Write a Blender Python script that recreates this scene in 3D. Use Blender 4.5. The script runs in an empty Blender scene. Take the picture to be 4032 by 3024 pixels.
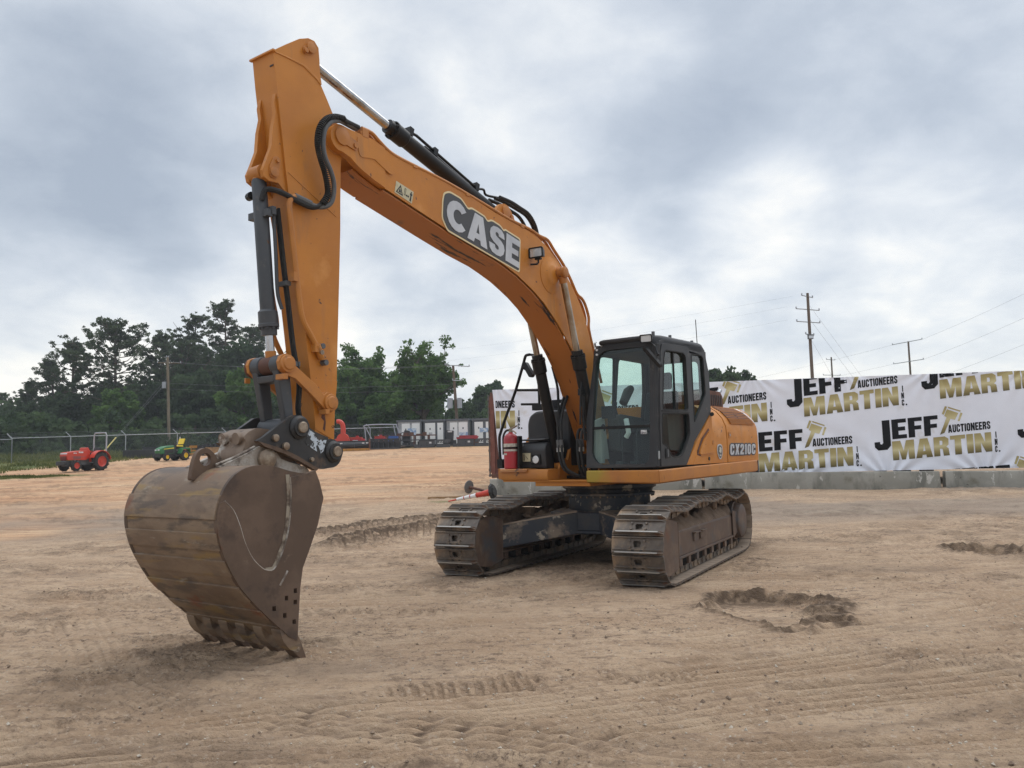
import bpy, bmesh, math, random
import numpy as np
from mathutils import Vector, Matrix, Euler
R = math.radians
SC = bpy.context.scene
COL = SC.collection

# ------------------------------------------------------------------ camera
PITCH, ROLL, CAM_H, FPX = R(5.072), R(1.4), 1.529, 3166.364
cp, sp, cr, sr = math.cos(PITCH), math.sin(PITCH), math.cos(ROLL), math.sin(ROLL)
RIGHT = Vector((cr, sp*sr, -cp*sr)); UPV = Vector((sr, -sp*cr, cp*cr)); FWD = Vector((0, cp, sp))
cam = bpy.data.cameras.new('camera')
cam.sensor_width = 36.0; cam.lens = FPX/4032*36; cam.clip_start = 0.05; cam.clip_end = 3000
camo = bpy.data.objects.new('camera', cam); COL.objects.link(camo)
m = Matrix((RIGHT, UPV, -FWD)).transposed().to_4x4(); m.translation = (0, 0, CAM_H)
camo.matrix_world = m
SC.camera = camo

# ------------------------------------------------------------------ view
SC.view_settings.view_transform = 'Standard'; SC.view_settings.look = 'None'
SC.view_settings.gamma = 1.0; SC.view_settings.exposure = 0.60
SC.view_settings.use_curve_mapping = False
SC.cycles.max_bounces = 8; SC.cycles.transparent_max_bounces = 16
SC.cycles.use_denoising = True; SC.cycles.denoiser = 'OPENIMAGEDENOISE'; SC.cycles.denoising_input_passes = 'RGB_ALBEDO_NORMAL'; SC.cycles.denoising_prefilter = 'NONE'

# ------------------------------------------------------------------ sun
SUN_EL, SUN_AZ = R(62), R(38)           # azimuth measured clockwise from +Y: high, beyond the machine and a little to the right
sl = bpy.data.lights.new('sun', 'SUN'); sl.energy = 0.85; sl.angle = R(45); sl.color = (1.0, 0.96, 0.9)
so = bpy.data.objects.new('sun', sl); COL.objects.link(so)
sd = Vector((math.sin(SUN_AZ)*math.cos(SUN_EL), math.cos(SUN_AZ)*math.cos(SUN_EL), math.sin(SUN_EL)))
so.rotation_euler = sd.to_track_quat('Z', 'Y').to_euler(); so.location = sd*60

# ------------------------------------------------------------------ world: overcast sky over a Nishita sky
world = bpy.data.worlds.new('World'); SC.world = world; world.use_nodes = True
nt = world.node_tree; nt.nodes.clear()
def N(t, **k):
    n = nt.nodes.new(t)
    for a, b in k.items(): setattr(n, a, b)
    return n
def mth(op, a, b=None, clamp=False):
    n = N('ShaderNodeMath', operation=op); n.use_clamp = clamp
    for i, v in enumerate((a, b)):
        if v is None: continue
        if isinstance(v, (int, float)): n.inputs[i].default_value = v
        else: nt.links.new(v, n.inputs[i])
    return n.outputs[0]
def view_dir(x, y):                      # direction of a sky feature (photo pixels of a 2212-wide copy)
    px, py = x*4032/2212, y*4032/2212
    return (FWD + RIGHT*((px-2016)/FPX) + UPV*((1512-py)/FPX)).normalized()
tc = N('ShaderNodeTexCoord'); sep = N('ShaderNodeSeparateXYZ'); nt.links.new(tc.outputs['Generated'], sep.inputs[0])
zz = mth('ADD', mth('MAXIMUM', sep.outputs[2], 0.0), 0.34)
px_ = mth('DIVIDE', sep.outputs[0], zz); py_ = mth('DIVIDE', sep.outputs[1], zz)
cmb = N('ShaderNodeCombineXYZ'); nt.links.new(px_, cmb.inputs[0]); nt.links.new(py_, cmb.inputs[1])
def wnoise(scale, detail, rough, off, dist=0.0):
    mp = N('ShaderNodeMapping'); mp.inputs['Location'].default_value = off
    nt.links.new(cmb.outputs[0], mp.inputs[0])
    n = N('ShaderNodeTexNoise'); n.inputs['Scale'].default_value = scale; n.inputs['Detail'].default_value = detail
    n.inputs['Roughness'].default_value = rough; n.inputs['Distortion'].default_value = dist
    nt.links.new(mp.outputs[0], n.inputs['Vector']); return n.outputs[0]
n1 = wnoise(1.25, 6, 0.52, (3.1, 1.7, 0), 0.3)
n2 = wnoise(5.2, 9, 0.58, (0.4, 5.2, 0), 0.25)
dens = mth('ADD', mth('ADD', mth('MULTIPLY', n1, 0.50), mth('MULTIPLY', n2, 0.38)), 0.055)
hb = N('ShaderNodeMapRange', interpolation_type='SMOOTHSTEP'); nt.links.new(sep.outputs[2], hb.inputs[0])
for i_, v_ in enumerate((0.0, .24, .10, 0.0)): hb.inputs[i_+1].default_value = v_
dens = mth('ADD', dens, hb.outputs[0])
SKY_BLOBS = [(60, 430, 13, -.10), (330, 300, 10, -.06), (1800, 300, 15, -.10), (1480, 400, 9, -.05), (900, 560, 8, -.035),
             (1150, 150, 9, .10), (560, 40, 8, .05), (1330, 60, 8, .04), (300, 60, 9, -.04), (80, 770, 10, .15), (640, 700, 8, .07),
             (1640, 470, 6, .15), (1280, 740, 12, .12), (1750, 640, 12, .10), (2150, 620, 9, .06), (1960, 480, 7, .05), (2190, 90, 9, -.02)]
for x, y, rad, v in SKY_BLOBS:
    d = view_dir(x, y)
    vm = N('ShaderNodeVectorMath', operation='DOT_PRODUCT'); vm.inputs[1].default_value = d
    nt.links.new(tc.outputs['Generated'], vm.inputs[0])
    mr = N('ShaderNodeMapRange', interpolation_type='SMOOTHSTEP')
    mr.inputs[1].default_value = math.cos(R(rad)); mr.inputs[2].default_value = 1.0
    mr.inputs[3].default_value = 0; mr.inputs[4].default_value = v
    nt.links.new(vm.outputs['Value'], mr.inputs[0]); dens = mth('ADD', dens, mr.outputs[0])
cr_ = N('ShaderNodeValToRGB'); nt.links.new(dens, cr_.inputs[0])
el = cr_.color_ramp.elements
el[0].position = .27; el[0].color = (.285, .325, .385, 1)
el[1].position = .72; el[1].color = (.80, .775, .72, 1)
for p, c in ((.40, (.37, .41, .465, 1)), (.50, (.47, .505, .55, 1)), (.60, (.60, .62, .635, 1))):
    e = el.new(p); e.color = c
# brighter overhead, as under any overcast sky
zen = N('ShaderNodeMapRange'); nt.links.new(sep.outputs[2], zen.inputs[0])
zen.inputs[1].default_value = .56; zen.inputs[2].default_value = 1.0; zen.inputs[3].default_value = 1.0; zen.inputs[4].default_value = 2.7
bg2 = N('ShaderNodeBackground'); nt.links.new(cr_.outputs[0], bg2.inputs[0]); nt.links.new(zen.outputs[0], bg2.inputs[1])
sky = N('ShaderNodeTexSky', sky_type='NISHITA'); sky.sun_disc = False; sky.sun_elevation = SUN_EL; sky.sun_rotation = SUN_AZ
bg1 = N('ShaderNodeBackground'); nt.links.new(sky.outputs[0], bg1.inputs[0]); bg1.inputs[1].default_value = 0.08
mx = N('ShaderNodeMixShader'); mx.inputs[0].default_value = .88
nt.links.new(bg1.outputs[0], mx.inputs[1]); nt.links.new(bg2.outputs[0], mx.inputs[2])
wo = N('ShaderNodeOutputWorld'); nt.links.new(mx.outputs[0], wo.inputs[0])

# ------------------------------------------------------------------ materials
MATS = {}
def mk(name, base, rough=.5, metal=0., layers=(), bump=None, spec=.5, rvar=0.):
    """layers: (colour, scale, low, high, detail[, stretch]) each blended over the previous by a noise mask"""
    mt = bpy.data.materials.new(name); mt.use_nodes = True; t = mt.node_tree
    b = t.nodes['Principled BSDF']; b.inputs['Roughness'].default_value = rough; b.inputs['Metallic'].default_value = metal
    b.inputs['Specular IOR Level'].default_value = spec; b.inputs['Base Color'].default_value = (*base, 1)
    c = t.nodes.new('ShaderNodeTexCoord'); out = None
    def noise(scale, det, stretch=None, seed=0):
        src = c.outputs['Object']
        mp = t.nodes.new('ShaderNodeMapping'); mp.inputs['Location'].default_value = (seed*3.3, seed*1.7, seed*.9)
        if stretch: mp.inputs['Scale'].default_value = stretch
        t.links.new(src, mp.inputs[0])
        n = t.nodes.new('ShaderNodeTexNoise'); n.inputs['Scale'].default_value = scale; n.inputs['Detail'].default_value = det
        n.inputs['Roughness'].default_value = .62
        t.links.new(mp.outputs[0], n.inputs['Vector']); return n.outputs[0]
    for i, L in enumerate(layers):
        col, scl, lo, hi, det = L[:5]; st = L[5] if len(L) > 5 else None
        mr = t.nodes.new('ShaderNodeMapRange'); mr.inputs[1].default_value = lo; mr.inputs[2].default_value = hi
        t.links.new(noise(scl, det, st, i+1), mr.inputs[0])
        mixn = t.nodes.new('ShaderNodeMix'); mixn.data_type = 'RGBA'
        t.links.new(mr.outputs[0], mixn.inputs['Factor'])
        if out is None: mixn.inputs['A'].default_value = (*base, 1)
        else: t.links.new(out, mixn.inputs['A'])
        mixn.inputs['B'].default_value = (*col, 1); out = mixn.outputs['Result']
    if out is not None: t.links.new(out, b.inputs['Base Color'])
    if rvar:
        mr = t.nodes.new('ShaderNodeMapRange'); mr.inputs[1].default_value = .3; mr.inputs[2].default_value = .7
        mr.inputs[3].default_value = max(rough-rvar, .02); mr.inputs[4].default_value = min(rough+rvar, 1)
        t.links.new(noise(6, 5, None, 9), mr.inputs[0]); t.links.new(mr.outputs[0], b.inputs['Roughness'])
    if bump:
        bn = t.nodes.new('ShaderNodeBump'); bn.inputs['Strength'].default_value = bump[1]; bn.inputs['Distance'].default_value = bump[2] if len(bump) > 2 else .01
        t.links.new(noise(bump[0], 6, None, 7), bn.inputs['Height']); t.links.new(bn.outputs[0], b.inputs['Normal'])
    MATS[name] = mt; return mt
def leaf_mat(name, a, b2, c2, scl):
    mt = bpy.data.materials.new(name); mt.use_nodes = True; t = mt.node_tree; t.nodes.clear()
    c = t.nodes.new('ShaderNodeTexCoord'); n = t.nodes.new('ShaderNodeTexNoise'); n.inputs['Scale'].default_value = scl; n.inputs['Detail'].default_value = 3
    t.links.new(c.outputs['Object'], n.inputs['Vector'])
    r_ = t.nodes.new('ShaderNodeValToRGB'); t.links.new(n.outputs[0], r_.inputs[0]); e = r_.color_ramp.elements
    e[0].position = .33; e[0].color = (*a, 1); e[1].position = .68; e[1].color = (*c2, 1); x = e.new(.5); x.color = (*b2, 1)
    d = t.nodes.new('ShaderNodeBsdfDiffuse'); tr = t.nodes.new('ShaderNodeBsdfTranslucent'); mxx = t.nodes.new('ShaderNodeMixShader'); mxx.inputs[0].default_value = .40
    o = t.nodes.new('ShaderNodeOutputMaterial')
    t.links.new(r_.outputs[0], d.inputs[0]); t.links.new(r_.outputs[0], tr.inputs[0])
    t.links.new(d.outputs[0], mxx.inputs[1]); t.links.new(tr.outputs[0], mxx.inputs[2]); t.links.new(mxx.outputs[0], o.inputs[0])
    MATS[name] = mt; return mt
def glass_mat(name, tint, rough=.02, ior=1.5):
    mt = bpy.data.materials.new(name); mt.use_nodes = True; t = mt.node_tree; t.nodes.clear()
    tr = t.nodes.new('ShaderNodeBsdfTransparent'); tr.inputs[0].default_value = (*tint, 1)
    gl = t.nodes.new('ShaderNodeBsdfGlossy'); gl.inputs['Roughness'].default_value = rough
    fr = t.nodes.new('ShaderNodeLayerWeight'); pw = t.nodes.new('ShaderNodeMath'); pw.operation = 'POWER'; pw.inputs[1].default_value = 4; t.links.new(fr.outputs['Facing'], pw.inputs[0])
    ml = t.nodes.new('ShaderNodeMath'); ml.operation = 'MULTIPLY_ADD'; ml.inputs[1].default_value = .88; ml.inputs[2].default_value = .05; t.links.new(pw.outputs[0], ml.inputs[0])
    mxx = t.nodes.new('ShaderNodeMixShader'); o = t.nodes.new('ShaderNodeOutputMaterial')
    t.links.new(ml.outputs[0], mxx.inputs[0]); t.links.new(tr.outputs[0], mxx.inputs[1]); t.links.new(gl.outputs[0], mxx.inputs[2]); t.links.new(mxx.outputs[0], o.inputs[0])
    MATS[name] = mt; return mt

ORA = (.555, .213, .028); DIRT = (.23, .155, .10)
mk('orange paint', ORA, .46, 0, [((.475, .175, .024), 1.3, .40, .62, 6), ((.60, .26, .06), 2.1, .58, .72, 6), ((.37, .16, .05), 5, .59, .76, 8, (1, 1, .22)), ((.10, .05, .028), 11, .665, .69, 9)], (90, .06, .002), .4, .1)
mk('worn orange paint', (.49, .19, .032), .5, 0, [((.40, .15, .035), 2.3, .4, .7, 5), ((.30, .13, .05), 5, .57, .72, 7), ((.06, .035, .022), 4.2, .655, .70, 9, (1, 1, .35))], (60, .1, .003))
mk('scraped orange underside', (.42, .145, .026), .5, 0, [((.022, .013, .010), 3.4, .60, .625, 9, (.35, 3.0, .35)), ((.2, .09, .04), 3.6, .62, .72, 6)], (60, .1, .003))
mk('worn edge', (.42, .40, .37), .4, .4)
mk('dusty steel', (.30, .23, .17), .9, 0, [((.20, .15, .11), 6, .45, .65, 6)])
mk('weld scuff', (.30, .26, .20), .6, .1, [((.10, .07, .05), 9, .48, .58, 7), ((.16, .10, .07), 4, .55, .65, 5)])
mk('chipped rusty steel', (.17, .115, .08), .65, .1, [((.23, .17, .125), 3, .45, .6, 6), ((.46, .42, .37), 4.5, .60, .66, 8), ((.09, .065, .05), 9, .58, .68, 7)], (50, .2, .004))
mk('yellow faded paint', (.50, .33, .03), .5, 0, [((.47, .19, .035), 4, .55, .65, 4), ((.25, .13, .05), 6, .62, .75, 6)])
mk('charcoal paint', (.030, .031, .034), .5, 0, [((.046, .045, .045), 3, .4, .7, 5), ((.11, .095, .08), 7, .62, .82, 7)], (120, .06, .002), .4)
mk('black paint', (.010, .010, .011), .45, 0, [((.018, .017, .016), 4, .45, .7, 5), ((.07, .055, .04), 6, .68, .85, 7)], None, .3, .08)
mk('slate grey paint', (.050, .055, .062), .48, 0, [((.068, .072, .078), 3, .4, .7, 5), ((.15, .125, .10), 6, .62, .78, 7), ((.10, .045, .02), 8, .69, .74, 6)], (60, .08, .002))
mk('rubber', (.018, .018, .018), .75, 0, [((.05, .045, .04), 8, .5, .8, 5)])
mk('grey sleeve', (.11, .115, .12), .6, 0, [((.2, .17, .13), 12, .55, .8, 5)])
mk('chrome rod', (.46, .46, .47), .16, 1.0, [((.30, .29, .28), 7, .5, .7, 5)])
mk('dull rod', (.30, .24, .18), .32, 1.0, [((.42, .38, .33), 5, .4, .6, 5)])
mk('rusty steel', (.115, .072, .048), .62, .25, [((.16, .105, .068), 2.2, .4, .65, 6), ((.085, .055, .04), 4, .5, .68, 7), ((.20, .10, .05), 3.1, .62, .74, 6), ((.21, .155, .11), 7, .63, .8, 8)], (70, .12, .004))
mk('bucket shell steel', (.175, .118, .078), .6, .1, [((.245, .175, .115), 1.8, .44, .58, 7, (1, 1, 2.5)), ((.115, .085, .064), 3.0, .52, .62, 7, (.8, .8, 3)), ((.26, .17, .07), 2.2, .57, .66, 6, (.7, .7, 4)), ((.21, .085, .042), 2.6, .60, .68, 6), ((.29, .25, .20), 8, .64, .72, 9, (.5, .5, 2))], (60, .12, .004))
mk('bucket side steel', (.100, .064, .043), .6, .1, [((.135, .088, .060), 2.2, .44, .60, 6), ((.070, .046, .034), 3.4, .54, .64, 6), ((.17, .12, .085), 7, .62, .70, 9), ((.13, .06, .035), 3.3, .62, .70, 6)], (90, .1, .003))
mk('chipped pale steel', (.30, .255, .21), .65, .1, [((.42, .39, .35), 5, .48, .58, 8), ((.13, .10, .08), 6, .52, .62, 8), ((.09, .07, .055), 14, .58, .66, 7)], (50, .2, .004))
mk('coupler black', (.03, .03, .031), .5, .2, [((.055, .052, .05), 3, .4, .7, 6), ((.13, .085, .055), 5, .58, .72, 8), ((.10, .06, .04), 2, .60, .72, 6)], (60, .12, .003))
mk('worn bare sticker', (.50, .56, .62), .5, 0, [((.03, .03, .03), 22, .53, .56, 7), ((.03, .03, .03), 7, .60, .62, 5)])
mk('pin steel', (.25, .19, .14), .45, .6, [((.35, .29, .22), 20, .45, .6, 4)])
mk('track steel', (.120, .100, .084), .58, .25, [((.20, .165, .132), 4, .42, .62, 6), ((.31, .22, .145), 4, .46, .62, 8), ((.16, .078, .04), 7, .60, .70, 7), ((.05, .046, .044), 3, .56, .68, 6)], (60, .2, .004))
mk('track frame steel', (.115, .076, .056), .6, .15, [((.085, .085, .088), 2.2, .52, .64, 5), ((.19, .13, .09), 4, .5, .7, 7), ((.15, .07, .04), 3.2, .62, .72, 6)], (60, .15, .004))
mk('carbody paint', (.028, .034, .046), .5, 0, [((.06, .055, .05), 2, .45, .65, 6), ((.22, .17, .125), 3.2, .535, .64, 9), ((.36, .31, .24), 5, .60, .64, 9)], (50, .1, .003))
mk('packed dirt', (.15, .105, .072), .95, 0, [((.21, .15, .105), 5, .4, .65, 7), ((.09, .062, .045), 7, .55, .7, 7)], (30, .6, .03))
mk('white plastic', (.72, .72, .72), .5)
mk('sticker white', (.7, .7, .7), .5, 0, [((.3, .3, .32), 60, .5, .56, 2)])
mk('silver lettering', (.55, .56, .58), .35, .1, [((.42, .43, .46), 3, .4, .7, 3)])
mk('letter outline', (.055, .055, .058), .45)
mk('letter edging', (.75, .62, .36), .5)
mk('decal cream', (.55, .50, .33), .5, 0, [((.45, .40, .26), 12, .5, .7, 4)])
mk('decal ink', (.02, .02, .02), .5)
mk('lamp lens', (.62, .64, .66), .12, .4)
mk('red enamel', (.42, .022, .03), .38, 0, [((.30, .03, .035), 6, .5, .7, 5), ((.42, .16, .14), 14, .62, .8, 6)])
mk('dull gauge white', (.55, .52, .45), .5, 0, [((.35, .28, .2), 14, .55, .7, 6)])
mk('interior dark', (.028, .028, .03), .7)
mk('interior grey', (.085, .083, .08), .7)
mk('interior beige', (.40, .39, .36), .6)
mk('rust brown', (.10, .045, .03), .7, .1, [((.16, .07, .045), 5, .45, .65, 6)], (60, .1, .003))
mk('container red', (.17, .055, .036), .6, 0, [((.22, .08, .055), 4, .45, .65, 6), ((.40, .33, .30), 9, .66, .70, 7), ((.10, .04, .03), 3, .6, .75, 6)])
mk('weathered steel', (.16, .145, .135), .6, .2, [((.20, .12, .085), 5, .52, .68, 6)])
mk('concrete', (.26, .25, .215), .9, 0, [((.335, .32, .28), 1.1, .42, .60, 7), ((.17, .165, .14), 2.4, .52, .66, 8, (1, 1, .35)), ((.47, .45, .41), 5, .625, .65, 9, (1, 1, .4)), ((.15, .135, .10), 1.2, .60, .72, 8), ((.10, .09, .075), 9, .66, .70, 9)], (40, .25, .008))
mk('banner cloth', (.86, .87, .94), .6, 0, [((.82, .83, .90), 2, .4, .7, 4), ((.66, .62, .56), 1.2, .64, .78, 7)])
mk('banner black', (.008, .008, .010), .7, spec=.2)
mk('galvanised steel', (.36, .38, .39), .45, .5)
mk('chain link wire', (.20, .215, .215), .6, .3)
mk('pole wood', (.145, .105, .075), .85, 0, [((.10, .072, .052), 6, .45, .65, 6, (4, 4, .2))])
mk('pole wood pale', (.21, .17, .115), .85, 0, [((.15, .12, .085), 6, .45, .65, 6, (4, 4, .2))])
mk('insulator grey', (.33, .35, .38), .5)
mk('wire', (.20, .205, .22), .6)
mk('guy guard', (.62, .52, .16), .5)
mk('tractor red', (.52, .045, .022), .4, 0, [((.48, .06, .03), 3, .5, .7, 4)])
mk('tractor green', (.025, .15, .05), .4)
mk('tractor yellow', (.78, .56, .03), .4)
mk('tyre', (.022, .021, .020), .85, 0, [((.06, .05, .04), 6, .5, .75, 5)])
mk('machine grey', (.10, .105, .11), .55)
mk('attachment black', (.022, .023, .026), .42, .1, [((.045, .045, .05), 3, .5, .7, 4)])
mk('attachment grey', (.06, .062, .068), .5)
mk('cabin grey', (.10, .11, .125), .5)
mk('cabin white', (.84, .84, .82), .5)
mk('plastic wrap', (.45, .46, .47), .35, 0, [((.30, .31, .33), 4, .45, .6, 5)])
mk('print blue', (.28, .40, .58), .5, 0, [((.65, .7, .75), 5, .48, .55, 3)])
mk('blue paint', (.03, .10, .33), .45)
mk('pallet ochre', (.42, .20, .03), .6, 0, [((.25, .11, .03), 5, .5, .65, 6)])
mk('timber', (.34, .21, .10), .8, 0, [((.22, .13, .06), 4, .45, .65, 5)])
mk('bark', (.085, .065, .052), .95, 0, [((.13, .10, .08), 5, .45, .65, 6)], (20, .4, .03))
leaf_mat('pine needles', (.046, .066, .038), (.076, .104, .056), (.115, .148, .080), .55)
leaf_mat('broad leaves', (.050, .092, .030), (.090, .160, .048), (.150, .235, .075), .6)
leaf_mat('dark leaves', (.042, .066, .037), (.064, .098, .048), (.095, .138, .062), .35)
leaf_mat('grass blades', (.06, .075, .02), (.12, .135, .04), (.21, .20, .08), .8)
GLASS = glass_mat('cab glass', (.73, .88, .84)); GLASS2 = glass_mat('side glass', (.68, .81, .78), .02)
def gold_mat():
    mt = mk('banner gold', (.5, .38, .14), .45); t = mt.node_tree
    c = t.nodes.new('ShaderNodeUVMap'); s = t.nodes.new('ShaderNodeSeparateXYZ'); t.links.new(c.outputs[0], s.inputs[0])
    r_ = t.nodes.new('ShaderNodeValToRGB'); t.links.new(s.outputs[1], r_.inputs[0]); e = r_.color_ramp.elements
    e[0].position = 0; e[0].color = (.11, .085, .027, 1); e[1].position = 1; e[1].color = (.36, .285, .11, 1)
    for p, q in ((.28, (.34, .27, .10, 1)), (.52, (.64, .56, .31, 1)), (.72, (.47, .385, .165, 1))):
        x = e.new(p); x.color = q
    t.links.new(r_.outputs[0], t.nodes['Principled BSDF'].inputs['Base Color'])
gold_mat()

mt = MATS['worn orange paint'].copy(); mt.name = 'sun faded skirt'; MATS['sun faded skirt'] = mt
t_ = mt.node_tree; b_ = t_.nodes['Principled BSDF']; src_ = b_.inputs['Base Color'].links[0].from_socket
c_ = t_.nodes.new('ShaderNodeTexCoord'); s_ = t_.nodes.new('ShaderNodeSeparateXYZ'); t_.links.new(c_.outputs['Object'], s_.inputs[0])
n_ = t_.nodes.new('ShaderNodeTexNoise'); n_.inputs['Scale'].default_value = 4; n_.inputs['Detail'].default_value = 5; t_.links.new(c_.outputs['Object'], n_.inputs['Vector'])
ad = t_.nodes.new('ShaderNodeMath'); ad.operation = 'MULTIPLY_ADD'; ad.inputs[1].default_value = .5; t_.links.new(n_.outputs[0], ad.inputs[0]); t_.links.new(s_.outputs[1], ad.inputs[2])
r_ = t_.nodes.new('ShaderNodeMapRange'); r_.inputs[1].default_value = .78; r_.inputs[2].default_value = 1.02; r_.inputs[3].default_value = 1; r_.inputs[4].default_value = 0; t_.links.new(ad.outputs[0], r_.inputs[0])
x_ = t_.nodes.new('ShaderNodeMix'); x_.data_type = 'RGBA'; t_.links.new(r_.outputs[0], x_.inputs['Factor']); t_.links.new(src_, x_.inputs['A']); x_.inputs['B'].default_value = (.36, .245, .028, 1); t_.links.new(x_.outputs['Result'], b_.inputs['Base Color'])

# ------------------------------------------------------------------ helpers
class MB:
    """collects shapes into one mesh"""
    def __init__(s): s.v = []; s.f = []; s.m = []; s.mats = []; s.uv = None
    def mi(s, name):
        if name not in s.mats: s.mats.append(name)
        return s.mats.index(name)
    def add(s, vs, fs, mat):
        o = len(s.v); s.v += [tuple(v) for v in vs]; k = s.mi(mat)
        for f in fs: s.f.append(tuple(i+o for i in f)); s.m.append(k)
        return s
    def box(s, a, b, mat, M=None, bev=0):
        x0, y0, z0 = a; x1, y1, z1 = b
        vs = [Vector(p) for p in ((x0,y0,z0),(x1,y0,z0),(x1,y1,z0),(x0,y1,z0),(x0,y0,z1),(x1,y0,z1),(x1,y1,z1),(x0,y1,z1))]
        if M is not None: vs = [M @ v for v in vs]
        return s.add(vs, [(0,3,2,1),(4,5,6,7),(0,1,5,4),(1,2,6,5),(2,3,7,6),(3,0,4,7)], mat)
    def prism(s, poly, axis, a, b, mat, M=None):
        """poly of 2D points extruded along axis ('y': (x,z); 'x': (y,z); 'z': (x,y)) from a to b"""
        n = len(poly)
        def P(p, t):
            q = {'y': (p[0], t, p[1]), 'x': (t, p[0], p[1]), 'z': (p[0], p[1], t)}[axis]
            return M @ Vector(q) if M is not None else Vector(q)
        vs = [P(p, a) for p in poly] + [P(p, b) for p in poly]
        fs = [tuple(range(n))[::-1], tuple(range(n, 2*n))] + [(i, (i+1) % n, n+(i+1) % n, n+i) for i in range(n)]
        return s.add(vs, fs, mat)
    def tube(s, pts, r, mat, seg=10, caps=True):
        pts = [Vector(p) for p in pts]; n = len(pts)
        rs = r if isinstance(r, (list, tuple)) else [r]*n
        rings = []; prev = None
        for i, p in enumerate(pts):
            t = (pts[min(i+1, n-1)]-pts[max(i-1, 0)])
            if t.length < 1e-9: t = Vector((0, 0, 1))
            t.normalize()
            if prev is None: u = t.orthogonal().normalized()
            else:
                u = prev - t*prev.dot(t)
                u = u.normalized() if u.length > 1e-6 else t.orthogonal().normalized()
            prev = u; w = t.cross(u)
            rings.append([p + (u*math.cos(2*math.pi*k/seg)+w*math.sin(2*math.pi*k/seg))*rs[i] for k in range(seg)])
        vs = [v for g in rings for v in g]; fs = []
        for i in range(n-1):
            for k in range(seg):
                a = i*seg+k; b = i*seg+(k+1) % seg; fs.append((a, b, b+seg, a+seg))
        if caps: fs += [tuple(range(seg))[::-1], tuple(range((n-1)*seg, n*seg))]
        return s.add(vs, fs, mat)
    def cyl(s, a, b, r, mat, seg=20, r2=None):
        return s.tube([a, b], [r, r if r2 is None else r2], mat, seg)
    def lathe(s, c, axis, prof, mat, seg=24, caps=True):
        """prof: (t along axis, radius)"""
        c = Vector(c); axis = Vector(axis).normalized()
        return s.tube_exact([c+axis*t for t, _ in prof], [r for _, r in prof], axis, mat, seg, caps)
    def tube_exact(s, pts, rs, axis, mat, seg, caps=True):
        u = axis.orthogonal().normalized(); w = axis.cross(u)
        vs = []; fs = []; n = len(pts)
        for p, r in zip(pts, rs):
            for k in range(seg):
                a = 2*math.pi*k/seg; vs.append(p+(u*math.cos(a)+w*math.sin(a))*r)
        for i in range(n-1):
            for k in range(seg):
                a = i*seg+k; b = i*seg+(k+1) % seg; fs.append((a, b, b+seg, a+seg))
        if caps: fs += [tuple(range(seg))[::-1], tuple(range((n-1)*seg, n*seg))]
        return s.add(vs, fs, mat)
    def quad(s, a, b, c, d, mat): return s.add([a, b, c, d], [(0, 1, 2, 3)], mat)
    def mesh(s, name):
        me = bpy.data.meshes.new(name); me.from_pydata(s.v, [], s.f)
        for k in s.mats: me.materials.append(MATS[k])
        me.polygons.foreach_set('material_index', s.m); me.update()
        return me
    def build(s, name, parent=None, smooth=35, bevel=0, loc=None, rotz=None):
        me = s.mesh(name); bm = bmesh.new(); bm.from_mesh(me)
        bmesh.ops.recalc_face_normals(bm, faces=bm.faces); bm.to_mesh(me); bm.free()
        o = bpy.data.objects.new(name, me); COL.objects.link(o)
        if parent is not None: o.parent = parent
        if loc is not None: o.location = loc
        if rotz is not None: o.rotation_euler = (0, 0, rotz)
        if bevel:
            md = o.modifiers.new('bevel', 'BEVEL'); md.width = bevel; md.segments = 2; md.limit_method = 'ANGLE'; md.angle_limit = R(40); md.harden_normals = False
        if smooth:
            me.polygons.foreach_set('use_smooth', [True]*len(me.polygons)); me.set_sharp_from_angle(angle=R(smooth))
        return o
def fill2d(loops):
    """triangulated fill of outer loop + holes -> verts(2D), faces"""
    cu = bpy.data.curves.new('tmp', 'CURVE'); cu.dimensions = '2D'; cu.fill_mode = 'BOTH'
    for L in loops:
        spn = cu.splines.new('POLY'); spn.points.add(len(L)-1)
        for p, q in zip(spn.points, L): p.co = (q[0], q[1], 0, 1)
        spn.use_cyclic_u = True
    o = bpy.data.objects.new('tmp', cu); me = o.to_mesh()
    vs = [(v.co.x, v.co.y) for v in me.vertices]; fs = [tuple(p.vertices) for p in me.polygons]
    # weld
    key = {}; remap = []; out = []
    for v in vs:
        k = (round(v[0], 5), round(v[1], 5))
        if k not in key: key[k] = len(out); out.append(v)
        remap.append(key[k])
    fs2 = []
    for f in fs:
        g = [remap[i] for i in f]
        if len(set(g)) == len(g): fs2.append(tuple(g))
    o.to_mesh_clear(); bpy.data.objects.remove(o); bpy.data.curves.remove(cu)
    return out, fs2
def plate(mb, loops, axis, a, b, mat, fn=None):
    """flat plate with holes, extruded from a to b along axis; fn maps the 3D points"""
    vs, fs = fill2d(loops); n = len(vs)
    def P(p, t):
        q = {'y': (p[0], t, p[1]), 'x': (t, p[0], p[1]), 'z': (p[0], p[1], t)}[axis]
        return fn(q) if fn else q
    V = [P(p, a) for p in vs]+[P(p, b) for p in vs]
    F = [f[::-1] for f in fs]+[tuple(i+n for i in f) for f in fs]
    cnt = {}
    for f in fs:
        for i in range(len(f)):
            e = (f[i], f[(i+1) % len(f)]); k = tuple(sorted(e)); cnt.setdefault(k, []).append(e)
    for k, es in cnt.items():
        if len(es) == 1: u, v = es[0]; F.append((u, v, v+n, u+n))
    mb.add(V, F, mat); return mb
def arc(cx, cy, r, a0, a1, n=8):
    return [(cx+r*math.cos(R(a0+(a1-a0)*i/n)), cy+r*math.sin(R(a0+(a1-a0)*i/n))) for i in range(n+1)]
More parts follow.
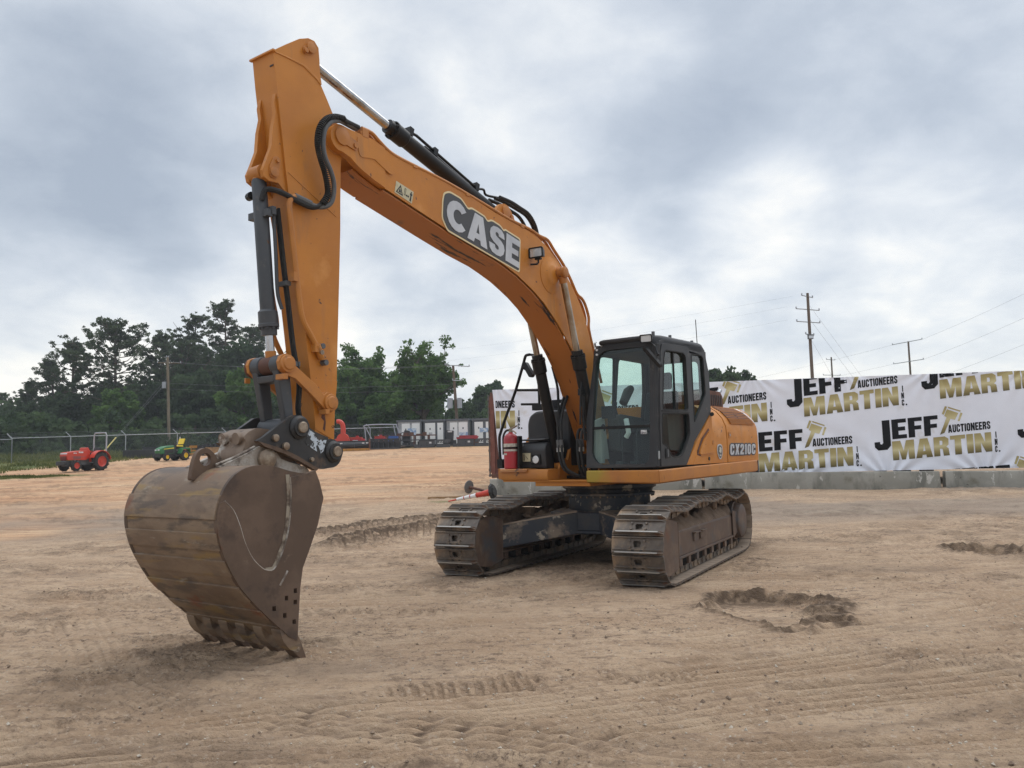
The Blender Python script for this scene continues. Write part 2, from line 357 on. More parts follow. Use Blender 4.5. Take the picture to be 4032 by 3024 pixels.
def rrect(x0, y0, x1, y1, r, n=4):
    return arc(x1-r, y1-r, r, 0, 90, n)+arc(x0+r, y1-r, r, 90, 180, n)+arc(x0+r, y0+r, r, 180, 270, n)+arc(x1-r, y0+r, r, 270, 360, n)
def roundpoly(pts, r, n=4):
    out = []; k = len(pts)
    for i in range(k):
        p = Vector(pts[i]); a = Vector(pts[i-1])-p; b = Vector(pts[(i+1) % k])-p
        rr = min(r, a.length*.45, b.length*.45); A = p+a.normalized()*rr; B = p+b.normalized()*rr
        for j in range(n+1):
            t = j/n; q = A*(1-t)**2+p*2*t*(1-t)+B*t*t; out.append((q.x, q.y))
    return out
def smooth_path(pts, n=6):
    P = [Vector(p) for p in pts]; out = []
    for i in range(len(P)-1):
        p0 = P[max(i-1, 0)]; p1 = P[i]; p2 = P[i+1]; p3 = P[min(i+2, len(P)-1)]
        for j in range(n):
            t = j/n; out.append(.5*((2*p1)+(p2-p0)*t+(2*p0-5*p1+4*p2-p3)*t*t+(3*p1-p0-3*p2+p3)*t**3))
    out.append(P[-1]); return out
def smooth2(pts, n=5): return [(v.x, v.y) for v in smooth_path([(p[0], p[1], 0) for p in pts], n)]
def thing(name, label, cat, loc=(0, 0, 0), rotz=0., group=None):
    o = bpy.data.objects.new(name, None); COL.objects.link(o); o.empty_display_size = .3
    o.location = loc; o.rotation_euler = (0, 0, rotz); return tag(o, label, cat, group)
def tag(o, label, cat, group=None):
    o['label'] = label; o['category'] = cat
    if group: o['group'] = group
    return o
def kids(o): return KID.get(o.name, [])
def dup(o, label=None, loc=None, rotz=None, scale=None, parent=None):
    ch = [c for c in bpy.data.objects if c.parent == o]
    c = o.copy(); COL.objects.link(c)
    if parent is not None: c.parent = parent
    if label: c['label'] = label
    if loc is not None: c.location = loc
    if rotz is not None: c.rotation_euler = (0, 0, rotz)
    if scale is not None: c.scale = scale if isinstance(scale, (tuple, list)) else (scale,)*3
    for k in ch: dup(k, parent=c)
    return c
def gh(x, y):
    t = y-14.0; r_ = .047*(math.sqrt(t*t+4)+t)/2
    return r_ if r_ < 2.4 else 3.2-.8*math.exp(-(r_-2.4)/.8)

# ================================================================== GROUND
def _hash(ix, iy, seed):
    h = (ix.astype(np.int64)*374761393 + iy.astype(np.int64)*668265263 + seed*974634777) & 0xFFFFFFFF
    h = ((h ^ (h >> 13))*1274126177) & 0xFFFFFFFF
    return ((h ^ (h >> 16)) & 0xFFFF)/65535.0
def vn(x, y, seed=0):
    ix = np.floor(x); iy = np.floor(y); fx = x-ix; fy = y-iy
    fx = fx*fx*(3-2*fx); fy = fy*fy*(3-2*fy)
    a = _hash(ix, iy, seed); b = _hash(ix+1, iy, seed); c = _hash(ix, iy+1, seed); d = _hash(ix+1, iy+1, seed)
    return (a*(1-fx)+b*fx)*(1-fy)+(c*(1-fx)+d*fx)*fy
def fbm(x, y, o=4, seed=0, g=.5):
    s = np.zeros_like(x); a = 1; t = 0
    for i in range(o):
        s += a*vn(x+i*17.3, y-i*9.1, seed+i); t += a; a *= g; x = x*2.03; y = y*2.03
    return s/t
def ss(a, b, x):
    t = np.clip((x-a)/(b-a), 0, 1); return t*t*(3-2*t)
def path_ds(x, y, P, n=10):
    """signed distance to, and length along, a smoothed polyline"""
    Q = np.array([(v.x, v.y) for v in smooth_path([(p[0], p[1], 0) for p in P], n)])
    best = np.full(x.shape, 1e9); S = np.zeros_like(x); sg = np.zeros_like(x); acc = 0
    x0, x1, y0, y1 = Q[:, 0].min()-1.2, Q[:, 0].max()+1.2, Q[:, 1].min()-1.2, Q[:, 1].max()+1.2
    sel = np.where((x > x0) & (x < x1) & (y > y0) & (y < y1))[0]
    xs, ys = x[sel], y[sel]; b = np.full(xs.shape, 1e9); s_ = np.zeros_like(xs); g_ = np.zeros_like(xs)
    for i in range(len(Q)-1):
        a = Q[i]; d = Q[i+1]-a; L = np.hypot(*d)
        if L < 1e-6: continue
        d /= L; rx = xs-a[0]; ry = ys-a[1]; t = np.clip(rx*d[0]+ry*d[1], 0, L)
        ex = rx-d[0]*t; ey = ry-d[1]*t; dist = np.hypot(ex, ey); u = dist < b
        b[u] = dist[u]; s_[u] = acc+t[u]; g_[u] = np.sign(d[0]*ry-d[1]*rx)[u]; acc += L
    best[sel] = b; S[sel] = s_; sg[sel] = g_
    return best*np.where(sg == 0, 1, sg), S, acc
def gh_np(x, y):
    t = y-14.0; r_ = .047*(np.sqrt(t*t+4)+t)/2
    return np.where(r_ < 2.4, r_, 3.2-.8*np.exp(-(r_-2.4)/.8))
RIBBED = [([(-4.3, 8.0), (-3.6, 6.9), (-3.1, 6.1), (-2.5, 5.4), (-1.6, 4.85)], .26, .09, .28), ([(-8, 10.2), (-4, 8.8), (-1, 8.9), (1.2, 9.3)], .30, .15, .7), ([(1.2, 6.5), (3.2, 7.05), (5, 7.9), (8, 9.6)], .30, .13, .7), ([(2.2, 10.2), (4.5, 9.6), (8, 10.4)], .28, .16, .6),
          ([(-4.6, 4.0), (-2.81, 4.49), (-1.55, 4.85), (-.07, 5.17), (1.68, 5.72), (3.92, 6.4), (7.5, 7.6)], .30, .125, 1.15),
          ([(-3.8, 3.85), (-1.92, 4.28), (-.07, 4.55), (1.57, 5.02), (3.55, 5.50), (7.2, 6.6)], .28, .12, 1.15),
          ([(-1.6, 5.0), (-.07, 4.50), (.82, 4.12), (1.72, 4.08), (2.56, 4.16), (5, 4.5)], .24, .11, .8),
          ([(-7, 11.6), (-4, 12.3), (-2.4, 12.2), (-1, 11.6)], .2, .08, .5),
          ([(-12, 20), (-6, 21.5), (-3, 24), (1, 28)], .25, .1, .9), ([(-13, 21.6), (-6.5, 23), (-3.4, 25.8), (0, 30)], .25, .1, .9),
          ([(3.2, 4.9), (4.4, 7.4), (5.2, 10), (6.4, 14)], .22, .09, .22)]
LUGGED = [([(-1.0, 5.42), (.1, 5.48), (1.3, 5.72)], .11, .085), ([(-3.4, 6.8), (-3.0, 6.0), (-2.6, 5.5), (-1.9, 5.15)], .16, .12),
          ([(-.9, 11.4), (.3, 10.2), (2.0, 9.1)], .25, .17), ([(-4.4, 8.4), (-2.6, 9.6), (-1.2, 9.9)], .25, .15), ([(-9, 13.2), (-6, 12.6), (-4, 12.9), (-2.5, 13.6)], .22, .2),
          ([(3.1, 9.4), (4.4, 10.6), (5.2, 12.6)], .24, .2), ([(-5.2, 7.2), (-3.9, 7.8), (-2.2, 8.2), (-.6, 8.0)], .16, .16)]
BERMS = [([(-4.3, 15.5), (-3.7, 16.1), (-2.9, 17.0), (-1.64, 17.75), (-.4, 18)], .20, .10), ([(-3.35, 13.4), (-3.1, 14.3), (-2.6, 15.3), (-1.64, 16.4), (-.8, 16.9)], .24, .15),
         ([(1.1, 4.32), (2.2, 4.55), (3.2, 4.9), (4.8, 5.2)], .06, .010)]
def relief(x, y):
    D = np.hypot(x, y); fade = 1-ss(26, 60, D)
    big = (fbm(x*.3, y*.3, 3, 5)-.5)*.10*ss(2, 8, D)
    patch = ss(.47, .60, fbm(x*.42+7, y*.75, 4, 11)); patch2 = ss(.50, .62, fbm(x*1.1-3, y*1.5, 3, 31))
    c_, s_ = math.cos(.17), math.sin(.17); u = x*c_+y*s_; v = -x*s_+y*c_
    streak = (fbm(u*1.1, v*7, 3, 21)-.5)*.040+(fbm(u*3.5, v*16, 2, 22)-.5)*.024+(fbm(u*9, v*26, 2, 23)-.5)*.014
    clod = np.abs(fbm(x*5.5, y*6.5, 3, 41)-.5)*.085*patch+np.abs(fbm(x*17, y*17, 2, 43)-.5)*.034*(.25+.75*np.maximum(patch, patch2))
    fine = (vn(x*36, y*36, 51)-.5)*.010+(vn(x*75, y*75, 52)-.5)*.005+np.abs(fbm(x*9, y*11, 3, 53)-.5)*.034*(.35+.65*ss(.42, .60, fbm(x*.8, y*1.2, 3, 54)))
    h = big+streak*(.4+.8*patch2)+clod+fine*(.35+patch)
    pack = np.zeros_like(x); groove_shade = np.zeros_like(x)
    wet = .42*patch*ss(.42, .6, fbm(x*3.1, y*3.4, 3, 44))
    for P, w, pit, k in RIBBED:
        d, S, L = path_ds(x, y, P); a = np.abs(d); wob = (vn(S*3, d*0, 77)-.5)*.03
        e = (1-ss(w*.85, w*1.2, a+wob))*ss(0, .3, S)*ss(0, .3, L-S)*(.45+.55*ss(.3, .5, vn(S*1.3, d*2, 78)))
        h = h*(1-.8*e*min(k, 1))+e*k*(-.026+.026*np.sin(2*np.pi*(d/pit+.1*np.sin(S*3))))+.012*k*np.exp(-((a-w*1.25)/.05)**2)*ss(0, .3, S)
        wet = wet*(1-.8*e); pack = np.maximum(pack, e*min(1, k*1.2))
        groove_shade = np.maximum(groove_shade, k*e*(1-ss(-.85, -.25, np.sin(2*np.pi*(d/pit+.1*np.sin(S*3)))))*(.45+.55*vn(S*2.5, d*9, 83)))
    for P, w, pit in LUGGED:
        d, S, L = path_ds(x, y, P); a = np.abs(d)
        e = (1-ss(w*.9, w*1.25, a))*ss(0, .25, S)*ss(0, .25, L-S)*ss(.35, .6, vn(S*2.2, d*3, 79)+.10)
        lug = ss(-.3, .6, np.sin(2*np.pi*(S/pit+.35*d/w+.6*vn(S*5, d*6, 80))))*(.5+.8*vn(S*9, d*9, 81))
        h = h*(1-.25*e)+e*(lug*.022-.013)
        wet = np.maximum(wet, e*(1-lug)*.30)
    for P, w, ht in BERMS:
        d, S, L = path_ds(x, y, P); a = np.abs(d)
        tap = ss(0, .5, S)*ss(0, .6, L-S)
        rough = .65+.7*fbm(x*4, y*4, 3, 61); big_ = 1.0 if ht > .08 else 0.0
        ridge = np.exp(-(d/w)**2)*tap*ht*rough
        lugs = big_*tap*(1-ss(.30, .75, np.abs(d+.55)))*(d < -.05)*ss(-.1, .5, np.sin(2*np.pi*S/.19+d*2))*.06
        h = h+ridge+lugs-.03*big_*tap*np.exp(-((d+.55)/.35)**2)
        wet = np.maximum(wet, np.clip((.35+.65*big_)*tap*(np.exp(-(d/(w*1.3))**2)*1.15+big_*.35*np.exp(-((d+.5)/.35)**2)), 0, 1))
    # the two dug holes
    for cx, cy, rx, ry, dep, sd in ((2.44, 7.82, .66, .80, .070, 71), (6.62, 11.45, .50, .62, .13, 72)):
        q = np.hypot((x-cx)/rx, (y-cy)/ry); q = q+(fbm(x*4.5, y*4.5, 3, sd)-.5)*.65
        ins = 1-ss(.80, 1.0, q); rim = np.exp(-((q-1.02)/.13)**2)
        flat = ((vn(x*2, y*12, sd+4)-.5)*.02)
        near = q < 1.4
        h = h*(1-.8*ins)+ins*(-dep+flat)+rim*.06*(fbm(x*9, y*9, 3, sd+1))
        lump = ins*ss(.1, .5, (x-cx)/rx-(y-cy)/ry*.6-.1)*ss(.45, .6, fbm(x*5, y*5, 3, sd+2)); h = h+lump*.10
        wet = np.maximum(wet*(1-ins), np.clip(rim*1.0*ss(.4, .55, fbm(x*6, y*6, 3, sd+3)+.12)+lump+ins*ss(.35, .85, (y-cy)/ry)*.9, 0, 1))
    return h*(.12+.88*fade), wet, pack, groove_shade
def build_ground():
    th = list(np.linspace(-40, 40, 1150)); st = .09; a = 40
    ext = []
    while a < 180: st = min(st*1.16, 6); a += st; ext.append(min(a, 180))
    ext[-1] = 180.0; th = [-e for e in ext[::-1]][1:]+th+ext[:-1]+[180.0]
    th = np.radians(np.array(th))
    rr = [.02, .3, .7, 1.2, 1.8, 2.4, 2.9, 3.2]; r_ = 3.4
    while r_ < 380:
        rr.append(r_); r_ += max(.013, .62*r_*r_/1230) if r_ < 17 else max(.15, .75*r_*r_/1230 if r_ < 60 else r_*.07)
    rr = np.array(rr); T, RR = np.meshgrid(th, rr); x = (np.sin(T)*RR).ravel(); y = (np.cos(T)*RR).ravel()
    h, wet, pack, groove_shade = relief(x, y)
    # keep it level beneath the crawler tracks
    ux, uy = math.cos(R(-118.463)), math.sin(R(-118.463)); dx = x-1.343; dy = y-11.526
    lx = dx*ux+dy*uy; ly = -dx*uy+dy*ux
    inn = (1-ss(1.95, 2.6, np.abs(lx)))*(1-ss(.30, .55, np.abs(np.abs(ly)-1.195)))
    base = gh_np(x, y)
    z = base*(1-inn)+h*(1-inn)+inn*(-.012+.2*h)
    under = (1-ss(1.7, 2.6, np.abs(lx)))*(1-ss(1.1, 1.9, np.abs(ly)))
    z = z+under*.012*(fbm(x*7, y*7, 3, 91))
    # spoil pushed up round the ends of the tracks
    for ex in (2.05, -2.15):
        for ey in (1.195, -1.195):
            q = np.hypot((lx-ex)/.35, (ly-ey)/.55); z = z+np.exp(-q*q)*(.035 if ex > 0 else .09)*(.4+fbm(x*6, y*6, 3, 95)); wet = np.maximum(wet, np.exp(-q*q)*.7)
    # scrape where the bucket teeth touch
    n = len(th); mrow = len(rr)
    idx = np.arange(n*mrow).reshape(mrow, n)
    q = np.stack([idx[:-1, :-1], idx[1:, :-1], idx[1:, 1:], idx[:-1, 1:]], -1).reshape(-1, 4)[:, ::-1]
    me = bpy.data.meshes.new('ground'); me.vertices.add(n*mrow); me.vertices.foreach_set('co', np.stack([x, y, z], -1).ravel())
    me.loops.add(len(q)*4); me.loops.foreach_set('vertex_index', q.ravel().astype(np.int32))
    me.polygons.add(len(q)); me.polygons.foreach_set('loop_start', np.arange(len(q), dtype=np.int32)*4); me.polygons.foreach_set('loop_total', np.full(len(q), 4, np.int32))
    me.polygons.foreach_set('use_smooth', np.ones(len(q), bool)); me.update(calc_edges=True)
    nb = (fbm(x*.35, y*.35, 3, 101)-.5)
    gr_ = np.maximum(ss(-25.5, -27.5, x+nb*5-(y-48)*.05)*ss(38.5, 41, y+nb*3), ss(1.25, .75, np.hypot((x+23)/2.6, (y-36.6)/1.4)+nb*1.2))
    gr_ = np.maximum(gr_, ss(62, 66, y+nb*6))
    gr_ = np.maximum(gr_, .8*ss(.9, .5, np.hypot((x+1.9)/.5, (y-21.4)/.35)+nb*2))
    ora = ss(20.5, 29, y-x*.38+nb*16)*ss(12, -2, x+nb*8)
    grey = ss(15, 17, y)*ss(26, 21, y)*.7*ss(.40, .55, fbm(x*.25, y*.6, 3, 111))
    for nm, arr in (('wet', wet), ('orange', ora), ('grass', gr_), ('grey', grey), ('packed', pack), ('groove_shade', groove_shade)):
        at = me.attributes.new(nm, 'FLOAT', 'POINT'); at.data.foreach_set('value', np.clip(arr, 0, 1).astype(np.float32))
    mt = bpy.data.materials.new('dirt ground'); mt.use_nodes = True; t = mt.node_tree; b = t.nodes['Principled BSDF']
    b.inputs['Roughness'].default_value = .95; b.inputs['Specular IOR Level'].default_value = .2
    tc_ = t.nodes.new('ShaderNodeTexCoord')
    def noise(sc, det, st=None, rot=0, rough=.6):
        mp = t.nodes.new('ShaderNodeMapping'); mp.inputs['Rotation'].default_value = (0, 0, rot)
        if st: mp.inputs['Scale'].default_value = st
        t.links.new(tc_.outputs['Object'], mp.inputs[0]); n_ = t.nodes.new('ShaderNodeTexNoise'); n_.inputs['Scale'].default_value = sc; n_.inputs['Detail'].default_value = det; n_.inputs['Roughness'].default_value = rough
        t.links.new(mp.outputs[0], n_.inputs['Vector']); return n_.outputs[0]
    def rng(v, lo, hi, a=0., b_=1.):
        r2 = t.nodes.new('ShaderNodeMapRange'); t.links.new(v, r2.inputs[0])
        for i, q_ in enumerate((lo, hi, a, b_)): r2.inputs[i+1].default_value = q_
        return r2.outputs[0]
    def mix(f, a, b_):
        m_ = t.nodes.new('ShaderNodeMix'); m_.data_type = 'RGBA'
        t.links.new(f, m_.inputs['Factor'])
        for k, v in (('A', a), ('B', b_)):
            if isinstance(v, tuple): m_.inputs[k].default_value = (*v, 1)
            else: t.links.new(v, m_.inputs[k])
        return m_.outputs['Result']
    def att(nm):
        a_ = t.nodes.new('ShaderNodeAttribute'); a_.attribute_name = nm; return a_.outputs['Fac']
    def mul(a_, b_):
        m_ = t.nodes.new('ShaderNodeMath'); m_.operation = 'MULTIPLY'; t.links.new(a_, m_.inputs[0])
        if isinstance(b_, float): m_.inputs[1].default_value = b_
        else: t.links.new(b_, m_.inputs[1])
        return m_.outputs[0]
    c = mix(rng(noise(.9, 7, (1, 2.2, 1), .17), .36, .66), (.395, .272, .176), (.51, .372, .252))
    inv = t.nodes.new('ShaderNodeMath'); inv.operation = 'MULTIPLY_ADD'; inv.inputs[1].default_value = -.85; inv.inputs[2].default_value = 1.0; t.links.new(att('packed'), inv.inputs[0]); loose = inv.outputs[0]
    rough_ = mul(loose, rng(noise(.55, 6, (1, 1.7, 1), .17), .40, .60, .25, 1.0))
    c = mix(mul(rng(noise(4, 9, (.7, 2.6, 1), .17, .7), .52, .70), loose), c, (.215, .148, .104))
    c = mix(mul(rng(noise(10, 9, (1, 1.2, 1), .17, .72), .525, .62), rough_), c, (.18, .125, .088))  # this and the next: shade of small pits, put into the colour as flecks
    c = mix(mul(rng(noise(16, 9, (1.3, 1, 1), 0, .75), .56, .65), rough_), c, (.135, .095, .068))
    c = mix(rng(noise(30, 6, None, 0, .7), .56, .64), c, (.50, .385, .285))
    c = mix(mul(rough_, rng(noise(55, 5, None, 0, .75), .56, .64)), c, (.20, .140, .098))
    c = mix(mul(rough_, rng(noise(7, 9, (1, 1.4, 1), .17, .8), .575, .625)), c, (.165, .115, .083))
    c = mix(mul(att('groove_shade'), .95), c, (.135, .092, .064))  # shade in the tyre-rib grooves, put into the soil colour as dark lines
    far = mix(rng(noise(.22, 6, (.5, 3.0, 1), .12), .40, .62), (.53, .31, .175), (.58, .40, .25))
    far = mix(rng(noise(1.1, 7, (.4, 3.0, 1), .12, .7), .48, .62), far, (.36, .205, .12))
    far = mix(rng(noise(5, 7, (.6, 2.0, 1), .12, .7), .55, .64), far, (.30, .18, .11))
    c = mix(rng(noise(.33, 7, (1, 2.0, 1), .3, .65), .54, .68, 0, .65), c, (.24, .172, .122))
    c = mix(att('grey'), c, mix(rng(noise(.6, 6, (.6, 3, 1), .1), .4, .65), (.23, .18, .145), (.30, .25, .20)))
    c = mix(att('orange'), c, far)
    c = mix(mul(att('wet'), rng(noise(9, 6), .25, .55)), c, (.098, .066, .044))
    gcol = mix(rng(noise(.8, 6), .4, .65), (.085, .105, .03), (.17, .165, .065))
    c = mix(att('grass'), c, gcol)
    t.links.new(c, b.inputs['Base Color'])
    bn = t.nodes.new('ShaderNodeBump'); bn.inputs['Strength'].default_value = 1.0; bn.inputs['Distance'].default_value = .04
    t.links.new(noise(22, 8, (1, 1.5, 1), .17, .68), bn.inputs['Height']); t.links.new(bn.outputs[0], b.inputs['Normal'])
    me.materials.append(mt)
    o = bpy.data.objects.new('ground', me); COL.objects.link(o); o['kind'] = 'structure'
    return o
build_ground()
def surf(x, y):
    h = relief(np.array([x]), np.array([y]))[0]; return gh(x, y)+float(h[0])

# pale grit and crumbs of soil lying about
MATS['grit'] = mk('grit', (.50, .44, .36), .85, 0, [((.30, .24, .18), 3, .45, .6, 3)])
MATS['soil crumb'] = mk('soil crumb', (.17, .12, .085), .95, 0, [((.26, .19, .135), 2, .4, .65, 3)])
def scatter(name, mat, n, seed, smin, smax, rmin, rmax, clump=None):
    rng = np.random.default_rng(seed); mb = MB()
    u = rng.random(n); rr = rmin*(rmax/rmin)**u; th = np.radians(rng.uniform(-38, 38, n)); X = np.sin(th)*rr; Y = np.cos(th)*rr
    H, W = relief(X, Y)[:2]
    for i in range(n):
        if clump is not None and rng.random() > clump+W[i]*1.4: continue
        s = rng.uniform(smin, smax)*(rng.random()**1.5*.8+.35); c = np.array([X[i], Y[i], gh(X[i], Y[i])+H[i]+s*.25])
        d = rng.normal(size=(6, 3))*.18
        P = (np.array([(1, 0, 0), (-1, 0, 0), (0, 1, 0), (0, -1, 0), (0, 0, .75), (0, 0, -.75)])+d)*s+c
        mb.add(P.tolist(), [(0, 2, 4), (2, 1, 4), (1, 3, 4), (3, 0, 4), (2, 0, 5), (1, 2, 5), (3, 1, 5), (0, 3, 5)], mat)
    o = mb.build(name, smooth=0); o['kind'] = 'stuff'; return o
scatter('grit', 'grit', 2600, 3, .004, .013, 3.4, 11)
scatter('soil_crumbs', 'soil crumb', 7000, 4, .004, .017, 3.4, 13, .22)

# ================================================================== LETTERS (block glyphs, height 1)
GL = {
'J': (.60, [[(0,.36),(0,.15),(.15,0),(.46,0),(.60,.15),(.60,1),(.34,1),(.34,.22),(.30,.18),(.27,.18),(.24,.22),(.24,.36)]]),
'E': (.56, [[(0,0),(.56,0),(.56,.2),(.25,.2),(.25,.4),(.51,.4),(.51,.6),(.25,.6),(.25,.8),(.56,.8),(.56,1),(0,1)]]),
'F': (.54, [[(0,0),(.25,0),(.25,.38),(.50,.38),(.50,.58),(.25,.58),(.25,.8),(.54,.8),(.54,1),(0,1)]]),
'M': (.92, [[(0,0),(0,1),(.34,1),(.46,.45),(.58,1),(.92,1),(.92,0),(.67,0),(.67,.58),(.54,0),(.38,0),(.25,.58),(.25,0)]]),
'A': (.72, [[(0,0),(.20,1),(.52,1),(.72,0),(.46,0),(.44,.15),(.28,.15),(.26,0)],[(.31,.34),(.41,.34),(.36,.74)]]),
'R': (.64, [[(0,0),(0,1),(.48,1),(.62,.87),(.62,.56),(.52,.46),(.61,.37),(.64,0),(.39,0),(.37,.33),(.33,.38),(.25,.38),(.25,0)],[(.25,.57),(.34,.57),(.37,.61),(.37,.76),(.34,.80),(.25,.80)]]),
'T': (.62, [[(.18,0),(.18,.8),(0,.8),(0,1),(.62,1),(.62,.8),(.44,.8),(.44,0)]]),
'I': (.26, [[(0,0),(.26,0),(.26,1),(0,1)]]),
'N': (.68, [[(0,0),(0,1),(.26,1),(.43,.50),(.43,1),(.68,1),(.68,0),(.44,0),(.25,.52),(.25,0)]]),
'U': (.62, [[(0,1),(.24,1),(.24,.23),(.28,.18),(.34,.18),(.38,.23),(.38,1),(.62,1),(.62,.15),(.47,0),(.15,0),(0,.15)]]),
'C': (.62, [[(.62,.62),(.38,.62),(.38,.77),(.34,.82),(.28,.82),(.24,.77),(.24,.23),(.28,.18),(.34,.18),(.38,.23),(.38,.38),(.62,.38),(.62,.15),(.47,0),(.15,0),(0,.15),(0,.85),(.15,1),(.47,1),(.62,.85)]]),
'O': (.62, [[(.15,0),(.47,0),(.62,.15),(.62,.85),(.47,1),(.15,1),(0,.85),(0,.15)],[(.28,.18),(.34,.18),(.38,.23),(.38,.77),(.34,.82),(.28,.82),(.24,.77),(.24,.23)]]),
'S': (.60, [[(0,.34),(.23,.34),(.23,.23),(.27,.18),(.33,.18),(.37,.23),(.37,.34),(.10,.52),(0,.64),(0,.85),(.15,1),(.45,1),(.60,.85),(.60,.67),(.37,.67),(.37,.77),(.33,.82),(.27,.82),(.23,.77),(.23,.67),(.50,.48),(.60,.37),(.60,.15),(.45,0),(.15,0),(0,.15)]]),
'.': (.20, [[(0,0),(.20,0),(.20,.2),(0,.2)]]),
'X': (.68, [[(0,0),(.20,.5),(0,1),(.27,1),(.34,.72),(.41,1),(.68,1),(.48,.5),(.68,0),(.41,0),(.34,.28),(.27,0)]]),
'2': (.58, [[(0,0),(.58,0),(.58,.2),(.26,.2),(.58,.55),(.58,.85),(.45,1),(.13,1),(0,.85),(0,.66),(.23,.66),(.23,.78),(.27,.82),(.31,.82),(.35,.78),(.35,.62),(0,.22)]]),
'1': (.30, [[(.06,0),(.30,0),(.30,1),(.10,1),(0,.90),(0,.74),(.06,.74)]]),
'0': (.60, [[(.15,0),(.45,0),(.60,.15),(.60,.85),(.45,1),(.15,1),(0,.85),(0,.15)],[(.27,.18),(.33,.18),(.37,.23),(.37,.77),(.33,.82),(.27,.82),(.23,.77),(.23,.23)]]),
}
# rounder heavy capitals for the boom
def _ring(cx, cy, rx, ry, a0, a1, n=14): return [(cx+rx*math.cos(R(a0+(a1-a0)*i/n)), cy+ry*math.sin(R(a0+(a1-a0)*i/n))) for i in range(n+1)]
ROUND = dict(GL)
ROUND['C'] = (.86, [_ring(.46, .5, .46, .5, 38, 322)+_ring(.48, .5, .20, .235, 318, 42)])
ROUND['S'] = (.76, [[(0,.33),(.28,.33),(.30,.24),(.38,.20),(.46,.22),(.48,.28),(.44,.34),(.20,.42),(.06,.52),(.02,.68),(.06,.84),(.18,.96),(.38,1),(.58,.97),(.70,.87),(.74,.70),(.46,.70),(.44,.78),(.37,.81),(.30,.79),(.28,.73),(.32,.67),(.58,.58),(.71,.48),(.76,.32),(.71,.15),(.58,.03),(.38,0),(.17,.03),(.04,.14)]])
ROUND['A'] = (.92, [[(0,0),(.28,1),(.66,1),(.92,0),(.62,0),(.58,.15),(.33,.15),(.29,0)],[(.38,.35),(.53,.35),(.46,.70)]])
ROUND['E'] = (.70, [[(0,0),(.70,0),(.70,.22),(.30,.22),(.30,.40),(.64,.40),(.64,.60),(.30,.60),(.30,.78),(.70,.78),(.70,1),(0,1)]])
def text_loops(txt, h, sx=1., gap=.08, shear=0., font=GL):
    x = 0; out = []
    for ch in txt:
        if ch == ' ': x += .35; continue
        w, L = font[ch]
        out.append([[((p[0]+x+p[1]*shear)*h*sx, p[1]*h) for p in loop] for loop in L]); x += w+gap
    return out, (x-gap)*h*sx
def offset_poly(P, d):
    n = len(P); A = sum(P[i][0]*P[(i+1) % n][1]-P[(i+1) % n][0]*P[i][1] for i in range(n)); s = 1 if A > 0 else -1; out = []
    for i in range(n):
        p = Vector(P[i]); a = (p-Vector(P[i-1])); b = (Vector(P[(i+1) % n])-p)
        if a.length < 1e-7 or b.length < 1e-7: continue
        a.normalize(); b.normalize(); n1_ = Vector((a.y, -a.x))*s; n2_ = Vector((b.y, -b.x))*s
        m_ = n1_+n2_
        if m_.length < 1e-4: m_ = n1_.copy()
        m_.normalize(); k = min(1/max(m_.dot(n1_), .45), 2.0); q = p+m_*d*k; out.append((q.x, q.y))
    return out

# ================================================================== EXCAVATOR
# its own frame: x forward along the boom, y to its left (the cab side), z up from the tracks' soles
EX = thing('excavator', 'big orange crawler excavator with black cab resting its rusty bucket on the dirt', 'excavator', (1.343, 11.526, 0), R(-125.714))
TR = R(-118.463+125.714)                 # the tracks are turned a little from the upper body
ct, st_ = math.cos(TR), math.sin(TR)
TM = Matrix.Rotation(TR, 4, 'Z')

# ---- crawler tracks -------------------------------------------------
def track_path():
    front, rear, r_ = (1.80, .445), (-1.80, .455), .405
    P = []
    P += [(x, .040) for x in np.linspace(-1.70, 1.70, 30)]
    P += [(front[0]+r_*math.cos(R(a)), front[1]+r_*math.sin(R(a))) for a in np.linspace(-84, 86, 26)]
    top = smooth2([(1.72, .85), (1.25, .815), (.66, .885), (.30, .872), (-.05, .852), (-.40, .870), (-.74, .895), (-1.25, .815), (-1.75, .862)], 8)
    P += top[1:]
    P += [(rear[0]+r_*math.cos(R(a)), rear[1]+r_*math.sin(R(a))) for a in np.linspace(98, 262, 26)]
    P = [Vector((p[0], 0, p[1])) for p in P]; P.append(P[0])
    return P
TP = track_path(); seglen = [(TP[i+1]-TP[i]).length for i in range(len(TP)-1)]; TL = sum(seglen); NSH = 50
def at_len(s):
    s = s % TL
    for i, l in enumerate(seglen):
        if s <= l: return TP[i].lerp(TP[i+1], s/l)
        s -= l
    return TP[0]
